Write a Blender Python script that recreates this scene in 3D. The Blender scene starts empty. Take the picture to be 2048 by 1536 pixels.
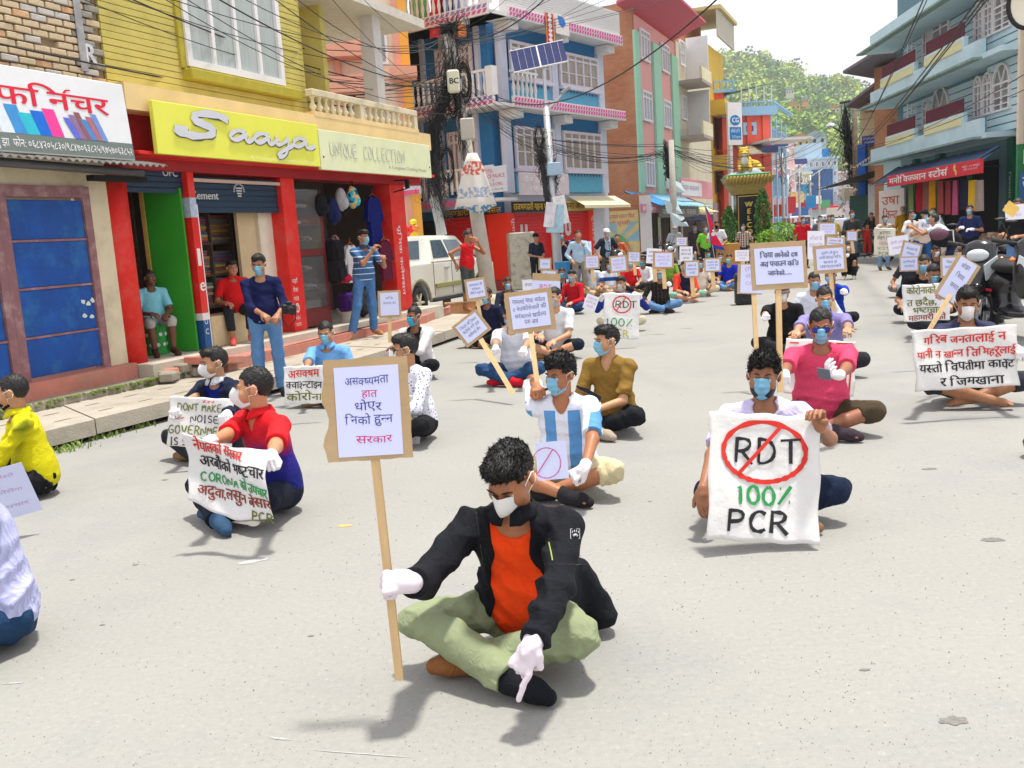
import bpy,math,random
import numpy as np
import openvdb
from mathutils import Vector,Matrix
random.seed(7);rng=np.random.RandomState(7)
SC=bpy.context.scene;COL=SC.collection
R=math.radians;PI=math.pi
# ---------------- camera ----------------
PW,PH,PF=2048,1536,1900.0
CAM=np.array([0,0,1.6])
_p=math.atan(292/PF);_r=R(3.7)
FW=np.array([0,math.cos(_p),-math.sin(_p)]);_rt=np.array([1.,0,0]);_up=np.cross(_rt,FW)
RT=math.cos(_r)*_rt-math.sin(_r)*_up;UP=math.cos(_r)*_up+math.sin(_r)*_rt
cd=bpy.data.cameras.new('camera');co=bpy.data.objects.new('camera',cd);COL.objects.link(co)
cd.sensor_width=36;cd.lens=36*PF/PW;cd.clip_end=6000;cd.clip_start=.05
M=Matrix((RT,UP,-FW)).transposed().to_4x4();M.translation=Vector(CAM);co.matrix_world=M
SC.camera=co
# ---------------- sky, sun, exposure ----------------
SUN_EL,SUN_AZ=R(80),R(75)
w=bpy.data.worlds.new('World');SC.world=w;w.use_nodes=True
nt=w.node_tree;nt.nodes.clear()
n_out=nt.nodes.new('ShaderNodeOutputWorld');n_bg=nt.nodes.new('ShaderNodeBackground')
sky=nt.nodes.new('ShaderNodeTexSky');sky.sky_type='NISHITA';sky.sun_disc=False
sky.sun_elevation=SUN_EL;sky.sun_rotation=SUN_AZ;sky.air_density=1.2;sky.dust_density=3
n_bg.inputs[1].default_value=.1
ns=nt.nodes.new('ShaderNodeTexNoise');ns.inputs['Scale'].default_value=1.7;ns.inputs['Detail'].default_value=5
cr=nt.nodes.new('ShaderNodeMapRange');cr.inputs[1].default_value=.3;cr.inputs[2].default_value=.6;cr.inputs[3].default_value=.86;cr.inputs[4].default_value=1
mx=nt.nodes.new('ShaderNodeMix');mx.data_type='RGBA'
mx.inputs[7].default_value=(10.2,10.0,10.5,1)
L=nt.links.new
L(ns.outputs[0],cr.inputs[0]);L(cr.outputs[0],mx.inputs[0]);L(sky.outputs[0],mx.inputs[6]);L(mx.outputs[2],n_bg.inputs[0]);L(n_bg.outputs[0],n_out.inputs[0])
sl=bpy.data.lights.new('sun','SUN');sl.energy=4.2;sl.angle=R(4.5);sl.color=(1,.95,.86)
so=bpy.data.objects.new('sun',sl);COL.objects.link(so)
_sd=Vector((math.sin(SUN_AZ)*math.cos(SUN_EL),math.cos(SUN_AZ)*math.cos(SUN_EL),math.sin(SUN_EL)))
so.rotation_euler=_sd.to_track_quat('Z','Y').to_euler();so.location=(0,0,40)
SC.view_settings.view_transform='Standard';SC.view_settings.look='None'
SC.view_settings.exposure=0.27;SC.view_settings.gamma=1;SC.view_settings.use_curve_mapping=False
try:SC.cycles.max_bounces=6;SC.cycles.use_denoising=True
except Exception:pass

# ---------------- placing helpers ----------------
def ray(x,y):return FW+RT*((x-PW/2)/PF)-UP*((y-PH/2)/PF)
def G(x,y,z=0.):
    d=ray(x,y);return CAM+d*((z-CAM[2])/d[2])
def D(x,y,dist):
    return CAM+ray(x,y)*dist
def depth(p):return float((np.asarray(p,float)-CAM)@FW)
def proj(p):
    v=np.asarray(p,float)-CAM;q=v@FW
    return PW/2+PF*(v@RT)/q,PH/2-PF*(v@UP)/q
class Fac:
    def __init__(s,o,az,flip=1):
        a=R(az);s.o=np.array([o[0],o[1],0.]);s.u=np.array([math.sin(a),math.cos(a),0]);s.n=np.array([math.cos(a),-math.sin(a),0])*flip
    def px(s,x,y,off=0.):
        d=ray(x,y);t=((s.o+s.n*off-CAM)@s.n)/(d@s.n);p=CAM+d*t-s.o
        return float(p@s.u),float(p[2])
    def mat(s,ss=0,nn=0,z=0):
        p=s.o+s.u*ss+s.n*nn
        m=Matrix((s.u,-s.n,(0,0,1))).transposed().to_4x4()
        if m.determinant()<0:m=Matrix((-s.u,-s.n,(0,0,1))).transposed().to_4x4()
        m.translation=Vector((p[0],p[1],z));return m
    def w(s,ss,nn,z):return s.o+s.u*ss+s.n*nn+np.array([0,0,z])

# ---------------- materials ----------------
MATS={}
def lin(c):return tuple(((v/12.92)if v<=.04045 else((v+.055)/1.055)**2.4)for v in c[:3])
def hx(s):return lin(tuple(int(s[i:i+2],16)/255 for i in(0,2,4)))
def nodes(m):
    m.use_nodes=True;return m.node_tree.nodes,m.node_tree.links,m.node_tree.nodes['Principled BSDF']
def mat(name,col,rough=.75,var=.12,scale=6,bump=.15,bscale=None,metal=0,dirt=None,dscale=1.2,damt=.4,spec=.35,alpha=1,stretch=None,emit=0,trans=0,bdist=.01,sub=0,ring=None):
    key=name
    if key in MATS:return MATS[key]
    if isinstance(col,str):col=hx(col)
    m=bpy.data.materials.new(name);MATS[key]=m
    N,K,b=nodes(m)
    b.inputs['Roughness'].default_value=rough;b.inputs['Metallic'].default_value=metal
    b.inputs['Specular IOR Level'].default_value=spec
    if trans:b.inputs['Transmission Weight'].default_value=trans;b.inputs['IOR'].default_value=1.3
    tc=N.new('ShaderNodeTexCoord');mp=N.new('ShaderNodeMapping');K.new(tc.outputs['Object'],mp.inputs[0])
    if stretch:mp.inputs['Scale'].default_value=stretch
    base=tuple(col)+(1,)
    if var:
        n=N.new('ShaderNodeTexNoise');n.inputs['Scale'].default_value=scale;n.inputs['Detail'].default_value=6;n.inputs['Roughness'].default_value=.65
        K.new(mp.outputs[0],n.inputs[0])
        r=N.new('ShaderNodeMapRange');r.inputs[1].default_value=.25;r.inputs[2].default_value=.75;K.new(n.outputs[0],r.inputs[0])
        x=N.new('ShaderNodeMix');x.data_type='RGBA';K.new(r.outputs[0],x.inputs[0])
        x.inputs[6].default_value=tuple(max(0,c*(1-var))for c in col)+(1,);x.inputs[7].default_value=tuple(min(1,c*(1+var))for c in col)+(1,)
        outc=x.outputs[2]
        if dirt is not None:
            if isinstance(dirt,str):dirt=hx(dirt)
            n2=N.new('ShaderNodeTexNoise');n2.inputs['Scale'].default_value=dscale;n2.inputs['Detail'].default_value=9;n2.inputs['Roughness'].default_value=.7
            K.new(mp.outputs[0],n2.inputs[0])
            r2=N.new('ShaderNodeMapRange');r2.inputs[1].default_value=.5;r2.inputs[2].default_value=.72;r2.inputs[4].default_value=damt;K.new(n2.outputs[0],r2.inputs[0])
            x2=N.new('ShaderNodeMix');x2.data_type='RGBA';K.new(r2.outputs[0],x2.inputs[0]);K.new(outc,x2.inputs[6]);x2.inputs[7].default_value=tuple(dirt)+(1,)
            outc=x2.outputs[2]
        K.new(outc,b.inputs['Base Color'])
    else:b.inputs['Base Color'].default_value=base
    if bump:
        n3=N.new('ShaderNodeTexNoise');n3.inputs['Scale'].default_value=bscale or scale*4;n3.inputs['Detail'].default_value=5
        K.new(mp.outputs[0],n3.inputs[0])
        bp=N.new('ShaderNodeBump');bp.inputs['Strength'].default_value=bump;bp.inputs['Distance'].default_value=bdist
        K.new(n3.outputs[0],bp.inputs['Height']);K.new(bp.outputs[0],b.inputs['Normal'])
    if emit:b.inputs['Emission Color'].default_value=base;b.inputs['Emission Strength'].default_value=emit
    if sub:b.inputs['Subsurface Weight'].default_value=sub;b.inputs['Subsurface Radius'].default_value=(.012,.005,.003)
    return m
def creases(N,K,b,co_,amt):
    n1=N.new('ShaderNodeTexNoise');n1.inputs['Scale'].default_value=9;n1.inputs['Detail'].default_value=3;n1.inputs['Distortion'].default_value=2.2;K.new(co_,n1.inputs[0])
    ab=N.new('ShaderNodeMath');ab.operation='SUBTRACT';K.new(n1.outputs[0],ab.inputs[0]);ab.inputs[1].default_value=.5
    a2=N.new('ShaderNodeMath');a2.operation='ABSOLUTE';K.new(ab.outputs[0],a2.inputs[0])
    n2=N.new('ShaderNodeTexNoise');n2.inputs['Scale'].default_value=420;K.new(co_,n2.inputs[0])
    a3=N.new('ShaderNodeMath');a3.operation='MULTIPLY_ADD';K.new(n2.outputs[0],a3.inputs[0]);a3.inputs[1].default_value=.035;K.new(a2.outputs[0],a3.inputs[2])
    bp=N.new('ShaderNodeBump');bp.inputs['Strength'].default_value=amt;bp.inputs['Distance'].default_value=.05
    K.new(a3.outputs[0],bp.inputs['Height']);K.new(bp.outputs[0],b.inputs['Normal'])
def pmat(name,fn,rough=.8,bump=None):
    if name in MATS:return MATS[name]
    m=bpy.data.materials.new(name);MATS[name]=m
    N,K,b=nodes(m);b.inputs['Roughness'].default_value=rough;b.inputs['Specular IOR Level'].default_value=.25
    tc=N.new('ShaderNodeTexCoord');K.new(fn(N,K,tc.outputs['Object']),b.inputs['Base Color'])
    creases(N,K,b,tc.outputs['Object'],bump if bump is not None else.32)
    return m
def ramp(N,K,sock,stops,interp='CONSTANT'):
    r=N.new('ShaderNodeValToRGB');r.color_ramp.interpolation=interp;e=r.color_ramp.elements
    while len(e)<len(stops):e.new(.5)
    for i,(p,c)in enumerate(stops):e[i].position=p;e[i].color=tuple(hx(c)if isinstance(c,str)else c)+(1,)
    K.new(sock,r.inputs[0]);return r.outputs[0]
def axis(N,K,co,i,mul=1.,add=0.,frac=False):
    s=N.new('ShaderNodeSeparateXYZ');K.new(co,s.inputs[0])
    m_=N.new('ShaderNodeMath');m_.operation='MULTIPLY_ADD';K.new(s.outputs[i],m_.inputs[0]);m_.inputs[1].default_value=mul;m_.inputs[2].default_value=add
    if frac:
        f=N.new('ShaderNodeMath');f.operation='FRACT';K.new(m_.outputs[0],f.inputs[0]);return f.outputs[0]
    return m_.outputs[0]
def mixc(N,K,fac,a,b):
    x=N.new('ShaderNodeMix');x.data_type='RGBA'
    for s,v in((0,fac),(6,a),(7,b)):
        if hasattr(v,'node'):K.new(v,x.inputs[s])
        else:x.inputs[s].default_value=v if s==0 else tuple(hx(v)if isinstance(v,str)else v)+(1,)
    return x.outputs[2]

# ---------------- objects ----------------
def link(o,parent=None):
    COL.objects.link(o)
    if parent is not None:o.parent=parent
    return o
def tag(o,label=None,cat=None,group=None,kind=None):
    if label:o['label']=label
    if cat:o['category']=cat
    if group:o['group']=group
    if kind:o['kind']=kind
    return o
def empty(name,loc=(0,0,0),rz=0,label=None,cat=None,group=None,mtx=None):
    o=link(bpy.data.objects.new(name,None));o.empty_display_size=.2
    if mtx is not None:o.matrix_world=mtx
    else:o.location=tuple(loc);o.rotation_euler=(0,0,rz)
    return tag(o,label,cat,group)
def mesh_obj(name,V,F,m=None,parent=None,smooth=False,loc=None):
    me=bpy.data.meshes.new(name)
    if isinstance(V,np.ndarray)and isinstance(F,np.ndarray):
        nv,nf,k=len(V),len(F),F.shape[1]
        me.vertices.add(nv);me.vertices.foreach_set('co',V.astype(np.float32).ravel())
        me.loops.add(nf*k);me.loops.foreach_set('vertex_index',F.astype(np.int32).ravel())
        me.polygons.add(nf);me.polygons.foreach_set('loop_start',np.arange(0,nf*k,k,dtype=np.int32))
        me.update(calc_edges=True)
    else:me.from_pydata([tuple(v)for v in V],[],F)
    if m is not None:
        for q in(m if isinstance(m,(list,tuple))else[m]):me.materials.append(q)
    if smooth:me.polygons.foreach_set('use_smooth',[True]*len(me.polygons))
    o=bpy.data.objects.new(name,me);link(o,parent)
    if loc is not None:o.location=tuple(loc)
    return o
class MB:
    def __init__(s):s.V=[];s.F=[];s.I=[];s.mi=0;s.T=None
    def add(s,V,F):
        b=len(s.V)
        if s.T is not None:V=[tuple(s.T@Vector(v))for v in V]
        s.V+=[tuple(v)for v in V];s.F+=[tuple(b+i for i in f)for f in F];s.I+=[s.mi]*len(F);return s
    def box(s,x0,x1,y0,y1,z0,z1,M=None):
        if x0>x1:x0,x1=x1,x0
        if y0>y1:y0,y1=y1,y0
        if z0>z1:z0,z1=z1,z0
        V=[(x,y,z)for x in(x0,x1)for y in(y0,y1)for z in(z0,z1)]
        if M is not None:V=[tuple(M@Vector(v))for v in V]
        return s.add(V,[(0,1,3,2),(4,6,7,5),(0,4,5,1),(2,3,7,6),(0,2,6,4),(1,5,7,3)])
    def bbox(s,x0,x1,y0,y1,z0,z1,c=.01):
        c=min(c,(x1-x0)*.45,(y1-y0)*.45,(z1-z0)*.45)
        V=[];
        for(z,k)in((z0,c),(z0+c,0),(z1-c,0),(z1,c)):
            V+=[(x0+k+c*(k==0),y0+k,z),(x1-k-c*(k==0),y0+k,z),(x1-k,y0+k+c*(k==0),z),(x1-k,y1-k-c*(k==0),z),
                  (x1-k-c*(k==0),y1-k,z),(x0+k+c*(k==0),y1-k,z),(x0+k,y1-k-c*(k==0),z),(x0+k,y0+k+c*(k==0),z)]
        F=[tuple(range(7,-1,-1)),tuple(range(24,32))]
        for r in range(3):
            for i in range(8):F.append((r*8+i,r*8+(i+1)%8,r*8+8+(i+1)%8,r*8+8+i))
        return s.add(V,F)
    def tube(s,pts,r,n=8,cap=True,r2=None,flat=1.):
        pts=[Vector(p)for p in pts];m=len(pts);V=[];F=[]
        prev=None
        for i,p in enumerate(pts):
            t=(pts[min(i+1,m-1)]-pts[max(i-1,0)]).normalized()
            if prev is None:a=Vector((0,0,1))if abs(t.z)<.9 else Vector((1,0,0));prev=t.cross(a).normalized()
            e1=(prev-t*prev.dot(t)).normalized();e2=t.cross(e1);prev=e1
            rr=r[i]if isinstance(r,(list,tuple))else(r+(r2-r)*i/(m-1)if r2 is not None else r)
            for k in range(n):
                a=2*PI*k/n;V.append(p+e1*(rr*math.cos(a))+e2*(rr*flat*math.sin(a)))
        for i in range(m-1):
            for k in range(n):F.append((i*n+k,i*n+(k+1)%n,(i+1)*n+(k+1)%n,(i+1)*n+k))
        if cap:F.append(tuple(range(n-1,-1,-1)));F.append(tuple((m-1)*n+k for k in range(n)))
        return s.add(V,F)
    def lathe(s,prof,c=(0,0,0),n=12,sx=1,sy=1):
        V=[];F=[];m=len(prof)
        for r,z in prof:
            for k in range(n):a=2*PI*k/n;V.append((c[0]+r*sx*math.cos(a),c[1]+r*sy*math.sin(a),c[2]+z))
        for i in range(m-1):
            for k in range(n):F.append((i*n+k,i*n+(k+1)%n,(i+1)*n+(k+1)%n,(i+1)*n+k))
        F.append(tuple(range(n-1,-1,-1)));F.append(tuple((m-1)*n+k for k in range(n)))
        return s.add(V,F)
    def prism(s,poly,y0,y1):
        n=len(poly);V=[(x,y0,z)for x,z in poly]+[(x,y1,z)for x,z in poly]
        return s.add(V,[tuple(range(n)),tuple(range(2*n-1,n-1,-1))]+[(i,i+n,(i+1)%n+n,(i+1)%n)for i in range(n)])
    def build(s,name,m,parent=None,smooth=False,loc=None,rz=None,mtx=None):
        o=mesh_obj(name,s.V,s.F,m,parent,smooth,loc)
        if rz is not None:o.rotation_euler=(0,0,rz)
        if mtx is not None:o.matrix_world=mtx
        if isinstance(m,(list,tuple))and len(m)>1:o.data.polygons.foreach_set('material_index',s.I)
        return o
def box(name,m,parent,x0,x1,y0,y1,z0,z1,ch=0):
    b=MB()
    if ch:b.bbox(min(x0,x1),max(x0,x1),min(y0,y1),max(y0,y1),min(z0,z1),max(z0,z1),ch)
    else:b.box(x0,x1,y0,y1,z0,z1)
    return b.build(name,m,parent)
def dup(o,parent=None,loc=None,mtx=None,**tags):
    c=o.copy();link(c,parent)
    for ch in o.children:dup(ch,c)
    if loc is not None:c.location=tuple(loc)
    if mtx is not None:c.matrix_world=mtx
    if tags:tag(c,**tags)
    return c

# ---------------- lettering ----------------
_GC={}
def glyph(ch):
    if ch in _GC:return _GC[ch]
    def geo(t):
        c=bpy.data.curves.new('g','FONT');c.body=t;c.resolution_u=3;c.fill_mode='FRONT'
        o=bpy.data.objects.new('g',c);COL.objects.link(o);bpy.context.view_layer.update()
        m_=bpy.data.meshes.new_from_object(o.evaluated_get(bpy.context.evaluated_depsgraph_get()))
        V=np.array([v.co[:2]for v in m_.vertices]).reshape(-1,2);F=[tuple(p.vertices)for p in m_.polygons]
        bpy.data.objects.remove(o);bpy.data.curves.remove(c);bpy.data.meshes.remove(m_);return V,F
    V,F=geo(ch);a,_=geo(ch+'|');b,_=geo('|')
    adv=(a[:,0].max()-b[:,0].max())if len(a)else.3
    _GC[ch]=(V,F,float(adv));return _GC[ch]
def _clip(V,F,xm):
    nV=[];nF=[]
    for f in F:
        P=[V[i]for i in f];out=[]
        for i in range(len(P)):
            a,b=P[i],P[(i+1)%len(P)]
            if a[0]<=xm:out.append(a)
            if(a[0]<=xm)!=(b[0]<=xm):t=(xm-a[0])/(b[0]-a[0]);out.append(a+(b-a)*t)
        if len(out)>2:nF.append(tuple(range(len(nV),len(nV)+len(out))));nV+=out
    return np.array(nV).reshape(-1,2),nF
def word_geo(txt,jitter=0,seed=0):
    rs=random.Random(seed or hash(len(txt)))
    V=[];F=[];x=0;i=0;cons_x=0
    def put(g,ox,oy=0,ang=0,sc=1):
        gV,gF,_=g;b=len(V);ca,sa=math.cos(ang),math.sin(ang)
        for p in gV:V.append((ox+(p[0]*ca-p[1]*sa)*sc,oy+(p[0]*sa+p[1]*ca)*sc))
        for f in gF:F.append(tuple(b+k for k in f))
    cl=[];n=len(txt)
    while i<n:
        c=txt[i];o=ord(c)
        if 0x915<=o<=0x939:
            halves=[];
            while i+1<n and txt[i+1]=='\u094d' and i+2<n:halves.append(txt[i]);i+=2
            base=txt[i];i+=1;marks=''
            while i<n and(0x901<=ord(txt[i])<=0x903 or 0x93e<=ord(txt[i])<=0x94d):marks+=txt[i];i+=1
            cl.append((halves,base,marks))
        else:cl.append(([],c,''));i+=1
    for halves,base,marks in cl:
        jy=rs.uniform(-jitter,jitter)*.05;ja=rs.uniform(-jitter,jitter)*.06;js=1+rs.uniform(-jitter,jitter)*.08
        reph=False
        if halves and halves[0]=='र':reph=True;halves=halves[1:]
        if 'ि' in marks:g=glyph('ि');put(g,x,jy,0,js);x+=(g[2]-.05)*js;marks=marks.replace('ि','')
        tail_ra=base=='र' and halves
        if tail_ra:base=halves.pop()
        for h in halves:
            gV,gF,a=glyph(h);xm=a-.155;hv,hf=_clip(gV,gF,xm);put((hv,hf,0),x,jy,0,js);x+=(a-.15)*js
        g=glyph(base);put(g,x,jy,ja if ord(base)<0x900 else ja*.4,js);bx=x;x+=g[2]*js
        if tail_ra:put((np.array([(.02,.02),(.3,.16),(.3,.10),(.06,-.04)]),[(0,3,2,1)],0),bx+.1,jy)
        if reph:put((np.array([(-.1,.66),(-.02,.8),(.1,.82),(.1,.77),(.0,.75),(-.04,.66)]),[(0,5,4,1),(1,4,3,2)],0),x-.05,jy)
        for m_ in marks:
            g=glyph(m_);put(g,x,jy,0,js);x+=g[2]*js
    return np.array(V).reshape(-1,2),F,x
def text(parent,name,s,x,z,h,m,y=-.004,w=None,jitter=0,slant=0,rot=0,align='L',seed=1,thick=0.,bold=0,mirror=False):
    """flat print on the local x-z plane; x,z = start of the baseline, h = letter height"""
    V,F,wd=word_geo(s,jitter,seed)
    if not len(V):return None
    sc=h/.68;sx=(w/wd)if w else sc
    X=V[:,0]*sx+V[:,1]*sc*slant;Z=V[:,1]*sc
    if align=='C':X=X-wd*sx/2
    if align=='R':X=X-wd*sx
    if mirror:X=-X
    c,sn=math.cos(rot),math.sin(rot)
    P=np.stack([x+X*c-Z*sn,np.full(len(X),y),z+X*sn+Z*c],1)
    if bold:
        k=len(P);P=np.concatenate([P,P+np.array([bold,-.0004,bold*.3])]);F=list(F)+[tuple(i+k for i in f)for f in F]
    return mesh_obj(name,P.tolist(),F,m,parent)
SF={
 'A':[[(0,0),(.5,1),(1,0)],[(.2,.4),(.8,.4)]],'B':[[(0,0),(0,1),(.7,.95),(.75,.6),(0,.5)],[(0,.5),(.9,.4),(.85,.05),(0,0)]],
 'C':[[(.95,.85),(.6,1),(.2,.85),(0,.5),(.15,.12),(.6,0),(.95,.15)]],'D':[[(0,0),(0,1)],[(-.1,1),(.6,.95),(.95,.6),(.85,.2),(.4,0),(0,0)]],
 'E':[[(1,1),(0,1),(0,0),(1,0)],[(0,.5),(.8,.5)]],'F':[[(1,1),(0,1),(0,0)],[(0,.5),(.8,.5)]],
 'G':[[(.95,.85),(.6,1),(.2,.85),(0,.5),(.15,.12),(.6,0),(.95,.2),(.95,.45),(.5,.45)]],'H':[[(0,0),(0,1)],[(1,0),(1,1)],[(0,.5),(1,.5)]],
 'I':[[(.5,0),(.5,1)],[(.2,1),(.8,1)],[(.2,0),(.8,0)]],'J':[[(.8,1),(.8,.2),(.4,0),(0,.2)]],'K':[[(0,0),(0,1)],[(.9,1),(0,.45),(.95,0)]],
 'L':[[(0,1),(0,0),(.9,0)]],'M':[[(0,0),(.1,1),(.5,.3),(.9,1),(1,0)]],'N':[[(0,0),(0,1),(1,0),(1,1)]],
 'O':[[(.5,1),(.12,.8),(0,.5),(.15,.15),(.5,0),(.88,.18),(1,.5),(.85,.85),(.5,1)]],'P':[[(0,0),(.05,1)],[(-.05,.97),(.7,.98),(.95,.75),(.7,.5),(.05,.45)]],
 'Q':[[(.5,1),(.1,.8),(0,.5),(.15,.15),(.5,0),(.9,.2),(1,.5),(.85,.85),(.5,1)],[(.6,.3),(1,-.1)]],
 'R':[[(0,0),(.05,1)],[(-.05,.97),(.7,.98),(.9,.75),(.6,.5),(.05,.45)],[(.35,.47),(1,-.05)]],'S':[[(.9,.85),(.5,1),(.1,.8),(.2,.55),(.8,.42),(.9,.15),(.5,0),(.05,.12)]],
 'T':[[(.5,0),(.5,.98)],[(-.1,.93),(1.1,1.02)]],'U':[[(0,1),(0,.2),(.5,0),(1,.2),(1,1)]],'V':[[(0,1),(.5,0),(1,1)]],'W':[[(0,1),(.25,0),(.5,.7),(.75,0),(1,1)]],
 'X':[[(0,0),(1,1)],[(0,1),(1,0)]],'Y':[[(0,1),(.5,.5),(1,1)],[(.5,.5),(.5,0)]],'Z':[[(0,1),(1,1),(0,0),(1,0)]],
 '1':[[(.2,.8),(.5,1),(.45,0)]],'0':[[(.5,1),(.12,.8),(0,.5),(.15,.15),(.5,0),(.88,.18),(1,.5),(.85,.85),(.5,1)]],'%':[[(0,0),(1,1)],[(.1,.85),(.2,.85)],[(.85,.15),(.95,.15)]],
 "'":[[(.5,1),(.4,.8)]],'&':[[(1,0),(.2,.8),(.5,1),(.7,.8),(.1,.3),(.4,0),(1,.5)]],' ':[]}
def ribbon(pts,wd,y):
    P=[np.array(p,float)for p in pts]
    if len(P)>2:
        Q=[P[0]]
        for i in range(len(P)-1):Q+=[P[i]*.75+P[i+1]*.25,P[i]*.25+P[i+1]*.75]
        Q.append(P[-1]);P=Q
    V=[];F=[]
    for i,p in enumerate(P):
        t=P[min(i+1,len(P)-1)]-P[max(i-1,0)];t=t/(np.linalg.norm(t)+1e-9);nrm=np.array([-t[1],t[0]])
        k=wd*.5*(1+.25*math.sin(i*1.9+p[0]*50))
        V+=[(p[0]+nrm[0]*k,y,p[1]+nrm[1]*k),(p[0]-nrm[0]*k,y-.0003,p[1]-nrm[1]*k)]
    for i in range(len(P)-1):F.append((2*i,2*i+1,2*i+3,2*i+2))
    return V,F
def brush(parent,name,s,x,z,h,m,wd=None,y=-.004,th=.12,gap=.35,jit=.05,rot=0,seed=3):
    rs=random.Random(seed);b=MB();wd=wd or h*.62;X=x;k=0
    for c in s:
        k+=1
        if c==' ':X+=wd*.7;continue
        dz=rs.uniform(-jit,jit)*h;dr=rs.uniform(-jit,jit)
        for st in SF[c]:
            V,F=ribbon([(X+(px_+dr*pz)*wd*(.55 if c in "1I'" else 1),z+dz+pz*h+(X-x)*rot)for px_,pz in st],th*h,y-k*.0002);b.add(V,F)
        X+=wd*(.55 if c in "1I'" else 1)+gap*wd
    return b.build(name,m,parent)
def strokes(parent,name,lst,m,wd,y=-.004):
    b=MB()
    for i,st in enumerate(lst):V,F=ribbon(st,wd,y-i*.0002);b.add(V,F)
    return b.build(name,m,parent)

# ---------------- figures: signed-distance bodies meshed with openvdb ----------------
def V3(*a):return np.array(a[0]if len(a)==1 else a,float)
def unit(v):return v/(np.linalg.norm(v)+1e-9)
def euler(yaw=0,pitch=0,roll=0):
    return np.array((Matrix.Rotation(R(yaw),3,'Z')@Matrix.Rotation(R(pitch),3,'X')@Matrix.Rotation(R(roll),3,'Y')))
class SDF:
    def __init__(s,lo,hi,res):
        s.lo=np.array(lo,float);s.res=res;s.n=np.ceil((np.array(hi)-s.lo)/res).astype(int)+1
        s.d=np.full(s.n,.25,np.float32)
    def _sl(s,lo,hi):
        a=np.clip(np.floor((np.array(lo)-s.lo)/s.res).astype(int),0,s.n);b=np.clip(np.ceil((np.array(hi)-s.lo)/s.res).astype(int)+1,0,s.n)
        if np.any(b-a<1):return None
        ax=[(s.lo[i]+np.arange(a[i],b[i])*s.res).astype(np.float32)for i in range(3)]
        return tuple(slice(a[i],b[i])for i in range(3)),(ax[0][:,None,None],ax[1][None,:,None],ax[2][None,None,:])
    def _in(s,sl,d,k):
        o=s.d[sl]
        if k>0:h=np.maximum(k-np.abs(o-d),0)/k;s.d[sl]=np.minimum(o,d)-h*h*(k*.25)
        else:s.d[sl]=np.minimum(o,d)
    def cap(s,a,b,r1,r2=None,k=.02,flat=0,sub=False,sq=None):
        a=V3(a);b=V3(b);r2=r1 if r2 is None else r2;pad=max(r1,r2)+k+3.5*s.res
        q=s._sl(np.minimum(a,b)-pad,np.maximum(a,b)+pad)
        if q is None:return
        sl,(X,Y,Z)=q;ba=b-a;L2=float(ba@ba)+1e-12
        px_,py_,pz_=X-a[0],Y-a[1],Z-a[2]
        t0=(px_*ba[0]+py_*ba[1]+pz_*ba[2])/L2;t=np.clip(t0,0,1)
        d=np.sqrt((px_-t*ba[0])**2+(py_-t*ba[1])**2+(pz_-t*ba[2])**2)-(r1+(r2-r1)*t)
        if flat:d=np.maximum(d,(t0-1)*math.sqrt(L2))
        if sub:
            o=s.d[sl];s.d[sl]=np.maximum(o,-d)
        else:s._in(sl,d,k)
    def ell(s,c,r,k=.02,rot=None,sub=False):
        c=V3(c);r=V3(r);m=float(r.max())+k+3.5*s.res
        q=s._sl(c-m,c+m)
        if q is None:return
        sl,(X,Y,Z)=q;P=[X-c[0],Y-c[1],Z-c[2]]
        if rot is not None:P=[rot[0,i]*P[0]+rot[1,i]*P[1]+rot[2,i]*P[2]for i in range(3)]
        A=[P[i]/r[i]for i in range(3)];k0=np.sqrt(A[0]**2+A[1]**2+A[2]**2);k1=np.sqrt((A[0]/r[0])**2+(A[1]/r[1])**2+(A[2]/r[2])**2)+1e-6
        d=k0*(k0-1)/k1
        if sub:
            o=s.d[sl];h=np.maximum(k-np.abs(o+d),0)/k if k>0 else 0;s.d[sl]=np.maximum(o,-d)+h*h*(k*.25)
        else:s._in(sl,d,k)
    def all(s,fn):
        ax=[(s.lo[i]+np.arange(s.n[i])*s.res).astype(np.float32)for i in range(3)]
        X,Y,Z=ax[0][:,None,None],ax[1][None,:,None],ax[2][None,None,:]
        s.d=fn(s.d,X,Y,Z).astype(np.float32)
    def folds(s,amp,f=22,seed=0,aniso=(1,1,1)):
        rs=np.random.RandomState(seed)
        ph=rs.uniform(0,6.28,8);dr=rs.normal(size=(8,3))*np.array(aniso);dr/=np.linalg.norm(dr,axis=1)[:,None]
        m=np.abs(s.d)<.03
        ii=np.nonzero(m)
        if not len(ii[0]):return
        P=np.stack([s.lo[i]+ii[i]*s.res for i in range(3)],1).astype(np.float32)
        wv=np.stack([np.sin(P@dr[i]*f*.35+ph[i])for i in range(3)],1)*.8
        v=0
        for i in range(3,8):
            v=v+(1-np.abs(np.sin(P@dr[i]*f*(.55+.3*i)+ph[i]+wv[:,i%3]*2.6))*1.7)/(1+.3*(i-3))
        s.d[ii]-=(amp*.62*v*(.55+.45*np.sin(P@dr[0]*9+ph[1]))).astype(np.float32)
    def mesh(s,name,m,parent,smooth=True):
        s.d[0]=s.d[-1]=.2;s.d[:,0]=s.d[:,-1]=.2;s.d[:,:,0]=s.d[:,:,-1]=.2
        g=openvdb.FloatGrid(.25);g.copyFromArray(np.ascontiguousarray(s.d.astype(np.float32)),tolerance=0.0)
        P,Q=g.convertToQuads(isovalue=0.0)
        if not len(P):return None
        return mesh_obj(name,s.lo+P*s.res,Q[:,::-1]if FLIPQ else Q,m,parent,smooth)
FLIPQ=False
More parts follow.
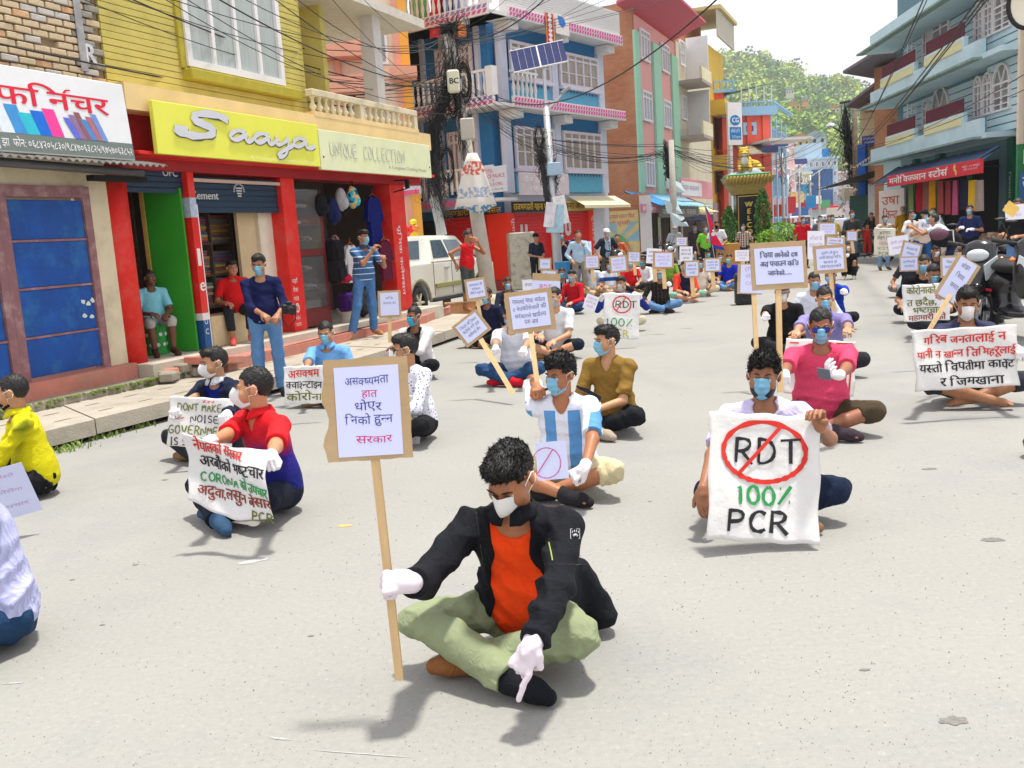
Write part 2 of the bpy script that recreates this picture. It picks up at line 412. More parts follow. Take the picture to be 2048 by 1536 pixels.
def ik(a,c,l1,l2,pole):
    a=V3(a);c=V3(c);d=c-a;L_=np.linalg.norm(d);mxl=(l1+l2)*.995
    if L_>mxl:c=a+d/L_*mxl;d=c-a;L_=mxl
    if L_<abs(l1-l2)+.02:L_=abs(l1-l2)+.02
    u=d/(np.linalg.norm(d)+1e-9);x=(l1*l1-l2*l2+L_*L_)/(2*L_);hgt=math.sqrt(max(l1*l1-x*x,0))
    p=V3(pole)-a;p=p-u*(p@u);return a+u*x+unit(p)*hgt,c
def hand(S,w0,d,n,side,kind='grip',g=0.,sc=1.):
    """wrist w0, pointing direction d, back-of-hand normal n, side=+1 thumb on +cross(d,n)"""
    d=unit(V3(d));n=V3(n);n=unit(n-d*(n@d));t=np.cross(d,n)*side
    curl={'grip':(75,85,50),'open':(8,12,10),'relax':(25,35,25),'point':(60,70,40),'hold':(50,40,20)}[kind]
    S.cap(w0,w0+d*.03*sc,.026*sc+g,.03*sc+g,k=.01)
    for i in(-1,-.33,.33,1):
        S.cap(w0+d*.02*sc+t*i*.015,w0+d*.085*sc+t*i*.031*sc,.015*sc+g,.0115*sc+g,k=.008)
    for j,i in enumerate((1,.34,-.34,-1)):
        p=w0+d*(.088-.004*(abs(i-.3)))*sc+t*i*.032*sc;L_=(.043,.048,.045,.034)[j]*sc;a=0
        c3=(5,10,5)if(kind=='point' and j==0)else curl
        for q,(ln,cu)in enumerate(zip((L_,L_*.62,L_*.5),c3)):
            a+=cu*(1+.06*j);dd=d*math.cos(R(a))-n*math.sin(R(a))+t*i*.04
            e=p+unit(dd)*ln;S.cap(p,e,(.0092-.0008*q)*sc+g,(.0084-.0008*q)*sc+g,k=.002);p=e
    tb=w0+d*.03*sc+t*.028*sc
    if kind in('grip','hold','point'):e1=tb+unit(d*.6+t*.45-n*.75)*.042*sc;e2=e1+unit(d*.5-t*.5-n*.75)*.032*sc
    else:e1=tb+unit(d*.7+t*.7-n*.2)*.042*sc;e2=e1+unit(d*.9+t*.3-n*.2)*.03*sc
    S.cap(tb-d*.01,e1,.016*sc+g,.011*sc+g,k=.012);S.cap(e1,e2,.0105*sc+g,.009*sc+g,k=.004)
SKIN={}
def skin(c='b0764f'):
    k='skin_'+c
    c=hx(c);lu=sum(c)/3;c=tuple(min(1,(v*.84+lu*.16)*1.12)for v in c)
    return mat(k,c,rough=.45,var=.14,scale=22,bump=.06,bscale=260,spec=.35,bdist=.002,sub=.08,dirt=tuple(min(1,x*.7)for x in c),dscale=14,damt=.35)
def cloth(c,rough=.85,name=None):
    k='cloth_'+(name or c)
    if k in MATS:return MATS[k]
    m=mat(k,c,rough=rough,var=.14,scale=7,bump=0,spec=.2);N,K,b=nodes(m);tc=N.new('ShaderNodeTexCoord');creases(N,K,b,tc.outputs['Object'],.36);return m
def hairm():return mat('hair',(.006,.005,.005),rough=.55,var=.5,scale=30,bump=.5,bscale=180,spec=.5,bdist=.006,stretch=(1,1,.4))
def person(loc,rot,label,pose='sit',H=1.0,res=.01,head=(0,0,0),lean=.12,twist=0,tilt=0,hands=None,handk=('relax','relax'),handn=(None,None),gloves=(0,0),glovec='e6e2e6',
           shirt='888888',sleeve=.55,hem=.0,shirtm=None,pants='20242c',plen=1.,pantsm=None,shoes='8a6a4a',shoem=None,barefoot=False,
           closed=False,hair='short',cap=None,mask='blue',maskc=None,sk='b0764f',collar=None,jacket=None,legs=None,neckline='crew',glasses=None,belly=0,eyes=True,
           fem=False,group='people sitting in rows on the road',fold=.006,seed=1,pl=None,elbow=None,headoff=(0,0,0),tuft=0,fat=1.,beard=False,vneck=False):
    """builds one person; local frame faces -Y, x is to the viewer's right"""
    root=empty('person',loc,R(rot),label,'person',group)
    root.scale=(H,H,H)
    inv=np.array(Matrix.Rotation(-R(rot),3,'Z'))/H;loc=V3(loc)
    def W(p):return inv@(V3(p)-loc)
    S_=1.
    lb=.105
    if pose=='sit':
        pel=V3(0,0,.13);la=lean
        hips=[V3(-.1,-.01,.13),V3(.1,-.01,.13)]
        kn=[V3(-.32,-.31,.19),V3(.32,-.29,.18)];an=[V3(.05,-.43,.075),V3(-.05,-.34,.07)]
        toe=[V3(.17,-.46,.045),V3(-.2,-.36,.05)]
    elif pose=='squat':
        pel=V3(0,0.05,.22);la=lean
        hips=[V3(-.1,.04,.24),V3(.1,.04,.24)]
        kn=[V3(-.17,-.30,.46),V3(.17,-.30,.46)];an=[V3(-.12,-.1,.09),V3(.12,-.1,.09)];toe=[V3(-.14,-.27,.03),V3(.14,-.27,.03)]
    elif pose=='chair':
        pel=V3(0,0,.5);la=lean
        hips=[V3(-.1,0,.5),V3(.1,0,.5)]
        kn=[V3(-.15,-.4,.5),V3(.15,-.4,.5)];an=[V3(-.13,-.42,.09),V3(.13,-.42,.09)];toe=[V3(-.15,-.58,.03),V3(.15,-.58,.03)]
    else:
        pel=V3(0,0,.93);la=lean
        hips=[V3(-.1,0,.92),V3(.1,0,.92)]
        kn=[V3(-.115,-.02,.5),V3(.115,-.02,.5)];an=[V3(-.12,.03,.09),V3(.12,.03,.09)];toe=[V3(-.15,-.12,.035),V3(.15,-.12,.035)]
    if legs:
        for i,side in enumerate(('L','R')):
            if side in legs:
                q=legs[side];kn[i]=V3(q[0]);an[i]=V3(q[1]);toe[i]=V3(q[2])
    RT_=euler(twist,math.degrees(math.atan(la)),tilt)
    def T(x,y,z):return pel+RT_@V3(x,y,z)
    sh=[T(-.178*fat,.0,.42),T(.178*fat,.0,.42)];nb=T(0,.005,.465)
    HR=euler(*head);hc=nb+RT_@V3(0,-.02,.165)*.45+V3(0,-.02,.165)*.55+V3(headoff)
    hsc=.97
    def HP(x,y,z):return hc+HR@(V3(x,y,z)*hsc)
    # arms
    hd=[None,None];el=[None,None]
    for i in(0,1):
        sg=(-1,1)[i]
        if hands and hands[i]is not None:
            h_=hands[i];h_=W(h_[1:])if h_[0]=='w' else V3(h_)
        elif pose=='stand':h_=V3(sg*.26,-.06,.82)
        else:h_=(kn[i]*.75+V3(sg*.05,-.1,.1))
        po=V3(elbow[i])if elbow and elbow[i]is not None else sh[i]+V3(sg*.35,.22,-.5)
        el[i],hd[i]=ik(sh[i],h_,.30,.262,po)
    def dirs(i):
        d=unit(hd[i]-el[i]);
        nn=handn[i]
        if nn is None:nn=V3(0,-.3,1)if abs(d[2])<.8 else V3(0,-1,.2)
        dd=d
        if isinstance(nn,tuple)and len(nn)==2:dd=V3(nn[0]);nn=nn[1]
        return unit(V3(dd)),V3(nn)
    def frame(pts,pad):
        P=np.array(pts);return P.min(0)-pad,P.max(0)+pad
    allp=hips+kn+an+toe+sh+[nb,hc+V3(0,0,.06)]+el+hd
    skm=skin(sk);hm=hairm()
    # --- body ---
    lo,hi=frame(allp,.15);S=SDF(lo,hi,res)
    def torso(S,g,k=.05):
        S.ell(T(0,.012,.30),(.158*fat+g,.1*fat+g,.19+g),k,RT_)
        S.ell(T(0,-.01-belly*.4,.12),(.145*fat+g+belly*.4,.1*fat+g+belly,.15+g),k,RT_)
        S.ell(T(0,0.01,0),(.165*fat+g,.115+g,.11+g),k,RT_)
        for i in(0,1):
            S.cap(nb-V3(0,0,.015),sh[i],.047+g,.043+g,k)
            if fem:S.ell(T((-.07,.07)[i],-.085,.27),(.06,.05,.06),.03,RT_)
    torso(S,-.008 if shirt is not None else 0)
    for i in(0,1):
        S.cap(sh[i],el[i],.045,.037,.03);S.cap(el[i],hd[i],.038,.025,.02)
        d,n=dirs(i)
        if gloves[i]and res>.008:pass
        else:hand(S,hd[i],d,n,(-1,1)[i]*-1,handk[i],-.002 if gloves[i]else.0015+(res>.012)*.003)
        kr=.042 if(pants and plen>.7)else.052;S.cap(hips[i],kn[i],.07,kr,.03);S.cap(kn[i],an[i]*.5+kn[i]*.5,kr,kr,.02);S.cap(an[i]*.55+kn[i]*.45,an[i],.048,.034,.02)
        S.cap(an[i],an[i]*.3+toe[i]*.7,.032,.03,.02);S.cap(an[i]*.4+toe[i]*.6,toe[i],.028,.02,.015)
        if plen<.9 or barefoot:
            dv=unit(toe[i]-an[i])
            if res<.013:
                up_=V3(0,0,1);sd=unit(np.cross(dv,up_))
                for q in range(5):S.cap(toe[i]+sd*(q-2)*.016,toe[i]+sd*(q-2)*.017+dv*(.03-.004*abs(q-1)),.009,.008,.006)
    S.cap(nb-V3(0,0,.04),HP(0,.018,-.05),.056,.052,.025)
    e=HR
    S.ell(HP(0,.018,.035),V3(.076,.096,.083)*hsc,.012,e);S.ell(HP(0,-.028,-.035),V3(.06,.066,.078)*hsc,.03,e)
    S.ell(HP(0,-.062,-.094),V3(.026,.022,.018),.03,e);S.ell(HP(-.04,-.05,-.03),V3(.03,.032,.034),.02,e);S.ell(HP(.04,-.05,-.03),V3(.03,.032,.034),.02,e)
    if res<.013:
        S.cap(HP(-.036,-.076,.026),HP(-.012,-.085,.02),.011,.011,.012);S.cap(HP(.036,-.076,.026),HP(.012,-.085,.02),.011,.011,.012)
        for q in(-1,1):S.ell(HP(q*.031,-.098,.004),V3(.019,.016,.0125),.012,e,sub=True)
        for q in(-1,1):S.ell(HP(q*.031,-.0745,.003),V3(.0135,.0135,.0105),.004,e)
        S.cap(HP(0,-.082,.008),HP(0,-.112,-.03),.008,.0115,.012)
        for q in(-1,1):S.ell(HP(q*.012,-.098,-.034),V3(.009,.01,.008),.008,e)
        S.cap(HP(-.02,-.086,-.062),HP(.02,-.086,-.062),.0065,None,.006);S.cap(HP(-.014,-.085,-.073),HP(.014,-.085,-.073),.0075,None,.005)
    else:
        S.cap(HP(0,-.082,.0),HP(0,-.108,-.03),.009,.012,.012)
    for q in(-1,1):
        S.ell(HP(q*.081,.012,.0),V3(.011,.021,.033),.008,e@euler(q*25,0,0))
    S.mesh('body',skm,root)
    # --- legs cloth ---
    if pants is not None:
        lo,hi=frame(hips+kn+an,.15);P=SDF(lo,hi,res*1.1 if res<.01 else res);g=.016
        P.ell(T(0,.01,0),(.172*fat+.008,.128+.008,.12),.03,RT_)
        for i in(0,1):
            P.cap(hips[i],kn[i],.08+g*.5,.056+g,.045)
            if plen>.55:e_=kn[i]+(an[i]-kn[i])*((plen-.5)/.5);P.cap(kn[i],e_,.056+g,.044+g*1.2,.03,flat=1)
            else:P.cap(kn[i]*.5+hips[i]*.5,kn[i]+unit(kn[i]-hips[i])*(.0+.06*(plen-.5)*10),.085,.078,.03,flat=1)
        P.folds(fold*1.5,20,seed+3)
        P.all(lambda d,X,Y,Z:np.maximum(d,Z-(pel[2]+.12)))
        if pose!='stand':P.all(lambda d,X,Y,Z:np.maximum(d,-(Z-.006)))
        P.mesh('trousers' if plen>.7 else 'shorts',pantsm or cloth(pants),root)
    # --- shirt ---
    def top(g,sl,name,m,hemz,openf=None,nr=.064,res_=res,fo=fold,cuff=0):
        pts=sh+el+hd+[nb,T(0,0,0)];lo,hi=frame(pts+[T(*e2)for ex in((jacket or{}).get('extra',[])if name=='jacket' else[])for e2 in ex[:2]],.2);Q=SDF(lo,hi,res_)
        torso(Q,g)
        for ex in(jacket or{}).get('extra',[])if name=='jacket' else[]:Q.cap(T(*ex[0]),T(*ex[1]),ex[2],ex[3],.06)
        Q.ell(T(0,.005,.09),(.162*fat+g+.012,.118+g+belly*.8+.012,.2),.05,RT_)
        for i in(0,1):
            if sl<=.5:e_=sh[i]+(el[i]-sh[i])*sl*1.7;Q.cap(sh[i],e_,.046+g,.05+g,.03,flat=1)
            else:
                Q.cap(sh[i],el[i],.045+g,.038+g,.025);e_=el[i]+(hd[i]-el[i])*(sl-.5)*2;Q.cap(el[i],e_,.039+g,.03+g,.02,flat=1)
        Q.folds(fo,20,seed,(1,1,1.6))
        if hemz is not None:nz=RT_@V3(0,0,1);p0=T(0,0,hemz);Q.all(lambda d,X,Y,Z:np.maximum(d,-((X-p0[0])*nz[0]+(Y-p0[1])*nz[1]+(Z-p0[2])*nz[2])))
        if pose!='stand':Q.all(lambda d,X,Y,Z:np.maximum(d,-(Z-.004)))
        Q.cap(nb-V3(0,0,.0),HP(0,.01,-.03),nr,nr+.008,0,sub=True)
        fr=RT_@V3(0,-1,0);xr=RT_@V3(1,0,0)
        if neckline=='v' or vneck:Q.cap(T(0,-.055,.475),T(0,-.095,.385),.055,.012,0,sub=True)
        elif sl<2 and openf is None:Q.ell(T(0,-.06,.47),(.07,.05,.045),0,RT_,sub=True)
        if openf:
            c0=T(0,0,0);nz=RT_@V3(0,0,1)
            def f(d,X,Y,Z):
                a,b,c=X-c0[0],Y-c0[1],Z-c0[2]
                x=a*xr[0]+b*xr[1]+c*xr[2];y=a*fr[0]+b*fr[1]+c*fr[2];z=a*nz[0]+b*nz[1]+c*nz[2]
                wd_=openf[0]+(openf[1]-openf[0])*np.clip(z/.45,0,1)+.01*np.sin(z*30)
                return np.maximum(d,-np.maximum(np.abs(x-(openf[2]if len(openf)>2 else 0))-wd_,-(y-.02)))
            Q.all(f)
        return Q.mesh(name,m,root)
    sm=shirtm or cloth(shirt)
    if shirt is not None:top(.012,sleeve if not jacket else.12,'shirt',sm,hem-.06)
    if jacket:
        top(.02,jacket.get('sl',.97),'jacket',jacket.get('m')or cloth(jacket['c']),jacket.get('hem',-.1),openf=jacket.get('open',(.07,.08)),nr=.07)
    if collar:
        b=MB()
        for q in(-1,1):
            ang=[R(a)for a in(95,60,20,-20,-55,-80)];V=[]
            for a in ang:
                cx,cy=math.cos(a)*.066,math.sin(a)*.062
                p=nb+V3(q*cx,cy+.0-(.02 if a<0 else 0),.055 if a>-1 else.035);o_=nb+V3(q*cx*1.45,cy*1.3-(.03 if a<0 else 0),.018 if a>-.9 else-.005)
                V+=[p,o_]
            F=[(2*i,2*i+1,2*i+3,2*i+2)for i in range(len(ang)-1)];b.add(V,F)
        c_=b.build('collar',collar if not isinstance(collar,str)else cloth(collar),root,smooth=True)
        md=c_.modifiers.new('s','SOLIDIFY');md.thickness=.006
    # --- shoes ---
    if shoes and not barefoot:
        for i in(0,1):
            dv=unit(toe[i]-an[i]);a_,t_=an[i],toe[i];lo,hi=frame([a_,t_+dv*.06],.08);Q=SDF(lo,hi,max(res*.8,.006))
            Q.cap(a_+V3(0,0,-.015),t_-dv*.02,.045,.042,.02);Q.cap(t_-dv*.03,t_+dv*.03,.041,.03,.02);Q.cap(a_,a_+unit(kn[i]-a_)*.035,.044,.046,.015,flat=1)
            if pose!='sit':Q.all(lambda d,X,Y,Z:np.maximum(d,-(Z-.001)))
            else:Q.all(lambda d,X,Y,Z:np.maximum(d,-(Z-.003)))
            so_=Q.mesh('shoe',shoem or cloth(shoes if isinstance(shoes,str)else shoes[i]),root)
    # --- gloves ---
    for i in(0,1):
        if gloves[i]:
            d,n=dirs(i);Q=SDF(*frame([hd[i],hd[i]+d*.2,hd[i]-d*.06],.12),max(min(res*.8,.01),.0035))
            hand(Q,hd[i],d,n,(-1,1)[i]*-1,handk[i],.002 if res<.012 else.005);Q.cap(hd[i]+d*.01,hd[i]-unit(hd[i]-el[i])*.045,.032,.037,.01,flat=1)
            Q.folds(.002,60,5)
            Q.mesh('glove',mat('glove_'+glovec,glovec,rough=.45,var=.05,bump=.1,spec=.4,sub=.1),root)
    # --- hair ---
    if hair:
        r_=max(res*.8,.004)if res<.013 else res*.8
        Q=SDF(*frame([HP(0,0,.03)],.17),r_)
        th={'short':.010,'curly':.022,'quiff':.014,'buzz':.005,'long':.014,'bun':.010,'part':.013}[hair]
        Q.ell(HP(0,.02,.036),(V3(.077,.097,.086)+th*V3(.4,.6,1.2))*hsc,0,e)
        if hair in('quiff','part','curly'):Q.ell(HP(0,-.045,.1),V3(.062,.05,.035 if hair!='curly' else.04),.03,e)
        if hair=='bun':Q.ell(HP(0,.05,.14),V3(.035,.035,.03),.01,e)
        A=1.05;off={'buzz':.03,'long':.0}.get(hair,.012)
        ih=HR.T
        def f(d,X,Y,Z):
            a,b,c=X-hc[0],Y-hc[1],Z-hc[2]
            x=ih[0,0]*a+ih[0,1]*b+ih[0,2]*c;y=ih[1,0]*a+ih[1,1]*b+ih[1,2]*c;z=ih[2,0]*a+ih[2,1]*b+ih[2,2]*c
            hl=np.where(y<-.03,.058+off*.3+.008*np.sin(x*60),np.where(y<.03,np.maximum(.058-(y+.03)*1.1,-.01),-.03-(y-.03)*.5))
            side=np.where((np.abs(x)>.058)&(y<-.02)&(y>-.062),.03,0)
            if hair=='long':hl=np.where(y>.0,-.13,hl)
            amp={'curly':.008,'quiff':.004,'short':.004,'buzz':.001,'long':.003,'bun':.003,'part':.005}[hair]
            ns_=amp*(np.sin(x*170+np.sin(z*130)*2)*np.sin(y*150+1)*np.sin(z*160)+.6*np.sin(x*80+2)*np.sin(y*70))
            return np.maximum(d+ns_,-(z-hl+side))
        Q.all(f)
        if cap is None:ho=Q.mesh('hair',hm,root)
        tuft=tuft or(800 if res<.0135 else 0)
        if tuft and cap is None and ho:
            me=ho.data;rs=np.random.RandomState(seed);nv=len(me.vertices)
            co_=np.empty(nv*3,np.float32);me.vertices.foreach_get('co',co_);co_=co_.reshape(-1,3)
            cc=HP(0,.02,.02);nr_=co_-cc;nr_/=np.linalg.norm(nr_,axis=1)[:,None]
            rel=(co_-hc)@HR;ok=np.nonzero(rel[:,2]>-.02)[0];ii=ok[rs.randint(0,len(ok),tuft)]
            cl={'curly':.02,'quiff':.013,'short':.008,'part':.011,'bun':.006,'buzz':.004,'long':.01}[hair]
            dr=nr_[ii]*.4+rs.normal(size=(tuft,3))*.38+(HR@V3(.2,-.7,.2));dr/=np.linalg.norm(dr,axis=1)[:,None]
            ln=cl*rs.uniform(.5,1.2,tuft)[:,None]*np.clip(.35+rel[ii][:,2:3]*9,.35,1.1);sd=np.cross(dr,rs.normal(size=(tuft,3)));sd/=np.linalg.norm(sd,axis=1)[:,None]
            p0=co_[ii]-dr*.004;bend=rs.normal(size=(tuft,3))*ln*.35
            V=np.stack([p0+sd*.0022,p0-sd*.0022,p0+dr*ln*.6+sd*.0015+bend*.4,p0+dr*ln+bend],1).reshape(-1,3)
            k_=np.arange(tuft)[:,None]*4;F=np.concatenate([k_+np.array([0,1,2]),k_+np.array([1,3,2])])
            mesh_obj('hair_strands',V,F,hm,root)
    if beard:
        Q=SDF(*frame([HP(0,-.03,-.05)],.13),max(res,.006));Q.ell(HP(0,-.028,-.05),V3(.068,.07,.075),.02,e)
        Q.cap(HP(0,-.07,-.03),HP(0,-.13,.02),.05,.06,0,sub=True);Q.ell(HP(0,-.02,.04),(.12,.12,.07),0,e,sub=True);Q.mesh('beard',hm,root)
    mtxh=Matrix.Translation(Vector(hc))@Matrix(HR).to_4x4()
    if cap:
        b=MB();b.lathe([(.0,-.005),(.087,0),(.09,.03),(.08,.07),(.05,.1),(.012,.112),(.01,.118),(0,.118)],(0,.018,.03),20,1,1.2)
        b.add([(-.07,-.075,.04),(.07,-.075,.04),(.06,-.15,.032),(-.06,-.15,.032),(-.07,-.075,.034),(.07,-.075,.034),(.06,-.15,.026),(-.06,-.15,.026)],[(0,3,2,1),(4,5,6,7),(3,7,6,2),(0,4,7,3),(1,2,6,5)])
        o=b.build('cap',cloth(cap),root,smooth=True);o.matrix_local=mtxh
    # --- eyes and brows ---
    if eyes and res<.016:
        for q in(-1,1):
            b=MB();b.mi=0;b.lathe([(0.0001,-.011),(.006,-.009),(.0105,-.004),(.0115,0),(.0105,.004),(.006,.009),(.0001,.011)],(0,0,0),12)
            pu=MB()
            o=b.build('eye',mat('eye_white','efe8e0',rough=.2,var=0,bump=0),root,smooth=True)
            o.matrix_local=mtxh@Matrix.Translation((q*.031,-.0795+.009*closed,.0025))@Matrix.Scale(.62,4,(0,0,1))
            p_=MB();p_.lathe([(.0001,0),(.0055,.0005),(.0055,.0015),(.0001,.0022)],(0,0,0),10);ir=p_.build('iris',mat('iris',(.02,.012,.008),rough=.15,var=0,bump=0),o)
            ir.matrix_local=Matrix.Translation((0,-.0103,0))@Matrix.Rotation(PI/2,4,'X')
            w_=MB();w_.tube([(q*.013,-.0965,.026),(q*.024,-.0975,.0315),(q*.036,-.0925,.0325),(q*.05,-.082,.026)],[.0022,.004,.0036,.0012],6)
            w_.tube([(q*.016,-.0885,.0025),(q*.024,-.0925,.0095),(q*.034,-.0915,.0105),(q*.046,-.083,.004)],[.0008,.0016,.0018,.0008],5)
            o2=w_.build('eyebrow',hm,root);o2.matrix_local=mtxh
    if glasses:
        b=MB()
        for q in(-1,1):
            ring=[(q*.033+.027*math.cos(a),-.103+.012*abs(math.cos(a))*(1 if True else 0)*.4,.004+.022*math.sin(a))for a in[2*PI*i/14 for i in range(14)]]
            b.mi=0;b.add(ring,[tuple(range(14))]);b.mi=1;b.tube(ring+[ring[0]],.0022,5);b.tube([(q*.06,-.1,.01),(q*.078,-.06,.012),(q*.082,.01,.01)],.002,5)
        b.mi=1;b.tube([(-.007,-.106,.008),(.007,-.106,.008)],.002,5)
        o=b.build('sunglasses',[mat('lens_'+glasses,glasses,rough=.08,var=0,bump=0,spec=.9,metal=.3),mat('glasses_frame',(.01,.01,.012),rough=.3,var=0,bump=0)],root);o.matrix_local=mtxh
    # --- mask ---
    if mask:
        mc={'blue':'7fb9d6','cyan':'35a5cc','white':'ecebe9','black':'15151a','green':'62c8bd','grey':'b8bcc0'}[mask]if maskc is None else maskc
        kn95=mask=='white'
        V=[];nu,nv=(17,15)if res<.013 else(11,9)
        for j in range(nv):
            v=j/(nv-1)
            for i in range(nu):
                u=i/(nu-1)*2-1;a=u*R(72)
                z=.004-v*.118;z+=.012*(1-abs(u))*(1-v)-(1-v)*.012*abs(u)+v*.03*abs(u)**1.5
                rx=.070-.016*v;ry=.078+.012*math.sin(PI*min(1,v*1.1))-.03*max(0,v-.6)-.006*v
                bulge=.024*math.exp(-(u*2.6)**2)*math.exp(-((v-.3)*2.3)**2)
                if kn95:bulge=.036*max(0,1-abs(u)*1.5)*math.sin(PI*min(1,.18+v*.82))
                pleat=.004*math.sin(v*PI*7)*(1-abs(u)**4)if not kn95 and res<.013 else 0
                x=rx*math.sin(a);y=-(ry+.012)*math.cos(a)*.98-bulge-pleat-.012*(1-abs(u))
                V.append(((x*(1.02 if not kn95 else 1.0)),y+.004,z))
        F=[(j*nu+i,j*nu+i+1,(j+1)*nu+i+1,(j+1)*nu+i)for j in range(nv-1)for i in range(nu-1)]
        mm=mat('mask_'+mc,mc,rough=.8,var=.05,scale=20,bump=.15,bscale=200,bdist=.001,spec=.15)
        o=mesh_obj('face_mask',V,F,mm,root,smooth=not kn95 or True);md=o.modifiers.new('s','SOLIDIFY');md.thickness=.003;md.offset=1;o.matrix_local=mtxh
        if res<.02:
            b=MB()
            for q in(-1,1):
                i0,i1=(nu-1 if q>0 else 0),((nv-3)*nu+(nu-1 if q>0 else 0))
                a,c=Vector(V[i0+nu]),Vector(V[i1])
                b.tube([a,(q*.078,-.035,.014),(q*.088,.012,.028),(q*.087,.03,.012)],.0018,5);b.tube([c,(q*.078,-.02,-.03),(q*.086,.02,-.025),(q*.088,.032,.0)],.0018,5)
            o3=b.build('ear_loop',mat('loop','f0ece6',rough=.6,var=0,bump=0),root,smooth=True);o3.matrix_local=mtxh
    return root

# ---------------- ground ----------------
def road_mat():
    m=mat('asphalt',(.295,.297,.272),rough=.9,var=.12,scale=.35,bump=.35,bscale=220,bdist=.004,spec=.2,dirt=(.19,.2,.225),dscale=.42,damt=.85)
    N,K,b=nodes(m);tc=N.new('ShaderNodeTexCoord')
    v=N.new('ShaderNodeTexVoronoi');v.inputs['Scale'].default_value=90;K.new(tc.outputs['Object'],v.inputs[0])
    n=N.new('ShaderNodeTexNoise');n.inputs['Scale'].default_value=38;n.inputs['Detail'].default_value=8;n.inputs['Roughness'].default_value=.8;K.new(tc.outputs['Object'],n.inputs[0])
    old=b.inputs['Base Color'].links[0].from_socket
    n4=N.new('ShaderNodeTexNoise');n4.inputs['Scale'].default_value=2.3;n4.inputs['Detail'].default_value=8;n4.inputs['Distortion'].default_value=1.5;K.new(tc.outputs['Object'],n4.inputs[0])
    c1=mixc(N,K,ramp(N,K,n.outputs[0],[(.3,(0,0,0)),(.42,(.4,.4,.4)),(.58,(.5,.5,.5)),(.7,(1,1,1))],'LINEAR'),(.15,.15,.15),(.55,.54,.50))
    mm=N.new('ShaderNodeMix');mm.data_type='RGBA';mm.inputs[0].default_value=.5;K.new(old,mm.inputs[6]);K.new(c1,mm.inputs[7])
    st=ramp(N,K,n4.outputs[0],[(.3,(.0,.0,.0)),(.34,(1,1,1)),(1,(1,1,1))],'LINEAR')
    m2=N.new('ShaderNodeMix');m2.data_type='RGBA';m2.blend_type='MULTIPLY';m2.inputs[0].default_value=.0;K.new(mm.outputs[2],m2.inputs[6]);K.new(st,m2.inputs[7])
    K.new(m2.outputs[2],b.inputs['Base Color']);return m
M_road=road_mat()
o=mesh_obj('road',[(-9,-3,0),(45,-3,0),(120,420,0),(-90,420,0),(-90,60,0),(-9,60,0)],[(0,1,2,3,4,5)],M_road);tag(o,kind='structure')
o=mesh_obj('ground',[(-900,-60,-.05),(900,-60,-.05),(900,1500,-.05),(-900,1500,-.05)],[(0,1,2,3)],mat('earth','9a8e76',var=.25,scale=.5));tag(o,kind='structure')
M_conc=mat('concrete',(.43,.39,.32),rough=.92,var=.14,scale=3,bump=.5,bscale=60,dirt=(.22,.2,.15),dscale=2.2,damt=.5)
M_concd=mat('concrete_old',(.32,.29,.23),rough=.95,var=.25,scale=5,bump=.8,bscale=30,dirt=(.16,.2,.06),dscale=2.5,damt=.8)
M_moss=mat('moss',(.12,.17,.03),rough=1,var=.4,scale=12,bump=1,bscale=80)
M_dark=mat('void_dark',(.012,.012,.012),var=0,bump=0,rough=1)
def poly_rs(px,n,z):
    P=[G(x,y,z)for x,y in px];L_=[0]
    for a,b in zip(P,P[1:]):L_.append(L_[-1]+np.linalg.norm(b-a))
    out=[]
    for t in np.linspace(0,L_[-1],n):i=min(max(int(np.searchsorted(L_,t))-1,0),len(P)-2);f=(t-L_[i])/(L_[i+1]-L_[i]);out.append(P[i]*(1-f)+P[i+1]*f)
    return out
def prism_pts(b,poly,z0,z1):
    n=len(poly);V=[(p[0],p[1],z0)for p in poly]+[(p[0],p[1],z1)for p in poly]
    return b.add(V,[tuple(range(n-1,-1,-1)),tuple(range(n,2*n))]+[(i,(i+1)%n,(i+1)%n+n,i+n)for i in range(n)])
NS=13
fp=poly_rs([(-260,946),(84,863),(322,806),(742,709),(861,671),(925,652),(985,628)],NS,.2)
bp_=poly_rs([(-260,898),(31,832),(254,783),(385,752),(560,706),(740,668),(850,645),(905,627)],NS,.2)
pav=empty('footpath',(0,0,0));tag(pav,kind='structure')
for i in range(NS-1):
    a,b_,c,d=fp[i],fp[i+1],bp_[i+1],bp_[i]
    b=MB();e=.006;dz=random.uniform(-.006,.006)
    q=[a+(b_-a)*e,b_+(a-b_)*e,c+(d-c)*e,d+(c-d)*e]
    prism_pts(b,q,.055+dz,.2+dz);b.build('slab',M_conc,pav)
    for fx in(.25,.75):
        for fy in(.3,.7):
            p=(a*(1-fx)+b_*fx)*(1-fy)+(d*(1-fx)+c*fx)*fy;u_=unit(b_-a);nn_=np.array([-u_[1],u_[0],0])
            h_=MB();pl=[p+u_*(.1*math.cos(t))+nn_*(.022*math.sin(t))for t in[2*PI*k/10 for k in range(10)]]
            prism_pts(h_,pl,.19+dz,.2015+dz)
            if i<8:h_.build('drain_slot',mat('slot',(.2,.16,.09),rough=1),pav)
b=MB()
for i in range(NS-1):
    a,b_=fp[i],fp[i+1];n_=unit(np.array([-(b_-a)[1],(b_-a)[0],0]));prism_pts(b,[a+n_*.1,b_+n_*.1,b_+n_*.4,a+n_*.4],-.02,.054)
o=b.build('drain_channel',M_dark);tag(o,kind='structure')
LF=Fac(G(281,729,.4)[:2],22)
def rect(F,xl,xr,yt,yb,off=0.):
    ym,xm=(yt+yb)/2,(xl+xr)/2
    s0,s1=F.px(xl,ym,off)[0],F.px(xr,ym,off)[0]
    return s0,s1,F.px(xm,yb,off)[1],F.px(xm,yt,off)[1]
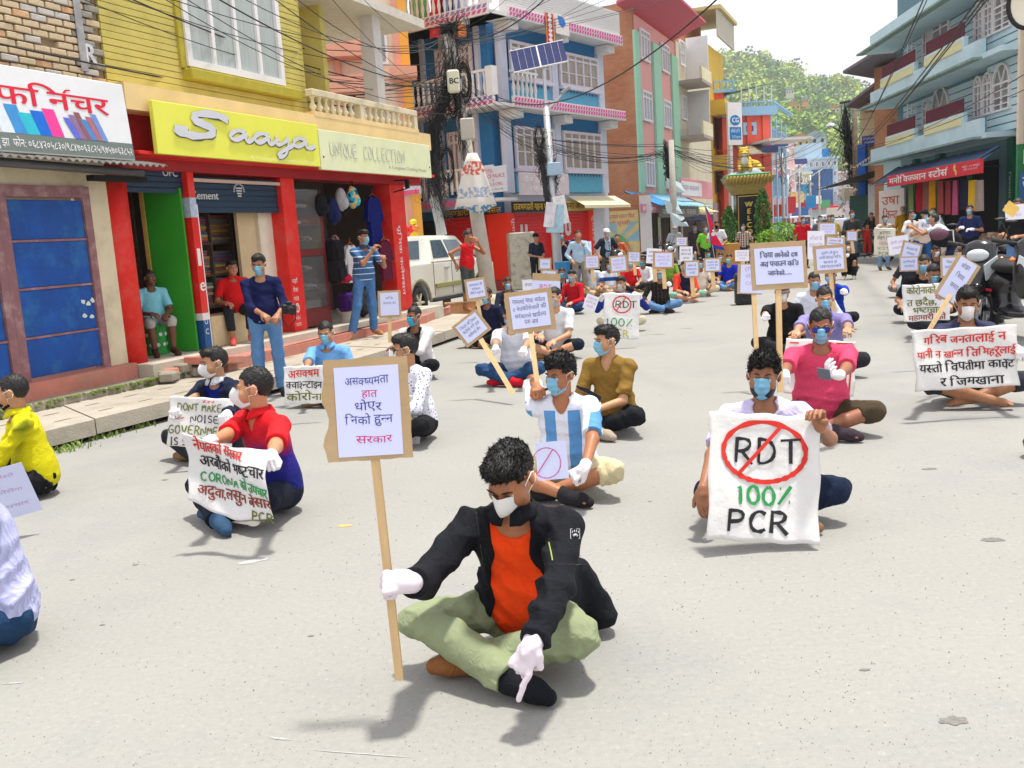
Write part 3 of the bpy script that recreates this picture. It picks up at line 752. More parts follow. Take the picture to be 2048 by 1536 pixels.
# mossy ledge and pink plinth steps
M_pink=mat('pink_plaster',(.52,.2,.15),rough=.9,var=.2,scale=4,bump=.4,bscale=50,dirt=(.33,.27,.19),dscale=2.5,damt=.7)
M_floor=mat('shop_floor',(.5,.46,.38),rough=.9,var=.15,scale=3,bump=.3)
b=MB();a=[G(x,y,.2)for x,y in[(-260,898),(31,832),(254,783),(365,756)]];lb=[LF.w(s,.1,0)for s in(LF.px(-260,850)[0],LF.px(30,800)[0],LF.px(180,770)[0],LF.px(300,745)[0])]
b.T=None;prism_pts(b,a+lb[::-1],.06,.275);o=b.build('ledge',M_concd);tag(o,kind='structure')
b=MB();rs=random.Random(5)
for i in range(420):
    f=rs.random();p=a[0]+(a[1]-a[0])*(f*3)if f<.33 else(a[1]+(a[2]-a[1])*((f-.33)*3)if f<.66 else a[2]+(a[3]-a[2])*((f-.66)*3))
    r_=rs.uniform(.01,.035);q=p+V3(rs.uniform(-.03,.05),rs.uniform(0,.06),0)
    z_=rs.choice([.275,rs.uniform(.2,.275)]);b.lathe([(r_,-.008),(r_*.8,.006),(.001,.012)],(q[0]-(.0 if z_==.275 else.02),q[1],z_),6)
o=b.build('moss',M_moss);tag(o,'green moss growing along the edge of the ledge',kind='stuff')
plinth=empty('plinth',mtx=LF.mat());tag(plinth,kind='structure')
s_l=LF.px(-150,700)[0];s_p1=LF.px(258,729)[0];s_end=LF.px(835,620)[0]
box('plinth_block',M_pink,plinth,s_l,s_p1-.02,-.14,.3,.0,.45)
box('plinth_block',M_floor,plinth,s_p1,s_end+.4,-.35,3.2,.0,.42)
st_=MB();prism_pts(st_,[G(x,y,.33)for x,y in[(395,722),(455,722),(600,688),(740,655),(852,631),(900,610)]]+[LF.w(s_end+1,.2,0),LF.w(.9,.3,0)],.0,.33);o=st_.build('shop_step',M_pink);tag(o,kind='structure')
rk=MB();rs=random.Random(4)
for i in range(9):
    s=s_p1+rs.uniform(.0,.9);p=LF.w(s,rs.uniform(.38,.6),0);m_=Matrix.Translation((p[0],p[1],rs.uniform(.26,.33)))@Matrix.Rotation(rs.uniform(0,3),4,'Z')@Matrix.Rotation(rs.uniform(-.3,.3),4,'X')
    q=MB();q.T=m_;l_=rs.uniform(.06,.14);q.bbox(-l_,l_,-.09,.09,-.06,.05,.02);o=q.build('stone',M_concd if i%3 else M_pink);tag(o,'broken stone lying at the foot of the first red pillar','stone','broken stones at the foot of the red pillar')
p=LF.w(.62,.6,0);q=MB();q.T=Matrix.Translation((p[0],p[1],.36))@Matrix.Rotation(R(70),4,'Z')@Matrix.Rotation(R(7),4,'Y');q.bbox(-.36,.3,-.2,.2,-.05,.05,.015);o=q.build('broken_slab',M_pink);tag(o,'broken pink painted concrete slab tilted at the foot of the red pillar','concrete slab')
# road litter, paint marks
def flat_patch(name,x,y,rx,ry,m,label,cat,group=None,rot=0,z=.002,n=18,seed=0):
    rs=random.Random(seed+int(x));p=G(x,y);V=[]
    for k in range(n):
        a=2*PI*k/n;r_=rs.uniform(.65,1.1);u_,v_=rx*r_*math.cos(a),ry*r_*math.sin(a)
        V.append((p[0]+u_*math.cos(rot)-v_*math.sin(rot),p[1]+u_*math.sin(rot)+v_*math.cos(rot),z))
    o=mesh_obj(name,V,[tuple(range(n))],m);tag(o,label,cat,group);return o
M_wp=mat('worn_white_paint',(.43,.43,.43),rough=.9,var=.2,scale=30)
flat_patch('paint_mark',690,1052,.05,.028,mat('orange_mark',(.75,.42,.12),var=.25,scale=40),'small orange paint mark on the road beside the placard pole','paint mark')
for i,(x,y,rx,ry,rt)in enumerate([(508,1122,.09,.035,.5),(640,1030,.03,.006,.2),(720,1508,.2,.003,-.25),(25,1367,.05,.006,0),(560,1478,.05,.006,-.3)]):
    flat_patch('paint_mark',x,y,rx,ry,M_wp,'faint white scuff mark on the grey road surface','paint mark','faint white scuff marks on the road',rt)
for i,(x,y,r_)in enumerate([(1985,1080,.06),(1858,938,.05),(1910,1442,.05),(560,1062,.02),(622,1272,.015),(1300,1003,.015),(270,1130,.02),(145,1160,.015),(205,1250,.015),(1460,905,.03),(1730,1340,.02),(330,960,.03)]):
    flat_patch('stain',x,y,r_,r_*.6,mat('dark_stain',(.19,.18,.165),var=.3,scale=40),'small dark stain on the grey road surface','stain','small dark stains on the road',seed=i)
q=MB();rs=random.Random(33)
for i in range(2600):
    f=rs.random()**.5;p=G(rs.uniform(-50,2100),620+930*f);r_=rs.uniform(.001,.003)*(1+(1-f)*1.5);q.mi=rs.randint(0,2);a=rs.uniform(0,3)
    q.add([(p[0]+r_*math.cos(a),p[1]+r_*math.sin(a),.001),(p[0]+r_*math.cos(a+2),p[1]+r_*math.sin(a+2),.001),(p[0]+r_*math.cos(a+4),p[1]+r_*math.sin(a+4),.001),(p[0],p[1],.001+r_)],[(0,1,3),(1,2,3),(2,0,3)])
tag(q.build('grit',[mat('grit_a',(.24,.23,.21)),mat('grit_b',(.5,.48,.44)),mat('grit_c',(.34,.3,.25))]),'fine loose grit and tiny pebbles scattered over the road',kind='stuff')
# weeds at the kerb
def weeds(name,spots,label,n=60,hh=.09,cols=((.17,.28,.05),(.28,.34,.1))):
    b=MB();rs=random.Random(9)
    for(p,sp)in spots:
        for i in range(n):
            q=V3(p)+V3(rs.gauss(0,sp),rs.gauss(0,sp*.5),0);a=rs.uniform(0,6.28);h_=hh*rs.uniform(.4,1.3);w_=.006*rs.uniform(.7,1.5)*(1+hh*3);b.mi=rs.randint(0,1)
            dx,dy=math.cos(a),math.sin(a);l=h_*rs.uniform(.2,.9)
            b.add([(q[0]-dy*w_,q[1]+dx*w_,q[2]),(q[0]+dy*w_,q[1]-dx*w_,q[2]),(q[0]+dx*l*.5+dy*w_,q[1]+dy*l*.5-dx*w_,q[2]+h_*.8),(q[0]+dx*l,q[1]+dy*l,q[2]+h_)],[(0,1,2),(0,2,3)])
    o=b.build(name,[mat('weed_a',cols[0],rough=.8),mat('weed_b',cols[1],rough=.8)]);tag(o,label,kind='stuff');return o
weeds('weeds',[(G(x,y),.07)for x,y in[(120,905),(140,898),(195,878),(215,872),(262,858),(280,853),(285,848),(225,866),(150,892),(330,836)]],'sparse weeds growing in the dirt along the kerb',40,.05)
weeds('grass',[(V3(G(x,y,.02)),.12)for x,y in[(880,676),(905,668),(930,661),(955,652),(980,643),(1000,634),(1020,626),(905,664),(960,646)]]+[(V3(G(x,y,.2)),.06)for x,y in[(640,690),(600,700),(540,716),(490,727),(690,680)]],'short green grass growing along the pavement edge',90,.07,((.25,.33,.07),(.4,.38,.16)))
b=MB();prism_pts(b,[G(x,y)for x,y in[(845,692),(1010,640),(1060,618),(1010,608),(930,640),(850,668)]],-.02,.012);o=b.build('verge',mat('verge_dirt',(.42,.37,.26),var=.2,scale=3,dirt=(.25,.27,.1),damt=.7));tag(o,kind='structure')

# ---------------- left row, first shop: blue doors, brick wall above ----------------
M_cream=mat('cream_plaster',(.68,.6,.42),rough=.9,var=.12,scale=3,bump=.3,dirt=(.3,.26,.18),dscale=1.8,damt=.6)
M_purple=mat('mauve_paint',(.27,.13,.145),rough=.7,var=.2,scale=6,dirt=(.5,.42,.36),dscale=6,damt=.5)
M_blue=mat('blue_door_paint',(.005,.07,.33),rough=.5,var=.3,scale=3,bump=.35,bscale=14,dirt=(.03,.2,.42),dscale=2.2,damt=.8)
M_red=mat('red_paint',(.72,.018,.012),rough=.5,var=.22,scale=3,bump=.35,bscale=24,dirt=(.42,.12,.09),dscale=3,damt=.75)
M_dred=mat('dark_red_paint',(.35,.015,.02),rough=.5,var=.2,scale=3)
A=empty('shop_building',mtx=LF.mat(),label='shop building with four blue door panels and weathered brick wall above',cat='building')
s0=LF.px(-400,500)[0];s1=LF.px(236,560)[0]
zl=LF.px(120,372)[1];zt=5.6;z3=3.05
box('wall',M_cream,A,LF.px(197,560)[0],s1,.0,.25,.45,z3)
box('lintel',M_cream,A,s0,s1-.001,-.001,.25,zl,z3-.002)
box('upper_wall',mat('brick_joint',(.3,.24,.16),rough=1,var=.3,bump=.6),A,s0,0.02,.03,.6,z3,zt)
dl0,dl1=LF.px(2,480)[0],LF.px(197,560)[0]
zt_=zl
fr_=.1
for k,(a,b_)in enumerate(((dl0-1.75,dl0),(dl0,dl1))):
    box('door_frame',M_purple,A,a,a+fr_,-.03,.1,.45,zt_);box('door_frame',M_purple,A,b_-fr_,b_-.002,-.03,.1,.45,zt_);box('door_frame',M_purple,A,a+fr_,b_-fr_,-.03,.1,zt_-.12,zt_-.002)
    zz=[.47]+[LF.px(x,y)[1]for x,y in((212,655),(200,566),(187,478))]+[zt_-.14]
    for j in range(4):
        box('door_panel',M_blue,A,a+fr_+.01,b_-fr_-.01,-.008+.004*(j%2),.05,zz[j]+.012,zz[j+1]-.012,.006)
        if j:box('door_rail',M_purple,A,a+fr_,b_-fr_,-.016,.04,zz[j]-.012,zz[j]+.012)
for(x,y)in((165,603),(175,608),(168,632),(182,634),(203,628),(195,600),(183,600)):
    s,z=LF.px(x,y);rs=random.Random(x);poly=[(s+.045*rs.uniform(.5,1)*math.cos(t),z+.035*rs.uniform(.4,1)*math.sin(t))for t in[k*PI/4 for k in range(8)]]
    q=MB();q.prism(poly,-.0135,-.012);q.build('paint_chip',mat('chip',(.6,.68,.68),var=.2),A)
# bricks
BM=[mat('brick_cream',(.62,.5,.33),rough=.9,var=.18,scale=12,bump=.5,dirt=(.25,.2,.14),dscale=5,damt=.5),mat('brick_grey',(.52,.49,.45),rough=.9,var=.2,scale=12,bump=.5),mat('brick_peach',(.6,.38,.22),rough=.9,var=.2,scale=12,bump=.5),mat('brick_sooty',(.27,.25,.22),rough=.95,var=.5,scale=9,bump=.6),mat('brick_bare',(.55,.17,.08),rough=.9,var=.2,scale=12,bump=.5)]
bw,bh=.215,.068;pro=[]
for v in range(10):
    q=MB();rs=random.Random(v);q.bbox(-bw/2+.004,bw/2-.004-rs.uniform(0,.012),-.03-rs.uniform(0,.014),.04,-bh/2+.003,bh/2-.002-rs.uniform(0,.006),.007)
    ob=q.build('brick',BM[v%5],A);pro.append(ob)
far=[MB()for _ in range(5)];used=set();cnt=0
sA0,sA1=LF.px(-25,120)[0],.0;nrow=int((zt-z3)/(bh+.009));rs=random.Random(11)
emb=(LF.px(150,60)[0],LF.px(250,60)[0])
for r_ in range(nrow):
    z=z3+.04+r_*(bh+.009);s=sA1-(bw/2 if r_%2 else bw)+.0
    while s>sA0-2:
        inem=emb[0]<s<emb[1]and LF.px(200,140)[1]<z
        k=3 if inem and rs.random()<.5 else(4 if(z<LF.px(245,170)[1]and s>LF.px(232,200)[0]and rs.random()<.8)else rs.choice([0,0,0,0,0,0,1,2]))
        vis=s>sA0 and cnt<290
        if rs.random()<.985:
            if vis:
                v=k+5*rs.randint(0,1);o=pro[v]if v not in used else link(pro[v].copy(),A);used.add(v);o.location=(s,rs.uniform(-.006,.006),z);o.rotation_euler=(rs.uniform(-.02,.02),rs.uniform(-.012,.012),rs.uniform(-.02,.02));cnt+=1
            else:far[k].box(s-bw/2+.004,s+bw/2-.004,-.035,.02,z-bh/2+.002,z+bh/2-.002)
        s-=bw
for k in range(5):
    if far[k].V:tag(far[k].build('brickwork',BM[k],A),kind='stuff')
for v in range(10):
    if v not in used:bpy.data.objects.remove(pro[v])
# painted remnants of an old emblem on the bricks: ring and letter R
M_ep=mat('old_emblem',(.33,.33,.34),rough=.9,var=.35,scale=10);M_epw=mat('old_emblem_white',(.6,.62,.66),rough=.9,var=.3,scale=10)
s,z=LF.px(152,100);s2,z2=LF.px(178,138)
box('emblem_panel',M_ep,A,LF.px(146,60)[0],LF.px(160,60)[0],-.052,-.045,LF.px(156,142)[1],zt-.3)
s,z=LF.px(176,128);text(A,'old_letter','R',s-.1,z,.2,M_epw,y=-.05,bold=.02)
# sign of the furniture shop, tilted forward
sg=rect(LF,-80,262,145,305,.45)
sB=empty('shop_sign',mtx=LF.mat(),label='white furniture sign with red lettering and coloured cloth rolls above blue doors',cat='sign')
s_r=LF.px(250,240,.45)[0];s_r2=LF.px(262,320,.45)[0];zb=LF.px(258,322,.45)[1];ztp=LF.px(236,168,.45)[1];s_lf=LF.px(-200,200,.45)[0]
M_sgw=mat('sign_white',(.74,.76,.78),rough=.35,var=.03,bump=.03)
sT=Matrix.Translation((0,-.45,zb));hgt_=ztp-zb
pn=empty('sign_panel');pn.parent=sB;pn.matrix_parent_inverse=Matrix();pn.location=(s_r2,-.5,zb);pn.rotation_euler=(R(-4),0,0)
b=MB();b.bbox(s_lf-s_r2,0,-.015,.04,0,hgt_,.008);b.build('sign_board',M_sgw,pn)
def sp(x,y):s,z=LF.px(x,y,.48);return s-s_r2,z-zb
box('sign_strip',mat('grey_green_strip',(.16,.2,.185),var=.05,rough=.5),pn,s_lf-s_r2,-.01,-.019,-.0155,.012,.18)
M_rl=mat('red_letter',(.7,.01,.04),rough=.4,var=.03,bump=0)
tx,tz=sp(0,203);t2,_=sp(218,225)
text(pn,'lettering','फर्निचर',tx-.06,hgt_*.56,hgt_*.215,M_rl,y=-.0195,w=(t2-tx)+.05,bold=.012)
text(pn,'lettering','झा/इन्दु झा  फोन: ०६८४२०५८३०/९८४७०६३८२५/९७५७०६३८५२',-1.95,.055,.075,mat('white_letter',(.85,.85,.85),var=0,bump=0),y=-.0215,w=1.92)
rc=['04309a','f0569a','4d69c2','0a62c8','d8e4f0','3d8fd0','2bb9cf','0d6ad2','ee3f98','5b6bd8','8f6f9a','8b5a62','4a86c8','a86a78','6f8fd0']
x=-2.35
for i,c in enumerate(rc):
    w_=.15 if i<9 else.075;q=MB();sk_=.09 if i<4 else.16;top_=hgt_*(.5 if i<4 else.47+.04*(i%3))
    if i>8:sk_=.2
    q.add([(x+sk_-.08,-.0185-i*.0003,.182),(x+w_+sk_-.08,-.0185-i*.0003,.182),(x+w_-.0,-.0185-i*.0003,top_),(x,-.0185-i*.0003,top_)],[(0,1,2,3)])
    q.build('printed_cloth_roll',mat('roll_'+c,c,rough=.4,var=.12,scale=14,bump=0),pn);x+=w_*.98 if i!=8 else w_+.1
# corrugated awning edge, gutter pipe
aw=empty('gutter',mtx=LF.mat(),label='grey gutter pipe under the corrugated edge below the white furniture sign',cat='gutter')
zg=LF.px(200,342,.4)[1];b=MB();b.tube([(s0,-.42,zg+.06),(LF.px(283,342,.42)[0],-.42,zg)],.045,12);b.build('pipe',mat('pipe_grey',(.09,.095,.1),rough=.4,metal=.2),aw,smooth=True)
b=MB();se=LF.px(318,330,.5)[0];n_=120;V=[];
for i in range(n_+1):
    s=s0+(se-s0)*i/n_;zz_=zb-.05+.018*math.sin(i*PI/1.6);V+=[(s,-.62,zz_),(s,.0,zz_+.13),(s,-.62,zz_-.01)]
F=[]
for i in range(n_):F+=[(3*i,3*i+3,3*i+4,3*i+1),(3*i,3*i+2,3*i+5,3*i+3)]
b.add(V,F);o=b.build('corrugated_sheet',mat('tin',(.2,.2,.19),rough=.5,metal=.4,dirt=(.3,.2,.1)),aw)
b=MB();b.box(LF.px(265,345,.38)[0]-.6,LF.px(290,345,.38)[0],-.4,-.3,zg-.1,zg-.04);b.build('bracket',M_dark,aw)

# ---------------- Saaya building ----------------
M_yel=mat('yellow_wall_paint',(.56,.48,.13),rough=.8,var=.1,scale=3,bump=.35,bscale=40,dirt=(.36,.33,.1),dscale=2,damt=.5)
M_ysil=mat('sill_olive',(.42,.36,.04),rough=.8,var=.15)
M_jy=mat('yellow_joint',(.25,.21,.03),rough=1,var=.1)
M_white=mat('white_paint',(.78,.77,.78),rough=.6,var=.04,scale=5,dirt=(.55,.52,.48),dscale=3,damt=.3)
M_glass=mat('window_glass',(.3,.36,.36),rough=.15,var=.12,scale=1.5,bump=0,spec=.8)
M_peach=mat('peach_slab',(.78,.58,.28),rough=.85,var=.1,scale=2,dirt=(.5,.42,.3),damt=.4)
B=empty('shop_house',mtx=LF.mat(),label='yellow walled house over red shopfronts with baluster balcony',cat='building')
zs0=LF.px(600,258)[1];zs1=LF.px(600,235)[1]
s_w=LF.px(612,200)[0];s_b=LF.px(830,290,.0)[0];zr=6.6
s_w0=0.02
box('floor_slab',M_peach,B,s_w0-.1,s_b,-.33,2.8,zs0-.12,zs1)
# yellow courses around the window
wx=rect(LF,352,556,0,140);wz0=LF.px(450,150)[1];wz1=wz0+1.55;ws0=LF.px(360,60)[0];ws1=LF.px(556,100)[0]
box('wall_core',M_jy,B,s_w0,ws0-.02,.015,.3,zs1,zr);box('wall_core',M_jy,B,ws1+.02,s_w-.0,.015,.3,zs1,zr);box('wall_core',M_jy,B,ws0-.019,ws1+.019,.015,.3,zs1,wz0-.06);box('wall_core',M_jy,B,ws0-.019,ws1+.019,.015,.3,wz1+.05,zr)
z=zs1;ch=.078
while z<zr-.1:
    z1_=z+ch-.007
    segs=[(s_w0,s_w)]if(z1_<wz0-.05 or z>wz1)else[(s_w0,ws0-.06),(ws1+.06,s_w)]
    for a,b_ in segs:
        q=MB();q.bbox(a,b_,-.012-random.uniform(0,.003),.02,z,z1_,.004);q.build('brick_course',M_yel,B)
    z+=ch
box('wall_end',M_yel,B,s_w,s_w+.012,-.011,.3,zs1,zr)
sill=MB();sill.bbox(ws0-.06,ws1+.3,-.16,.02,wz0-.17,wz0-.035,.01);sill.build('window_sill',M_ysil,B)
q=MB();q.bbox(ws0-.1,ws0-.0,-.05,.02,wz0-.03,zr,.005);q.build('window_surround',M_ysil,B)
W_=empty('window');W_.parent=B;W_.location=(0,0,0)
fw_=.085
def window(parent,s0,s1,z0,z1,cols,rows=1,fw_=.06,y=0.,gm=None,fm=None,bars=0,transom=0,depth_=.06,name='window'):
    """framed window in local x-z; front face at y"""
    gm=gm or M_glass;fm=fm or M_white
    q=MB();q.box(s0,s0+fw_,y-depth_,y+.03,z0,z1);q.box(s1-fw_,s1,y-depth_,y+.03,z0,z1);q.box(s0+fw_,s1-fw_,y-depth_,y+.03,z0,z0+fw_);q.box(s0+fw_,s1-fw_,y-depth_,y+.03,z1-fw_,z1)
    wdt=(s1-s0-fw_)/cols;mw=fw_*.7
    for i in range(1,cols):q.box(s0+fw_/2+wdt*i-mw/2,s0+fw_/2+wdt*i+mw/2,y-depth_*.9,y+.02,z0+fw_,z1-fw_)
    zt_=z1-(z1-z0)*transom
    if transom:q.box(s0+fw_,s1-fw_,y-depth_*.85,y+.02,zt_-mw/2,zt_+mw/2)
    for j in range(1,rows):zz=z0+(zt_-z0)*j/rows;q.box(s0+fw_,s1-fw_,y-depth_*.7,y+.02,zz-mw*.25,zz+mw*.25)
    f=q.build(name,fm,parent)
    for i in range(cols):box('pane',gm,f,s0+fw_/2+wdt*i+mw/2,s0+fw_/2+wdt*(i+1)-mw/2,y-.012,y+.0,z0+fw_*.9,z1-fw_*.9)
    if bars:
        b=MB();n=int(bars)
        for i in range(1,n):x_=s0+(s1-s0)*i/n;b.box(x_-.006,x_+.006,y-.05,y-.04,z0+fw_,z1-fw_)
        b.build('window_bars',fm,f)
    return f
bpy.data.objects.remove(W_)
M_curt=mat('curtained_glass',(.42,.47,.46),rough=.25,var=.2,scale=3,bump=.0,stretch=(6,1,.4),spec=.6)
window(B,ws0,ws1,wz0,wz1+.3,4,1,.09,-.02,gm=M_curt)
# recessed balcony: back wall, door, ceiling, column, side
sc0=s_w;zc=LF.px(700,18)[1];yb_=1.25
box('balcony_wall',M_yel,B,sc0-1,sc0+.9,yb_,yb_+.2,zs1,zc);box('ceiling',mat('soffit',(.6,.57,.5),rough=.9,dirt=(.4,.36,.3)),B,s_w+.013,s_b+.1,-.33,2.8,zc,zc+.15)
window(B,sc0-.1,sc0+.38,zs1+.05,zs1+1.85,1,3,.07,yb_-.03,gm=mat('door_glass',(.1,.15,.2),rough=.2,bump=0))
box('balcony_wall',M_yel,B,s_w+1.0,s_w+1.12,.25,1.2,zs1,zc)
cs=rect(LF,725,768,30,210,-.15);box('column',mat('column_white',(.62,.6,.58),rough=.8,var=.06,dirt=(.45,.43,.4)),B,cs[0],cs[0]+.26,-.1,.16,zs1-.01,zc)
# balustrade
zr1=LF.px(725,200,.28)[1];zr0=LF.px(725,212,.28)[1];sb0=LF.px(622,220,.28)[0];sb1=LF.px(833,270,.28)[0]
zbt=zs1+.02
box('handrail',M_cream,B,sb0,sb1,-.33,-.2,zr0,zr1,.01);box('balustrade_base',M_peach,B,sb0,sb1,-.335,-.19,zs1-.02,zbt+.03)
for s in(LF.px(718,240,.28)[0],sb1-.12):box('baluster_post',M_cream,B,s,s+.11,-.325,-.205,zbt,zr0)
hb=zr0-zbt-.03
bpro=MB();k=hb
bpro.lathe([(.045,0),(.045,.05*k),(.028,.08*k),(.03,.14*k),(.052,.26*k),(.055,.34*k),(.035,.5*k),(.022,.68*k),(.022,.78*k),(.034,.82*k),(.024,.86*k),(.042,.92*k),(.042,k)],(0,0,0),12)
bal=bpro.build('baluster',mat('baluster_cream',(.74,.66,.46),rough=.8,var=.06,scale=8,dirt=(.5,.42,.28),dscale=6,damt=.4),B,smooth=True)
pm=LF.px(718,240,.28)[0];ks=[sb0+.08+i*(pm-sb0-.1)/7 for i in range(7)]+[pm+.2+i*(sb1-.2-pm-.18)/8.3 for i in range(9)]
for i,s in enumerate(ks):
    o=bal if i==0 else link(bal.copy(),B);o.location=(s,-.265,zbt+.03)
# signs
def board(F,corners,off,name,m,label,cat='sign',th=.06,emb=None):
    c=[F.px(x,y,off)for x,y in corners];s0=(c[0][0]+c[3][0])/2;s1=(c[1][0]+c[2][0])/2;z0=(c[3][1]+c[2][1])/2;z1=(c[0][1]+c[1][1])/2
    sg=MB();sg.bbox(0,s1-s0,-.0,th,0,z1-z0,.006);o=sg.build(name,m);tag(o,label,cat);o.matrix_world=F.mat(s0,off,z0);return o,s1-s0,z1-z0
M_sy=mat('sign_yellow',(.78,.79,.10),rough=.3,var=.05,scale=2,bump=.05)
M_sp=mat('sign_pale',(.74,.78,.50),rough=.4,var=.06,scale=2,bump=.1,dirt=(.66,.7,.3),damt=.4)
sy,w_,h_=board(LF,[(308,198),(637,252),(639,337),(311,302)],.45,'saaya_sign',M_sy,'yellow shop sign reading Saaya in silver script above the red shopfront');sy.name='shop_sign'
def script_word(par,pts_list,ox,oz,sx,sz,m,wd,y,name='lettering'):
    b=MB()
    for i,(st,wf)in enumerate(pts_list):V,F=ribbon([(ox+px_*sx,oz+pz*sz)for px_,pz in st],wd*wf,y-i*.0004);b.add(V,F)
    return b.build(name,m,par)
SAAYA=[([(2.25,.95),(2.0,1.12),(1.4,1.18),(.85,1.05),(.72,.82),(1.2,.66),(1.6,.5),(1.55,.28),(1.1,.12),(.5,.1),(.1,.22),(.0,.36)],1.5),([(.0,.36),(.3,.38),(.5,.3)],1.3),
         ([(3.0,.52),(2.7,.6),(2.35,.45),(2.25,.2),(2.5,.1),(2.85,.3),(3.05,.55),(2.95,.15),(3.15,.1),(3.45,.35)],1),([(4.1,.52),(3.8,.6),(3.45,.45),(3.4,.2),(3.6,.1),(3.95,.3),(4.15,.55),(4.05,.15),(4.25,.1),(4.6,.4)],1),
         ([(4.5,.55),(4.45,.2),(4.65,.1),(4.95,.3),(5.15,.55),(5.1,.1),(4.95,-.35),(4.6,-.5),(4.5,-.35),(4.9,-.1),(5.4,.2)],1),([(6.1,.52),(5.8,.6),(5.45,.45),(5.4,.2),(5.6,.1),(5.95,.3),(6.15,.55),(6.05,.15),(6.3,.1),(6.6,.25)],1)]
u_=w_/7.6
script_word(sy,SAAYA,.09*w_+.02,.36*h_-.012,u_,h_*.45,mat('letter_shadow',(.12,.12,.1),var=0,bump=0),.055,-.012,'lettering_shadow')
script_word(sy,SAAYA,.09*w_,.36*h_,u_,h_*.45,mat('letter_silver',(.62,.64,.7),var=.05,rough=.3,bump=0),.055,-.022)
text(sy,'lettering','A Complete Fashion Shop',w_*.5,h_*.05,h_*.07,mat('faint_letter',(.85,.9,.5),var=0,bump=0),w=w_*.46,y=-.005)
su,w_,h_=board(LF,[(639,256),(861,293),(862,357),(641,337)],.46,'shop_sign',M_sp,'pale green shop sign reading UNIQUE COLLECTION next to the yellow sign')
M_gl=mat('letter_greyline',(.3,.32,.26),var=0,bump=0);M_glw=mat('letter_pale',(.78,.8,.66),var=0,bump=0)
brush(su,'lettering_shadow','UNIQUE',.28,h_*.375,h_*.36,M_gl,wd=.105,th=.1,gap=.35,jit=0);brush(su,'lettering','UNIQUE',.27,h_*.385,h_*.36,M_glw,wd=.105,th=.09,gap=.35,jit=0,y=-.008)
brush(su,'lettering_shadow','COLLECTION',1.27,h_*.375,h_*.36,M_gl,wd=.105,th=.1,gap=.4,jit=0);brush(su,'lettering','COLLECTION',1.26,h_*.385,h_*.36,M_glw,wd=.105,th=.09,gap=.4,jit=0,y=-.008)
text(su,'lettering','A Complete Clothing House',w_*.56,h_*.17,h_*.09,M_gl,w=w_*.38)
for xx in(.02,.98):o=MB().box(xx*w_-.01,xx*w_+.01,-.01,.4,h_*.3,h_*.34).build('sign_bracket',M_dark,su)
# pillars, beam
zb0=LF.px(500,352)[1];zbm=zs0-.12
box('beam',M_dred,B,.0,s_b,-.06,.3,zb0,zbm)
q=MB();
for i in range(5):a=i*s_b/5;q.bbox(a+.002,a+s_b/5-.002,-.36,-.061,zb0+.13,zb0+.17,.005)
q.build('canopy',M_red,B)
def pillar(x0,x1,y0,y1,m,nm='pillar',dep=.3,off=.02):r_=rect(LF,x0,x1,y0,y1);box(nm,m,B,r_[0],r_[1],-off,dep,.42,zb0,.006)
b=MB();r0=rect(LF,230,279,360,720);rr=(r0[1]-r0[0])/2;b.tube([(r0[0]+rr,.12,.42),(r0[0]+rr,.12,zb0+.15)],rr*1.0,20);b.build('round_pillar',M_red,B,smooth=True)
pillar(585-12,585+14,350,660,M_red);pillar(787,815,350,640,M_red)
r_=rect(LF,388,401,330,700)
M_dblue=mat('shutter_blue',(.02,.05,.09),rough=.5,var=.15,scale=3,metal=.3)
for(z0f,z1f,m_)in((0,.17,mat('post_blue',(.02,.1,.28),rough=.4)),(.17,.21,M_white),(.21,.75,M_red),(.75,.86,mat('sticker',(.4,.5,.62),var=.3,scale=20)),(.86,1,M_red)):
    H_=zb0-.42;box('post',m_,B,r_[0],r_[1],-.03,.1,.42+H_*z0f+.001,.42+H_*z1f)
box('post',M_white,B,r_[1]+.001,r_[1]+.03,-.02,.1,.42,zb0-.4)
text(B,'lettering','e',r_[0]+.005,1.18,.16,M_white,y=-.034,rot=0,bold=.01);box('painted_letter',M_white,B,r_[0]+.03,r_[0]+.09,-.034,-.031,1.5,1.72)
text(B,'lettering','C',r_[0]+.02,.62,.07,M_white,y=-.034);text(B,'lettering','U',r_[0]+.02,.75,.07,M_white,y=-.034)
# pillar writing
s,z=LF.px(580,560)
for i,t in enumerate(['यहाँ','प्रेस','गर्दछ',]):text(B,'lettering',t,s+.02,1.14-i*.13,.06,M_white,y=-.024,w=.13)
text(B,'lettering','O',s+.03,.7,.14,M_white,y=-.024,w=.12);text(B,'lettering','7',s+.065,.73,.08,M_white,y=-.025);text(B,'lettering','N.B.I',s+.02,.6,.05,M_white,y=-.024,w=.12);text(B,'lettering','पार्टस',s+.02,.5,.05,M_white,y=-.024,w=.13)
s,z=LF.px(800,560)
t=text(B,'lettering','यूनिक कलेक्सन',s+.03,1.95,.1,M_white,y=-.024,rot=-PI/2,w=1.25)
# back room shell
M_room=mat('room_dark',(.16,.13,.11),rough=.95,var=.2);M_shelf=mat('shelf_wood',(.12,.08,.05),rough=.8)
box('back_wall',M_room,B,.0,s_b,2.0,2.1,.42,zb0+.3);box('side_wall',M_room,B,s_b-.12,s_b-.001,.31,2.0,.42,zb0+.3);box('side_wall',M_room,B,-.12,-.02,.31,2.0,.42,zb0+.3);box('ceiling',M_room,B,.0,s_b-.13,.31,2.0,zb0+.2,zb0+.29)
box('party_wall',M_room,B,r_[1]-.03,r_[1]+.03,.12,2.0,.42,zb0+.2);sP=LF.px(573,500)[0];box('party_wall',M_room,B,sP,sP+.08,.31,2.0,.42,zb0+.2)
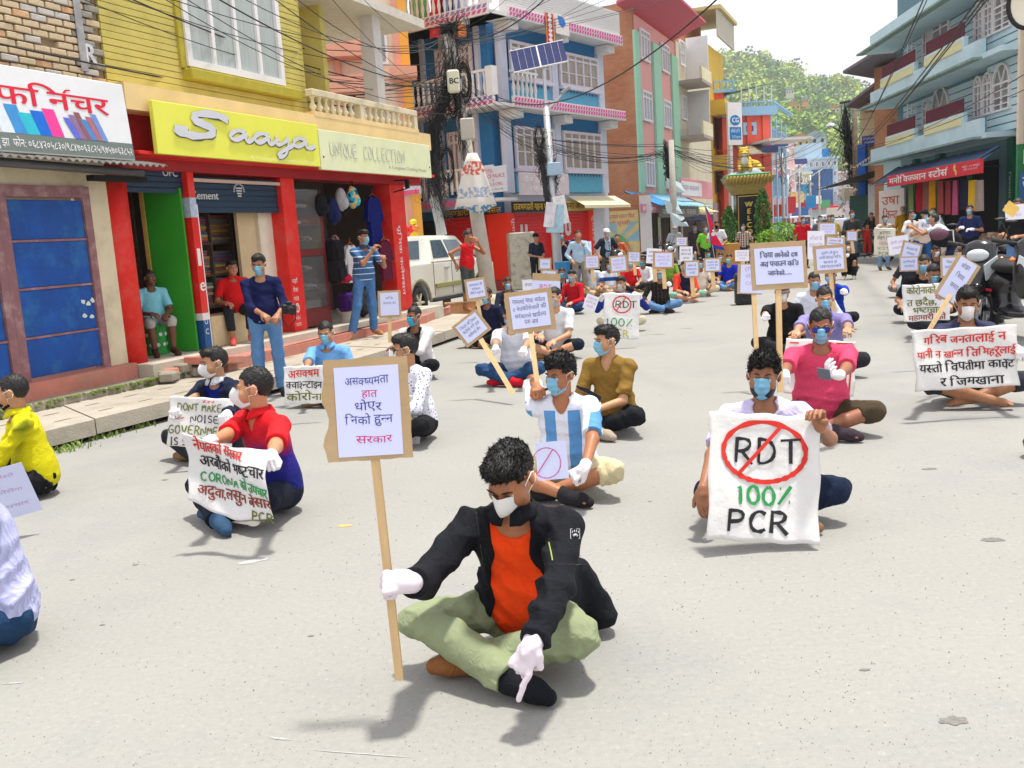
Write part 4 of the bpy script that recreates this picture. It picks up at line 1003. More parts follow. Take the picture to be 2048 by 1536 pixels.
# shutters
def shutter(parent,s0,s1,z0,z1,m,y=.0,pitch=.06,name='rolling_shutter'):
    q=MB();n=max(1,int((z1-z0)/pitch));p=(z1-z0)/n;V=[];F=[]
    for i in range(n):
        a=z0+i*p;V+=[(s0,y,a),(s1,y,a),(s0,y-.012,a+p*.25),(s1,y-.012,a+p*.25),(s0,y-.012,a+p*.75),(s1,y-.012,a+p*.75)];k=i*6;F+=[(k,k+1,k+3,k+2),(k+2,k+3,k+5,k+4)]
        if i<n-1:F.append((k+4,k+5,k+7,k+6))
    q.add(V,F);return q.build(name,m,parent)
sh1=rect(LF,282,365,330,380);shutter(B,r0[1]-.05,r_[0],LF.px(320,385)[1],zb0+.02,M_dblue,.06)
text(B,'lettering','OPC',LF.px(333,352)[0]-.02,LF.px(340,352)[1]+.0,.09,mat('stencil',(.5,.54,.55),var=.1,bump=0),y=.044,bold=.008)
z_s=LF.px(480,425)[1];shutter(B,r_[1]+.03,sP,z_s,zb0-.02,M_dblue,.07,.07)
box('shutter_rail',mat('rail_pale',(.55,.42,.36)),B,r_[1]+.03,sP,-.005,.05,zb0-.11,zb0-.07)
text(B,'lettering','Cement',LF.px(386,405)[0]+.03,LF.px(420,395)[1]-.02,.1,MATS['stencil'],y=.055,bold=.008,w=.55)
lg=MB();s,z=LF.px(485,385)
for i in range(4):lg.box(s-.07+.01*i,s+.07-.01*i,.052,.054,z+.05-i*.035,z+.07-i*.035)
for i in range(12):a=PI*i/11;lg.box(s+.11*math.cos(a)-.012,s+.11*math.cos(a)+.012,.052,.054,z+.02+.1*math.sin(a)-.01,z+.02+.1*math.sin(a)+.01)
lg.build('painted_emblem',MATS['stencil'],B)
# green door with yellow edge
g0,g1=LF.px(352,540,-.1)[0],LF.px(385,540)[0]-.02
D_=empty('green_door',mtx=LF.mat(),label='bright green plywood door leaf standing open beside the striped post',cat='door')
m_=Matrix.Translation((g1,.03,.43))@Matrix.Rotation(R(-78),4,'Z')
q=MB();q.T=m_;q.bbox(-.5,.0,-.02,.02,0,zb0-.62,.004);q.build('door_leaf',mat('green_paint',(.03,.30,.02),rough=.5,var=.12,scale=2),D_)
q=MB();q.T=m_;q.bbox(-.56,-.503,-.03,.05,-.0,zb0-.62,.004);q.bbox(-.6,-.561,-.03,.05,0,.18,.004);q.build('door_edge',mat('ochre_paint',(.55,.36,.08),rough=.6,var=.15),D_)
# shelves with folded cloth, in both cloth shops
def shelves(s0,s1,z0,z1,rows,cols,y,label,cols_):
    T_=empty('shelf',mtx=LF.mat(),label=label,cat='shelf')
    for i in range(rows+1):zz=z0+(z1-z0)*i/rows;box('shelf_board',M_shelf,T_,s0,s1,y-.3,y,zz-.012,zz+.012)
    for i in range(cols+1):ss=s0+(s1-s0)*i/cols;box('upright',M_shelf,T_,ss-.012,ss+.012,y-.305,y+.001,z0+.013,z1-.013)
    rs=random.Random(3)
    gp='folded cloth on the shop shelves'
    for i in range(rows):
        for j in range(cols):
            a,b_=s0+(s1-s0)*j/cols+.02,s0+(s1-s0)*(j+1)/cols-.02;zz=z0+(z1-z0)*i/rows+.013;top_=zz+(z1-z0)/rows*rs.uniform(.5,.85)
            while zz<top_:
                t_=rs.uniform(.025,.05);q=MB();q.bbox(a+rs.uniform(0,.04),b_-rs.uniform(0,.05),y-.29+rs.uniform(0,.03),y-.02,zz,zz+t_-.002,.01);c=rs.choice(cols_)
                o=q.build('folded_cloth',cloth(c));o.matrix_world=LF.mat();tag(o,'folded length of cloth stacked on a dark shop shelf','cloth',gp);zz+=t_
cc=['8a6a62','b09a50','50688a','9a5a5a','80807a','b0a080','5a8a6a','c8c0b0','8a5070','a88a60','c06a3a']
shelves(r_[1]+.05,sP-.35,.9,zb0,4,3,.95,'dark wooden shelves stacked with folded cloth behind the seated man in red',cc)
shelves(.2,r_[0]-.1,.9,zb0,4,3,1.1,'dark wooden shelves in the gloom behind the green door',['5a4a44','6a6254','48505a','7a5c44'])
# cream side panel and counter block
r2=rect(LF,528,556,440,660);box('side_panel',mat('panel_cream',(.55,.43,.26),rough=.8,var=.08),B,r2[0]-.15,r2[1],.25,.3,.42,zb0-.35);box('side_panel',mat('panel_pale',(.68,.62,.5),rough=.8),B,r2[1]-.06,sP-.002,.2,.249,.42,zb0-.35)
q=MB();q.bbox(LF.px(425,660)[0],LF.px(560,640)[0],.0,.45,.42,.83,.01);o=q.build('counter_block',mat('counter',(.58,.47,.28),rough=.8,var=.1,dirt=(.35,.25,.12)));o.matrix_world=LF.mat();tag(o,'cream block counter the man in the red shirt sits on','counter')
q=MB();b=MB();q.lathe([(.15,0),(.16,.02),(.13,.05),(.14,.3),(.165,.36),(.15,.38)],(0,0,0),20);st=q.build('stool',mat('stool_green',(.03,.33,.06),rough=.4,var=.05));st.matrix_world=LF.mat(LF.px(312,690,-.45)[0],-.45,.42);tag(st,'green plastic stool with white dots inside the first doorway','stool')
for i in range(10):
    for j in range(2):a=2*PI*i/10+j*.3;d_=MB();d_.T=Matrix.Rotation(a,4,'Z')@Matrix.Translation((0,-.1375-j*.003,.13+j*.13))@Matrix.Rotation(R(90),4,'X');d_.lathe([(.025,0),(.025,.004)],(0,0,0),10);d_.build('dot',M_white,st)
# display cabinet of shoes
c0,c1=LF.px(590,540)[0],LF.px(655,540)[0];Cb=empty('display_cabinet',mtx=LF.mat(),label='glazed shoe display cabinet with maroon frame beside the red pillar',cat='cabinet')
M_maroon=mat('maroon_wood',(.16,.02,.02),rough=.5,var=.2,scale=5)
zc1=zb0-.15
box('frame',M_maroon,Cb,c0,c0+.05,.0,.5,.45,zc1);box('frame',M_maroon,Cb,c1-.06,c1,.0,.5,.45,zc1);box('frame',M_maroon,Cb,c0+.05,c1-.06,.0,.5,.45,.72);box('frame',M_maroon,Cb,c0+.05,c1-.06,.0,.05,1.52,1.62);box('cabinet_back',mat('cab_back',(.12,.12,.11)),Cb,c0+.05,c1-.06,.45,.5,.72,zc1)
gl=mat('clear_glass',(.75,.8,.8),rough=.02,var=0,bump=0,trans=.92,spec=.5)
box('glass_door',gl,Cb,c0+.052,c1-.062,.012,.018,.725,1.515);box('glass_door',gl,Cb,c0+.052,c1-.062,.012,.018,1.625,zc1)
rs=random.Random(8)
for zz in(1.02,1.3,1.75,2.0,2.25):
    box('shelf_board',M_shelf,Cb,c0+.05,c1-.06,.06,.44,zz-.01,zz)
    x=c0+.1
    while x<c1-.14:
        q=MB();q.tube([(x,.12,zz+.035),(x+.0,.2,zz+.04),(x+.01,.32,zz+.05),(x+.01,.36,zz+.05)],[.02,.036,.036,.03],8);o=q.build('shoe',cloth(rs.choice(['d8d8d8','b8885a','e8e0d0','b04a4a','6a4a30','c8c8d0'])));o.matrix_world=LF.mat();tag(o,'shoe standing on a shelf of the glazed display cabinet','shoe','shoes in the glass display cabinet');x+=.085
# hanging goods of the clothes shop
def hang(x,y,w_,h_,c,name,label,yy=-.12,cat='bag',kind='bag',m=None):
    s,z=LF.px(x,y,-yy);T_=empty(name,mtx=LF.mat(s,-yy,z),label=label,cat=cat)
    m=m or cloth(c)
    if kind=='shirt':
        q=MB();hw=w_/2;P=[(-hw*.35,0),(-hw*.9,-.08),(-hw*1.25,-h_*.5),(-hw*.95,-h_*.52),(-hw*.8,-.25*h_),(-hw*.85,-h_),(hw*.85,-h_),(hw*.8,-.25*h_),(hw*.95,-h_*.52),(hw*1.25,-h_*.5),(hw*.9,-.08),(hw*.35,0),(0,-.04)]
        q.prism(P,-.03,.05);q.build('garment',m,T_);q=MB();q.tube([(-hw*.5,0,-.01),(0,0,.05),(hw*.5,0,-.01)],.008,5);q.tube([(0,0,.05),(0,0,.12)],.004,5);q.build('hanger',mat('hanger','c05a20'),T_)
    elif kind=='case':
        q=MB();q.bbox(-w_/2,w_/2,-.1,.1,-h_,0,.04);q.build('body',m,T_);q=MB();q.bbox(-w_*.36,w_*.36,-.125,-.101,-h_*.85,-h_*.35,.01);q.build('front_pocket',m,T_);q=MB();q.tube([(-.08,0,0),(-.06,0,.05),(.06,0,.05),(.08,0,0)],.01,6);q.build('handle',M_dark,T_)
    else:
        Q=SDF((-w_*.8,-.2,-h_*1.2),(w_*.8,.2,.12),.02);Q.ell((0,0,-h_*.5),(w_*.5,.09,h_*.52),0);Q.ell((0,-.07,-h_*.66),(w_*.36,.06,h_*.26),.03);Q.folds(.008,25,int(x));Q.mesh('body',m,T_)
        q=MB();q.tube([(-.03,0,0),(-.03,0,.08),(.03,0,.08),(.03,0,0)],.007,5);q.build('strap',M_dark,T_)
hang(640,388,.26,.34,'15181f','backpack','black backpack hanging leftmost under the shop canopy',-.02)
hang(663,396,.28,.42,'1a2350','backpack','dark navy backpack hanging beside the black one',.02)
hang(684,380,.22,.4,'23252c','backpack','charcoal backpack hanging behind the grey one',.12)
hang(680,376,.2,.36,'a9adb0','backpack','light grey backpack hanging under the shop canopy',-.06)
hang(703,372,.25,.36,'2aa0c0','backpack','bright turquoise patterned child backpack hanging under the canopy',-.1,m=pmat('kid_bag',lambda N,K,co:ramp(N,K,(lambda n:(n.inputs['Scale'].__setattr__('default_value',9),K.new(co,n.inputs[0]),n.outputs[0])[2])(N.new('ShaderNodeTexNoise')),[(0,'12406a'),(.42,'2ab0d0'),(.52,'e8c050'),(.6,'7a3aa0')])))
hang(668,470,.17,.24,'8a6a62','handbag','brown handbag hanging on a long strap in the doorway',.05)
hang(745,392,.46,.85,'0a1a6a','jacket','royal blue jacket hanging at the right of the clothes shop',.1,'jacket','shirt')
hang(700,490,.4,.62,'c9c9cc','shirt','light grey printed tee shirt on a hanger low in the doorway',.1,'shirt','shirt')
hang(768,480,.42,.7,'5a1030','shirt','maroon tee shirt hanging beside the last red pillar',.0,'shirt','shirt')
hang(778,478,.4,.72,'d8d4d4','shirt','white shirt hanging behind the maroon one',.12,'shirt','shirt')
hang(667,480,.28,.36,'16161a','bag','black travel bag topmost of the stacked bags',-.05,'bag','case')
hang(672,520,.3,.36,'1c1c22','bag','black travel bag second from the top of the stack',-.08,'bag','case')
hang(684,548,.3,.14,'b01038','bag','crimson and black bag above the purple suitcase',-.1,'bag','case')
hang(694,585,.34,.3,'3a1660','suitcase','purple suitcase at the bottom of the stacked bags',-.14,'suitcase','case')
hang(722,575,.3,.5,'121214','bag','glossy black plastic sack standing behind the purple suitcase',.1,'bag','bag',mat('sack',(.015,.015,.016),rough=.25,bump=.6,bscale=12,bdist=.03))
q=MB();q.lathe([(.16,0),(.1,.05),(.09,.2),(.15,.32)],(0,0,0),16);o=q.build('pedestal',M_floor);o.matrix_world=LF.mat(LF.px(688,650)[0],.05,.33);tag(o,'pale round pedestal under the stacked bags','pedestal')
q=MB();q.tube([(0,0,0),(0,-.3,.05),(0,-.3,.2)],.012,5);q.tube([(0,0,.2),(0,-.3,.2)],.012,5);q.box(-.03,.03,-.33,-.27,.05,.2);o=q.build('wall_bracket',M_dark);o.matrix_world=LF.mat(LF.px(785,378)[0],0,LF.px(785,385)[1]);tag(o,'small metal bracket on the last red pillar','bracket')
# house behind the balcony
BF=Fac(D(560,400,27)[:2],84)
C_=empty('salmon_house',mtx=BF.mat(),label='salmon and cream house with orange corner seen behind the baluster balcony',cat='building')
M_salm=mat('salmon',(.75,.36,.25),rough=.85,var=.08,scale=2);M_pc=mat('pale_cream',(.78,.66,.52),rough=.85,var=.06)
e_=BF.px(806,200)[0];e2=BF.px(826,200)[0]
box('wall',M_pc,C_,0,e_,0,5,0,13);box('corner_pilaster',mat('orange_paint',(.85,.42,.07),rough=.8,var=.08),C_,e_+.001,e2,-.1,5,0,13)
for x,y in((700,45),(700,110),(700,180)):z=BF.px(x,y)[1];box('balcony_band',M_salm,C_,0,BF.px(745,100)[0],-.7,-.001,z-.15,z+.3)
for x in(668,742,790):s=BF.px(x,120)[0];box('salmon_pilaster',M_salm,C_,s,s+.16,-.12,-.001,0,12.9)
r=rect(BF,688,722,55,95);window(C_,*r,2,1,.07,-.03,fm=mat('blue_frame',(.02,.08,.4)),gm=mat('blue_glass',(.03,.1,.35),rough=.2,bump=0))
r=rect(BF,752,775,60,130);window(C_,*r,1,2,.07,-.03);r=rect(BF,690,712,175,230);window(C_,*r,2,1,.07,-.03,fm=M_maroon)
s,z=BF.px(780,165);box('balcony_slab',M_salm,C_,s,BF.px(835,180)[0],-1.0,-.11,z,z+.25)

# ---------------- blue corner hotel building ----------------
M_bb=mat('blue_wall_paint',(.03,.20,.46),rough=.8,var=.1,scale=3,bump=.4,bscale=40)
M_lb=mat('pale_lilac_paint',(.62,.66,.78),rough=.8,var=.05,scale=2,dirt=(.42,.42,.5),damt=.4)
M_wht2=mat('offwhite',(.72,.72,.72),rough=.8,var=.08,scale=2,dirt=(.5,.48,.42),dscale=2,damt=.5)
M_mag=mat('magenta_trim',(.62,.1,.3),rough=.7,var=.1);M_vio=mat('violet_trim',(.3,.2,.5),rough=.7,var=.1)
M_redsh=mat('shutter_red',(.66,.015,.02),rough=.45,var=.12,scale=3);M_redp=mat('pillar_bright_red',(.85,.03,.01),rough=.5,var=.06)
M_wgl=mat('curtain_window',(.34,.3,.24),rough=.25,var=.45,scale=4,bump=0,stretch=(8,1,.5),spec=.6)
M_winf=mat('lilac_frame',(.74,.68,.76),rough=.6,var=.04)
BC=G(1020,560,.3)[:2]
BR=Fac(BC,36);BL=Fac((BC[0]-9*math.sin(R(128)),BC[1]-9*math.cos(R(128))),128)
HB=empty('hotel_building',mtx=BR.mat(),label='blue and white corner building with balconies over red shutters',cat='building')
WR=BR.px(1208,200)[0];zF=[2.75,5.65,8.6,11.2]
zF[0]=BR.px(1090,402)[1];zF[1]=BR.px(1100,232)[1];zF[2]=BR.px(1100,72)[1];zF[3]=zF[2]+1.2
inv_=BR.mat().inverted()@BL.mat()
class Face:
    pass
HL=empty('left_face');HL.parent=HB;HL.matrix_local=inv_
def bal_rail(parent,s0,s1,y,z0,z1,m,mb,pitch=.16,name='balustrade',proto=None):
    box('handrail',m,parent,s0,s1,y-.05,y+.05,z1-.07,z1);
    q=MB();k=(z1-z0-.07);q.lathe([(.05,0),(.03,.1*k),(.06,.35*k),(.028,.65*k),(.045,.85*k),(.05,k)],(0,0,0),8);pr=None
    n=int((s1-s0)/pitch)
    for i in range(n):
        if pr is None:pr=q.build('baluster',mb,parent,smooth=True);o=pr
        else:o=link(pr.copy(),parent)
        o.location=(s0+(i+.5)*(s1-s0)/n,y,z0)
def trim(parent,s0,s1,y,z,colA,colB,step=.2):
    box('band',M_wht2,parent,s0,s1,y,y+.1,z-.02,z+.3)
    n=int((s1-s0)/step);b1=MB();b2=MB()
    for r_,b_,zz in((0,b1,z+.03),(1,b2,z+.16)):
        for i in range(n):
            a=s0+(s1-s0)*i/n;w_=(s1-s0)/n;b_.add([(a,y-.012,zz),(a+w_*.6,y-.012,zz),(a+w_*.95,y-.012,zz+.1),(a+w_*.35,y-.012,zz+.1),(a,y-.001,zz),(a+w_*.6,y-.001,zz),(a+w_*.95,y-.001,zz+.1),(a+w_*.35,y-.001,zz+.1)],[(0,1,2,3),(0,4,5,1),(1,5,6,2),(3,2,6,7),(0,3,7,4)])
    for b_,c in((b1,colA),(b2,colB)):o=b_.build('rope_moulding',c,parent);tag(o,kind='stuff')
LL=9.0
# core
box('wall_core',M_lb,HB,.4,WR,.02,8,0,zF[2]+.1)
box('wall_core',M_bb,HL,0,LL-.32,.015,.35,0,zF[2]+.1)
for i in(0,1):
    z0,z1=zF[i]+.25,zF[i+1]
    for k,(xa,xb)in enumerate(((1027,1103),(1123,1197))):
        a=BR.px(xa,300)[0];b_=BR.px(xb,300)[0]
        box('blue_panel',M_bb,HB,a-.25,b_+.1,-.02,.019,z0,z1)
        zw0=z0+.75;zw1=z1-.45
        box('window_bay',M_winf,HB,a-.1,b_,-.28,-.021,zw0-.1,zw0)
        window(HB,a-.08,b_-.02,zw0,zw1,5,2,.09,-.12,gm=M_wgl,fm=M_winf,transom=.2)
        box('sill_panel',mat('sky_panel',(.12,.42,.62),var=.08),HB,a-.08,b_,-.1,-.0201,z0+.02,zw0-.12)
        q=MB()
        for j in range(12):x_=a-.05+(b_-a)*j/12;q.prism([(x_,zw0-.12),(x_+.1,zw0-.12),(x_+.05,zw0-.2)],-.12,-.101)
        tag(q.build('scallop_trim',mat('trim_blue',(.02,.15,.35)),HB),kind='stuff')
    for x in(1012,1112,1203):
        s=BR.px(x,300)[0];q=MB();q.bbox(s-.22,s+.14,-.16,.019,z0,z1-.0,.01);q.build('column',M_lb,HB);q=MB();q.bbox(s-.28,s+.2,-.6,-.1,z1-.28,z1-.02,.01);q.build('bracket',M_wht2,HB)
for i in(1,2):box('ledge',M_wht2,HB,-.3,WR+.1,-.7,.1,zF[i]-.001,zF[i]+.08);trim(HB,-.3,WR+.1,-.8,zF[i],M_mag,M_mag,.16)
zc_=mat('awning_cream',(.75,.68,.45),rough=.8,var=.06)
q=MB();q.add([(BR.px(1130,390)[0],-.1,zF[0]+.15),(WR+.25,-.1,zF[0]+.15),(WR+.25,-.75,zF[0]-.2),(BR.px(1130,390)[0],-.75,zF[0]-.2),(BR.px(1130,390)[0],-.75,zF[0]-.3),(WR+.25,-.75,zF[0]-.3)],[(0,3,2,1),(3,4,5,2)]);q.build('canopy',zc_,HB)
box('parapet',M_wht2,HB,-.3,WR+.1,-.7,-.45,zF[2]+.081,zF[2]+1.1)
q=MB();rs=random.Random(2)
zz=zF[2]+.32
while zz<zF[2]+1.08:q.box(-.3,WR+.1,-.712,-.701,zz,zz+.05);zz+=.07
tag(q.build('parapet_courses',mat('brick_white',(.68,.67,.66),var=.12,scale=20),HB),kind='stuff')
q=MB()
for i in range(40):x_=WR*i/40;q.box(x_,x_+.01,-.6,-.59,zF[2]+1.1,zF[2]+1.17+rs.uniform(0,.08))
tag(q.build('glass_shards',mat('shards',(.3,.4,.35)),HB),kind='stuff')
# left face
bayL=[BL.px(x,250)[0]for x in(830,870,905,950,975)]
for i in(0,1):
    z0,z1=zF[i]+.25,zF[i+1]
    for x in(845,885,955):s=BL.px(x,150 if i else 330)[0];box('column',M_lb,HL,s,s+.16,-.1,.014,z0,z1)
    for x0,x1 in((890,915),(922,950))if i==0 else((877,905),(925,950)):
        s0_,s1_=BL.px(x0,150)[0],BL.px(x1,150)[0];window(HL,s0_,s1_,z0+.2,z1-.45,2,1,.1,-.08,gm=M_wgl,fm=M_winf,transom=.18)
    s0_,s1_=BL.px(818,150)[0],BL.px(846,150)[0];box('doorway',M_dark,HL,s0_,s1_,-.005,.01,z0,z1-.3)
    box('balcony_slab',M_wht2,HL,-1,LL+.75,-1.05,.0,zF[i+1]-.0,zF[i+1]+.1)if i==1 else None
for i in(0,1,2):
    z=zF[i]
    if i:box('balcony_slab',M_wht2,HL,-1,LL+.7,-1.1,.0,z,z+.09);trim(HL,-1,LL+.7,-1.15,z,M_mag,M_vio,.2)
    else:
        box('balcony_slab',M_wht2,HL,0,LL+.5,-1.0,.0,z,z+.09);box('band',mat('band_grey',(.2,.28,.42)),HL,2,LL+.4,-1.05,-1.001,z-.15,z+.2)
        for j in range(16):x_=4.6+j*.3;q=MB();q.prism([(x_-.15,z+.03),(x_,z+.16),(x_+.15,z+.03),(x_,z-.1)],-1.07,-1.051);q.build('pink_diamond',M_mag,HL)
    bal_rail(HL,LL-5.5,LL+.45,-1.05,z+.3,z+1.05,M_wht2,M_wht2,.22)
q=MB();q.box(LL+.46,LL+.7,-1.15,-.9,zF[1]+.3,zF[1]+1.1);q.build('corner_post',M_wht2,HL)
box('corner_post',M_wht2,HL,LL+.46,LL+.7,-1.15,-.9,zF[2]+.3,zF[2]+1.3)
bal_rail(HB,-.35,BR.px(1027,180)[0]+.2,-.75,zF[1]+.3,zF[1]+1.05,M_wht2,M_wht2,.2)
box('eave',mat('eave_brown',(.1,.05,.05)),HL,-1,LL-2.2,-1.3,.5,zF[2]+2.3,zF[2]+2.5)
for i,(x,c)in enumerate(((830,'9ad0a0'),(845,'80c090'),(872,'d81838'),(893,'202038'),(905,'8098d0'),(922,'c8d0e0'),(918,'e89050'),(868,'e04050'))):
    s,z=BL.px(x,15+(25 if i>5 else 0),1.0);q=MB();V=[(s+.5*k/6-.25,.05*math.sin(k*1.7+i),z+.25-j*.75)for j in(0,1)for k in range(7)]
    q.add(V,[(k,k+1,k+8,k+7)for k in range(6)]);o=q.build('laundry',cloth(c));o.matrix_world=BL.mat(0,.98,0);o.modifiers.new('s','SOLIDIFY').thickness=.01;tag(o,['light green','green','crimson','dark navy','pale blue','white','orange','coral red'][i]+' cloth hung to dry on the top balcony of the blue building','laundry','laundry on the top balcony')
# ground floor: red shutters
zg0,zg1=.32,zF[0]-.35
box('plinth',mat('plinth_red',(.35,.04,.03),rough=.8),HB,-.3,WR,-.35,.02,0,.31);box('plinth',MATS['plinth_red'],HL,3.5,LL-.0,-.35,.0,0,.309)
sB1=BR.px(1100,480)[0];sB2=BR.px(1175,460)[0]
for a,b_ in((.25,sB1-.1),(sB1+.25,sB2-.1)):shutter(HB,a,b_,zg0+.0,zg1,M_redsh,-.03,.1);box('shutter_base',mat('base_navy',(.01,.04,.16)),HB,a,b_,-.06,-.045,zg0,zg0+.5);box('shutter_line',M_white,HB,a,b_,-.062,-.045,zg0+.501,zg0+.55)
for s in(0,sB1,sB2):q=MB();q.bbox(s-.1,s+.24,-.14,.019,zg0-.005,zg1,.01);q.build('pillar',M_redp,HB)
bL_=(BL.px(885,500)[0],LL-.18);shutter(HL,bL_[0],bL_[1]-.5,zg0,zg1,M_redsh,-.03,.1);box('pillar',M_redp,HL,bL_[1]-.499,LL,-.1,.01,zg0,zg1)
box('shutter_base',MATS['base_navy'],HL,bL_[0],bL_[1]-.5,-.06,-.045,zg0,zg0+.5);box('shutter_line',M_white,HL,bL_[0],bL_[1]-.5,-.062,-.045,zg0+.501,zg0+.55)
def ulogo(par,s,z,h,y):
    for k,r_ in enumerate((1,.72,.44)):
        w_=h*.42*r_;st=[(s-w_,z+h)]+[(s-w_*math.cos(a),z+h*.4-w_*1.0*math.sin(a))for a in[PI*i/8 for i in range(9)]]+[(s+w_,z+h)]
        strokes(par,'painted_logo',[st],M_white,h*.09,y)
ulogo(HL,BL.px(945,455)[0],zg0+1.25,.42,-.05);ulogo(HB,BR.px(1045,450)[0],zg0+1.25,.42,-.05);ulogo(HB,BR.px(1133,450)[0],zg0+1.25,.42,-.05)
s=BL.px(912,500)[0];text(HL,'lettering','United',s,zg0+.88,.24,M_white,y=-.05,bold=.02,w=BL.px(975,500)[0]-s);text(HL,'lettering','TRADERS',s+.4,zg0+.62,.14,M_white,y=-.05,w=1.3)
s=BR.px(1024,490)[0];text(HB,'lettering','यूनाइटेड',s,zg0+.9,.22,M_white,y=-.05,bold=.02,w=1.3);text(HB,'lettering','ट्रेडर्स',s,zg0+.55,.2,M_white,y=-.05,w=1.1)
s=BR.px(1122,490)[0];text(HB,'lettering','यूनाइटेड',s,zg0+.9,.18,M_white,y=-.05,w=1.1)
for ss,par in((.0,HB),(sB1,HB),(sB2,HB)):text(par,'lettering','यूनाइटेड ट्रेडर्स',ss+.1,2.2,.13,M_white,y=-.145,rot=-PI/2,w=1.5)
M_gold=mat('gold_letter',(.75,.5,.05),rough=.4,var=0,bump=0)
def sboard(par,s0,s1,z0,z1,y,m,name='signboard',th=.05):q=MB();q.bbox(s0,s1,y,y+th,z0,z1,.006);return q.build(name,m,par)
q=sboard(HB,.1,BR.px(1098,410)[0],zg1,zF[0]-.02,-.2,mat('sign_black',(.03,.025,.02)));text(HB,'lettering','राजभण्डारी गहना पसल',.15,zg1+.07,.2,M_gold,y=-.204,w=BR.px(1096,410)[0]-.2,bold=.012)
q=sboard(HB,BR.px(1118,410)[0],BR.px(1178,400)[0],zg1,zF[0]-.02,-.2,mat('sign_gold',(.5,.36,.08)));text(HB,'lettering','कर्मा आउटलेट',BR.px(1120,410)[0],zg1+.07,.2,mat('brown_letter',(.08,.04,.01),var=0,bump=0),y=-.204,w=1.75,bold=.012)
q=sboard(HL,bL_[0],LL-.2,zg1,zF[0]-.2,-.2,MATS['sign_black']);text(HL,'lettering','राजभण्डारी गहना पसल',bL_[0]+.1,zg1+.03,.17,M_gold,y=-.204,w=2.6)
def dsign(F,corners,off,m,label,name='shop_sign'):return board(F,corners,off,name,m,label)
o,w_,h_=board(BL,[(962,334),(1012,332),(1013,384),(963,386)],1.15,'hotel_sign',mat('sign_bluewhite',(.62,.66,.74),var=.04),'pale sign reading HOTEL PEACE PALACE and GRILL and CHILL on the balcony corner')
M_rl2=mat('sign_redletter',(.65,.03,.08),var=0,bump=0)
text(o,'lettering','HOTEL',.05*w_,h_*.78,h_*.13,M_rl2,w=w_*.45);text(o,'lettering','PEACE PALACE',.03*w_,h_*.57,h_*.14,M_rl2,w=w_*.92);text(o,'lettering','&',w_*.45,h_*.44,h_*.08,M_rl2);text(o,'lettering','GRILL & CHILL',.12*w_,h_*.27,h_*.12,M_rl2,w=w_*.75)
text(o,'lettering','<<— <—<',.15*w_,h_*.07,h_*.1,M_dark,w=w_*.7)
o,w_,h_=board(BR,[(1040,340),(1138,352),(1138,388),(1040,392)],.95,'shop_sign',mat('sign_pinkwhite',(.6,.52,.56),var=.1,scale=4),'faded pinkish white sign over the middle red shutter')
text(o,'lettering','जैन राजभण्डारी',.06*w_,h_*.58,h_*.22,M_white,w=w_*.85,bold=.01);text(o,'lettering','गहना पसल',.2*w_,h_*.2,h_*.22,M_white,w=w_*.6)
o,w_,h_=board(BL,[(800,357),(838,360),(838,388),(800,390)],3.4,'shop_sign',mat('sign_dimwhite',(.62,.62,.7),var=.05),'small white sign with pink strip at the end of the pale green sign');box('sign_strip',mat('strip_pink',(.75,.1,.25)),o,0,w_,-.004,-.001,0,.12)
# red carpet banner and photo print on the parapet
o,w_,h_=board(BR,[(1090,25),(1108,28),(1110,95),(1094,94)],.85,'banner',mat('banner_red',(.55,.03,.04)),'narrow red banner with white diamonds hanging on the parapet','banner',.02)
for i in range(7):q=MB();zz=h_*(i+.5)/7;q.prism([(w_*.25,zz),(w_*.5,zz+.1),(w_*.75,zz),(w_*.5,zz-.1)],-.006,-.001);q.build('diamond',M_white,o)
for xx in(.04,.9):box('edge_strip',M_gold,o,w_*xx,w_*xx+.03,-.005,-.001,.01,h_-.01)
o,w_,h_=board(BR,[(1110,28),(1137,34),(1140,72),(1113,68)],.85,'banner',mat('poster_pale',(.78,.72,.7)),'square poster with blue figure hanging on the white parapet','poster',.02)
q=MB();q.prism([(.15*w_,.95*h_),(.6*w_,.9*h_),(.75*w_,.6*h_),(.5*w_,.35*h_),(.25*w_,.5*h_)],-.004,-.001);q.build('printed_figure',mat('print_blue',(.02,.2,.65)),o)
# teal doorway to the left of the hotel with toys
TS=empty('doorway_shop',mtx=BL.mat(),label='dark doorway with teal jamb left of the red shutters',cat='shop front');a=BL.px(833,470)[0];b_=BL.px(870,470)[0]
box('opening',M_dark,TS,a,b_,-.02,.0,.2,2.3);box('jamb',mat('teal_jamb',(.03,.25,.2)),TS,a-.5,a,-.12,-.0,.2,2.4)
q=MB();
tp=D(820,470,22.5);T_=empty('balloon_toys',tp,label='bunch of colourful shiny balloon toys hanging beyond the last red pillar',cat='toy')
for i,(dx,dz,r_,c)in enumerate([(-.02,.1,.16,'e01818'),(.1,0,.13,'f0c010'),(.0,-.14,.15,'d81010'),(.14,.16,.1,'f08020'),(.16,-.2,.1,'1090c0'),(-.08,-.3,.12,'f02020'),(.1,.3,.09,'f8e020')]):
    Q=SDF((-.25,-.25,-.25),(.25,.25,.25),.03);Q.ell((0,0,0),(r_,.07,r_*.8),0);o=Q.mesh('balloon',mat('foil_'+c,c,rough=.2,var=0,bump=0,spec=.8),T_);o.location=(dx,.0,dz)

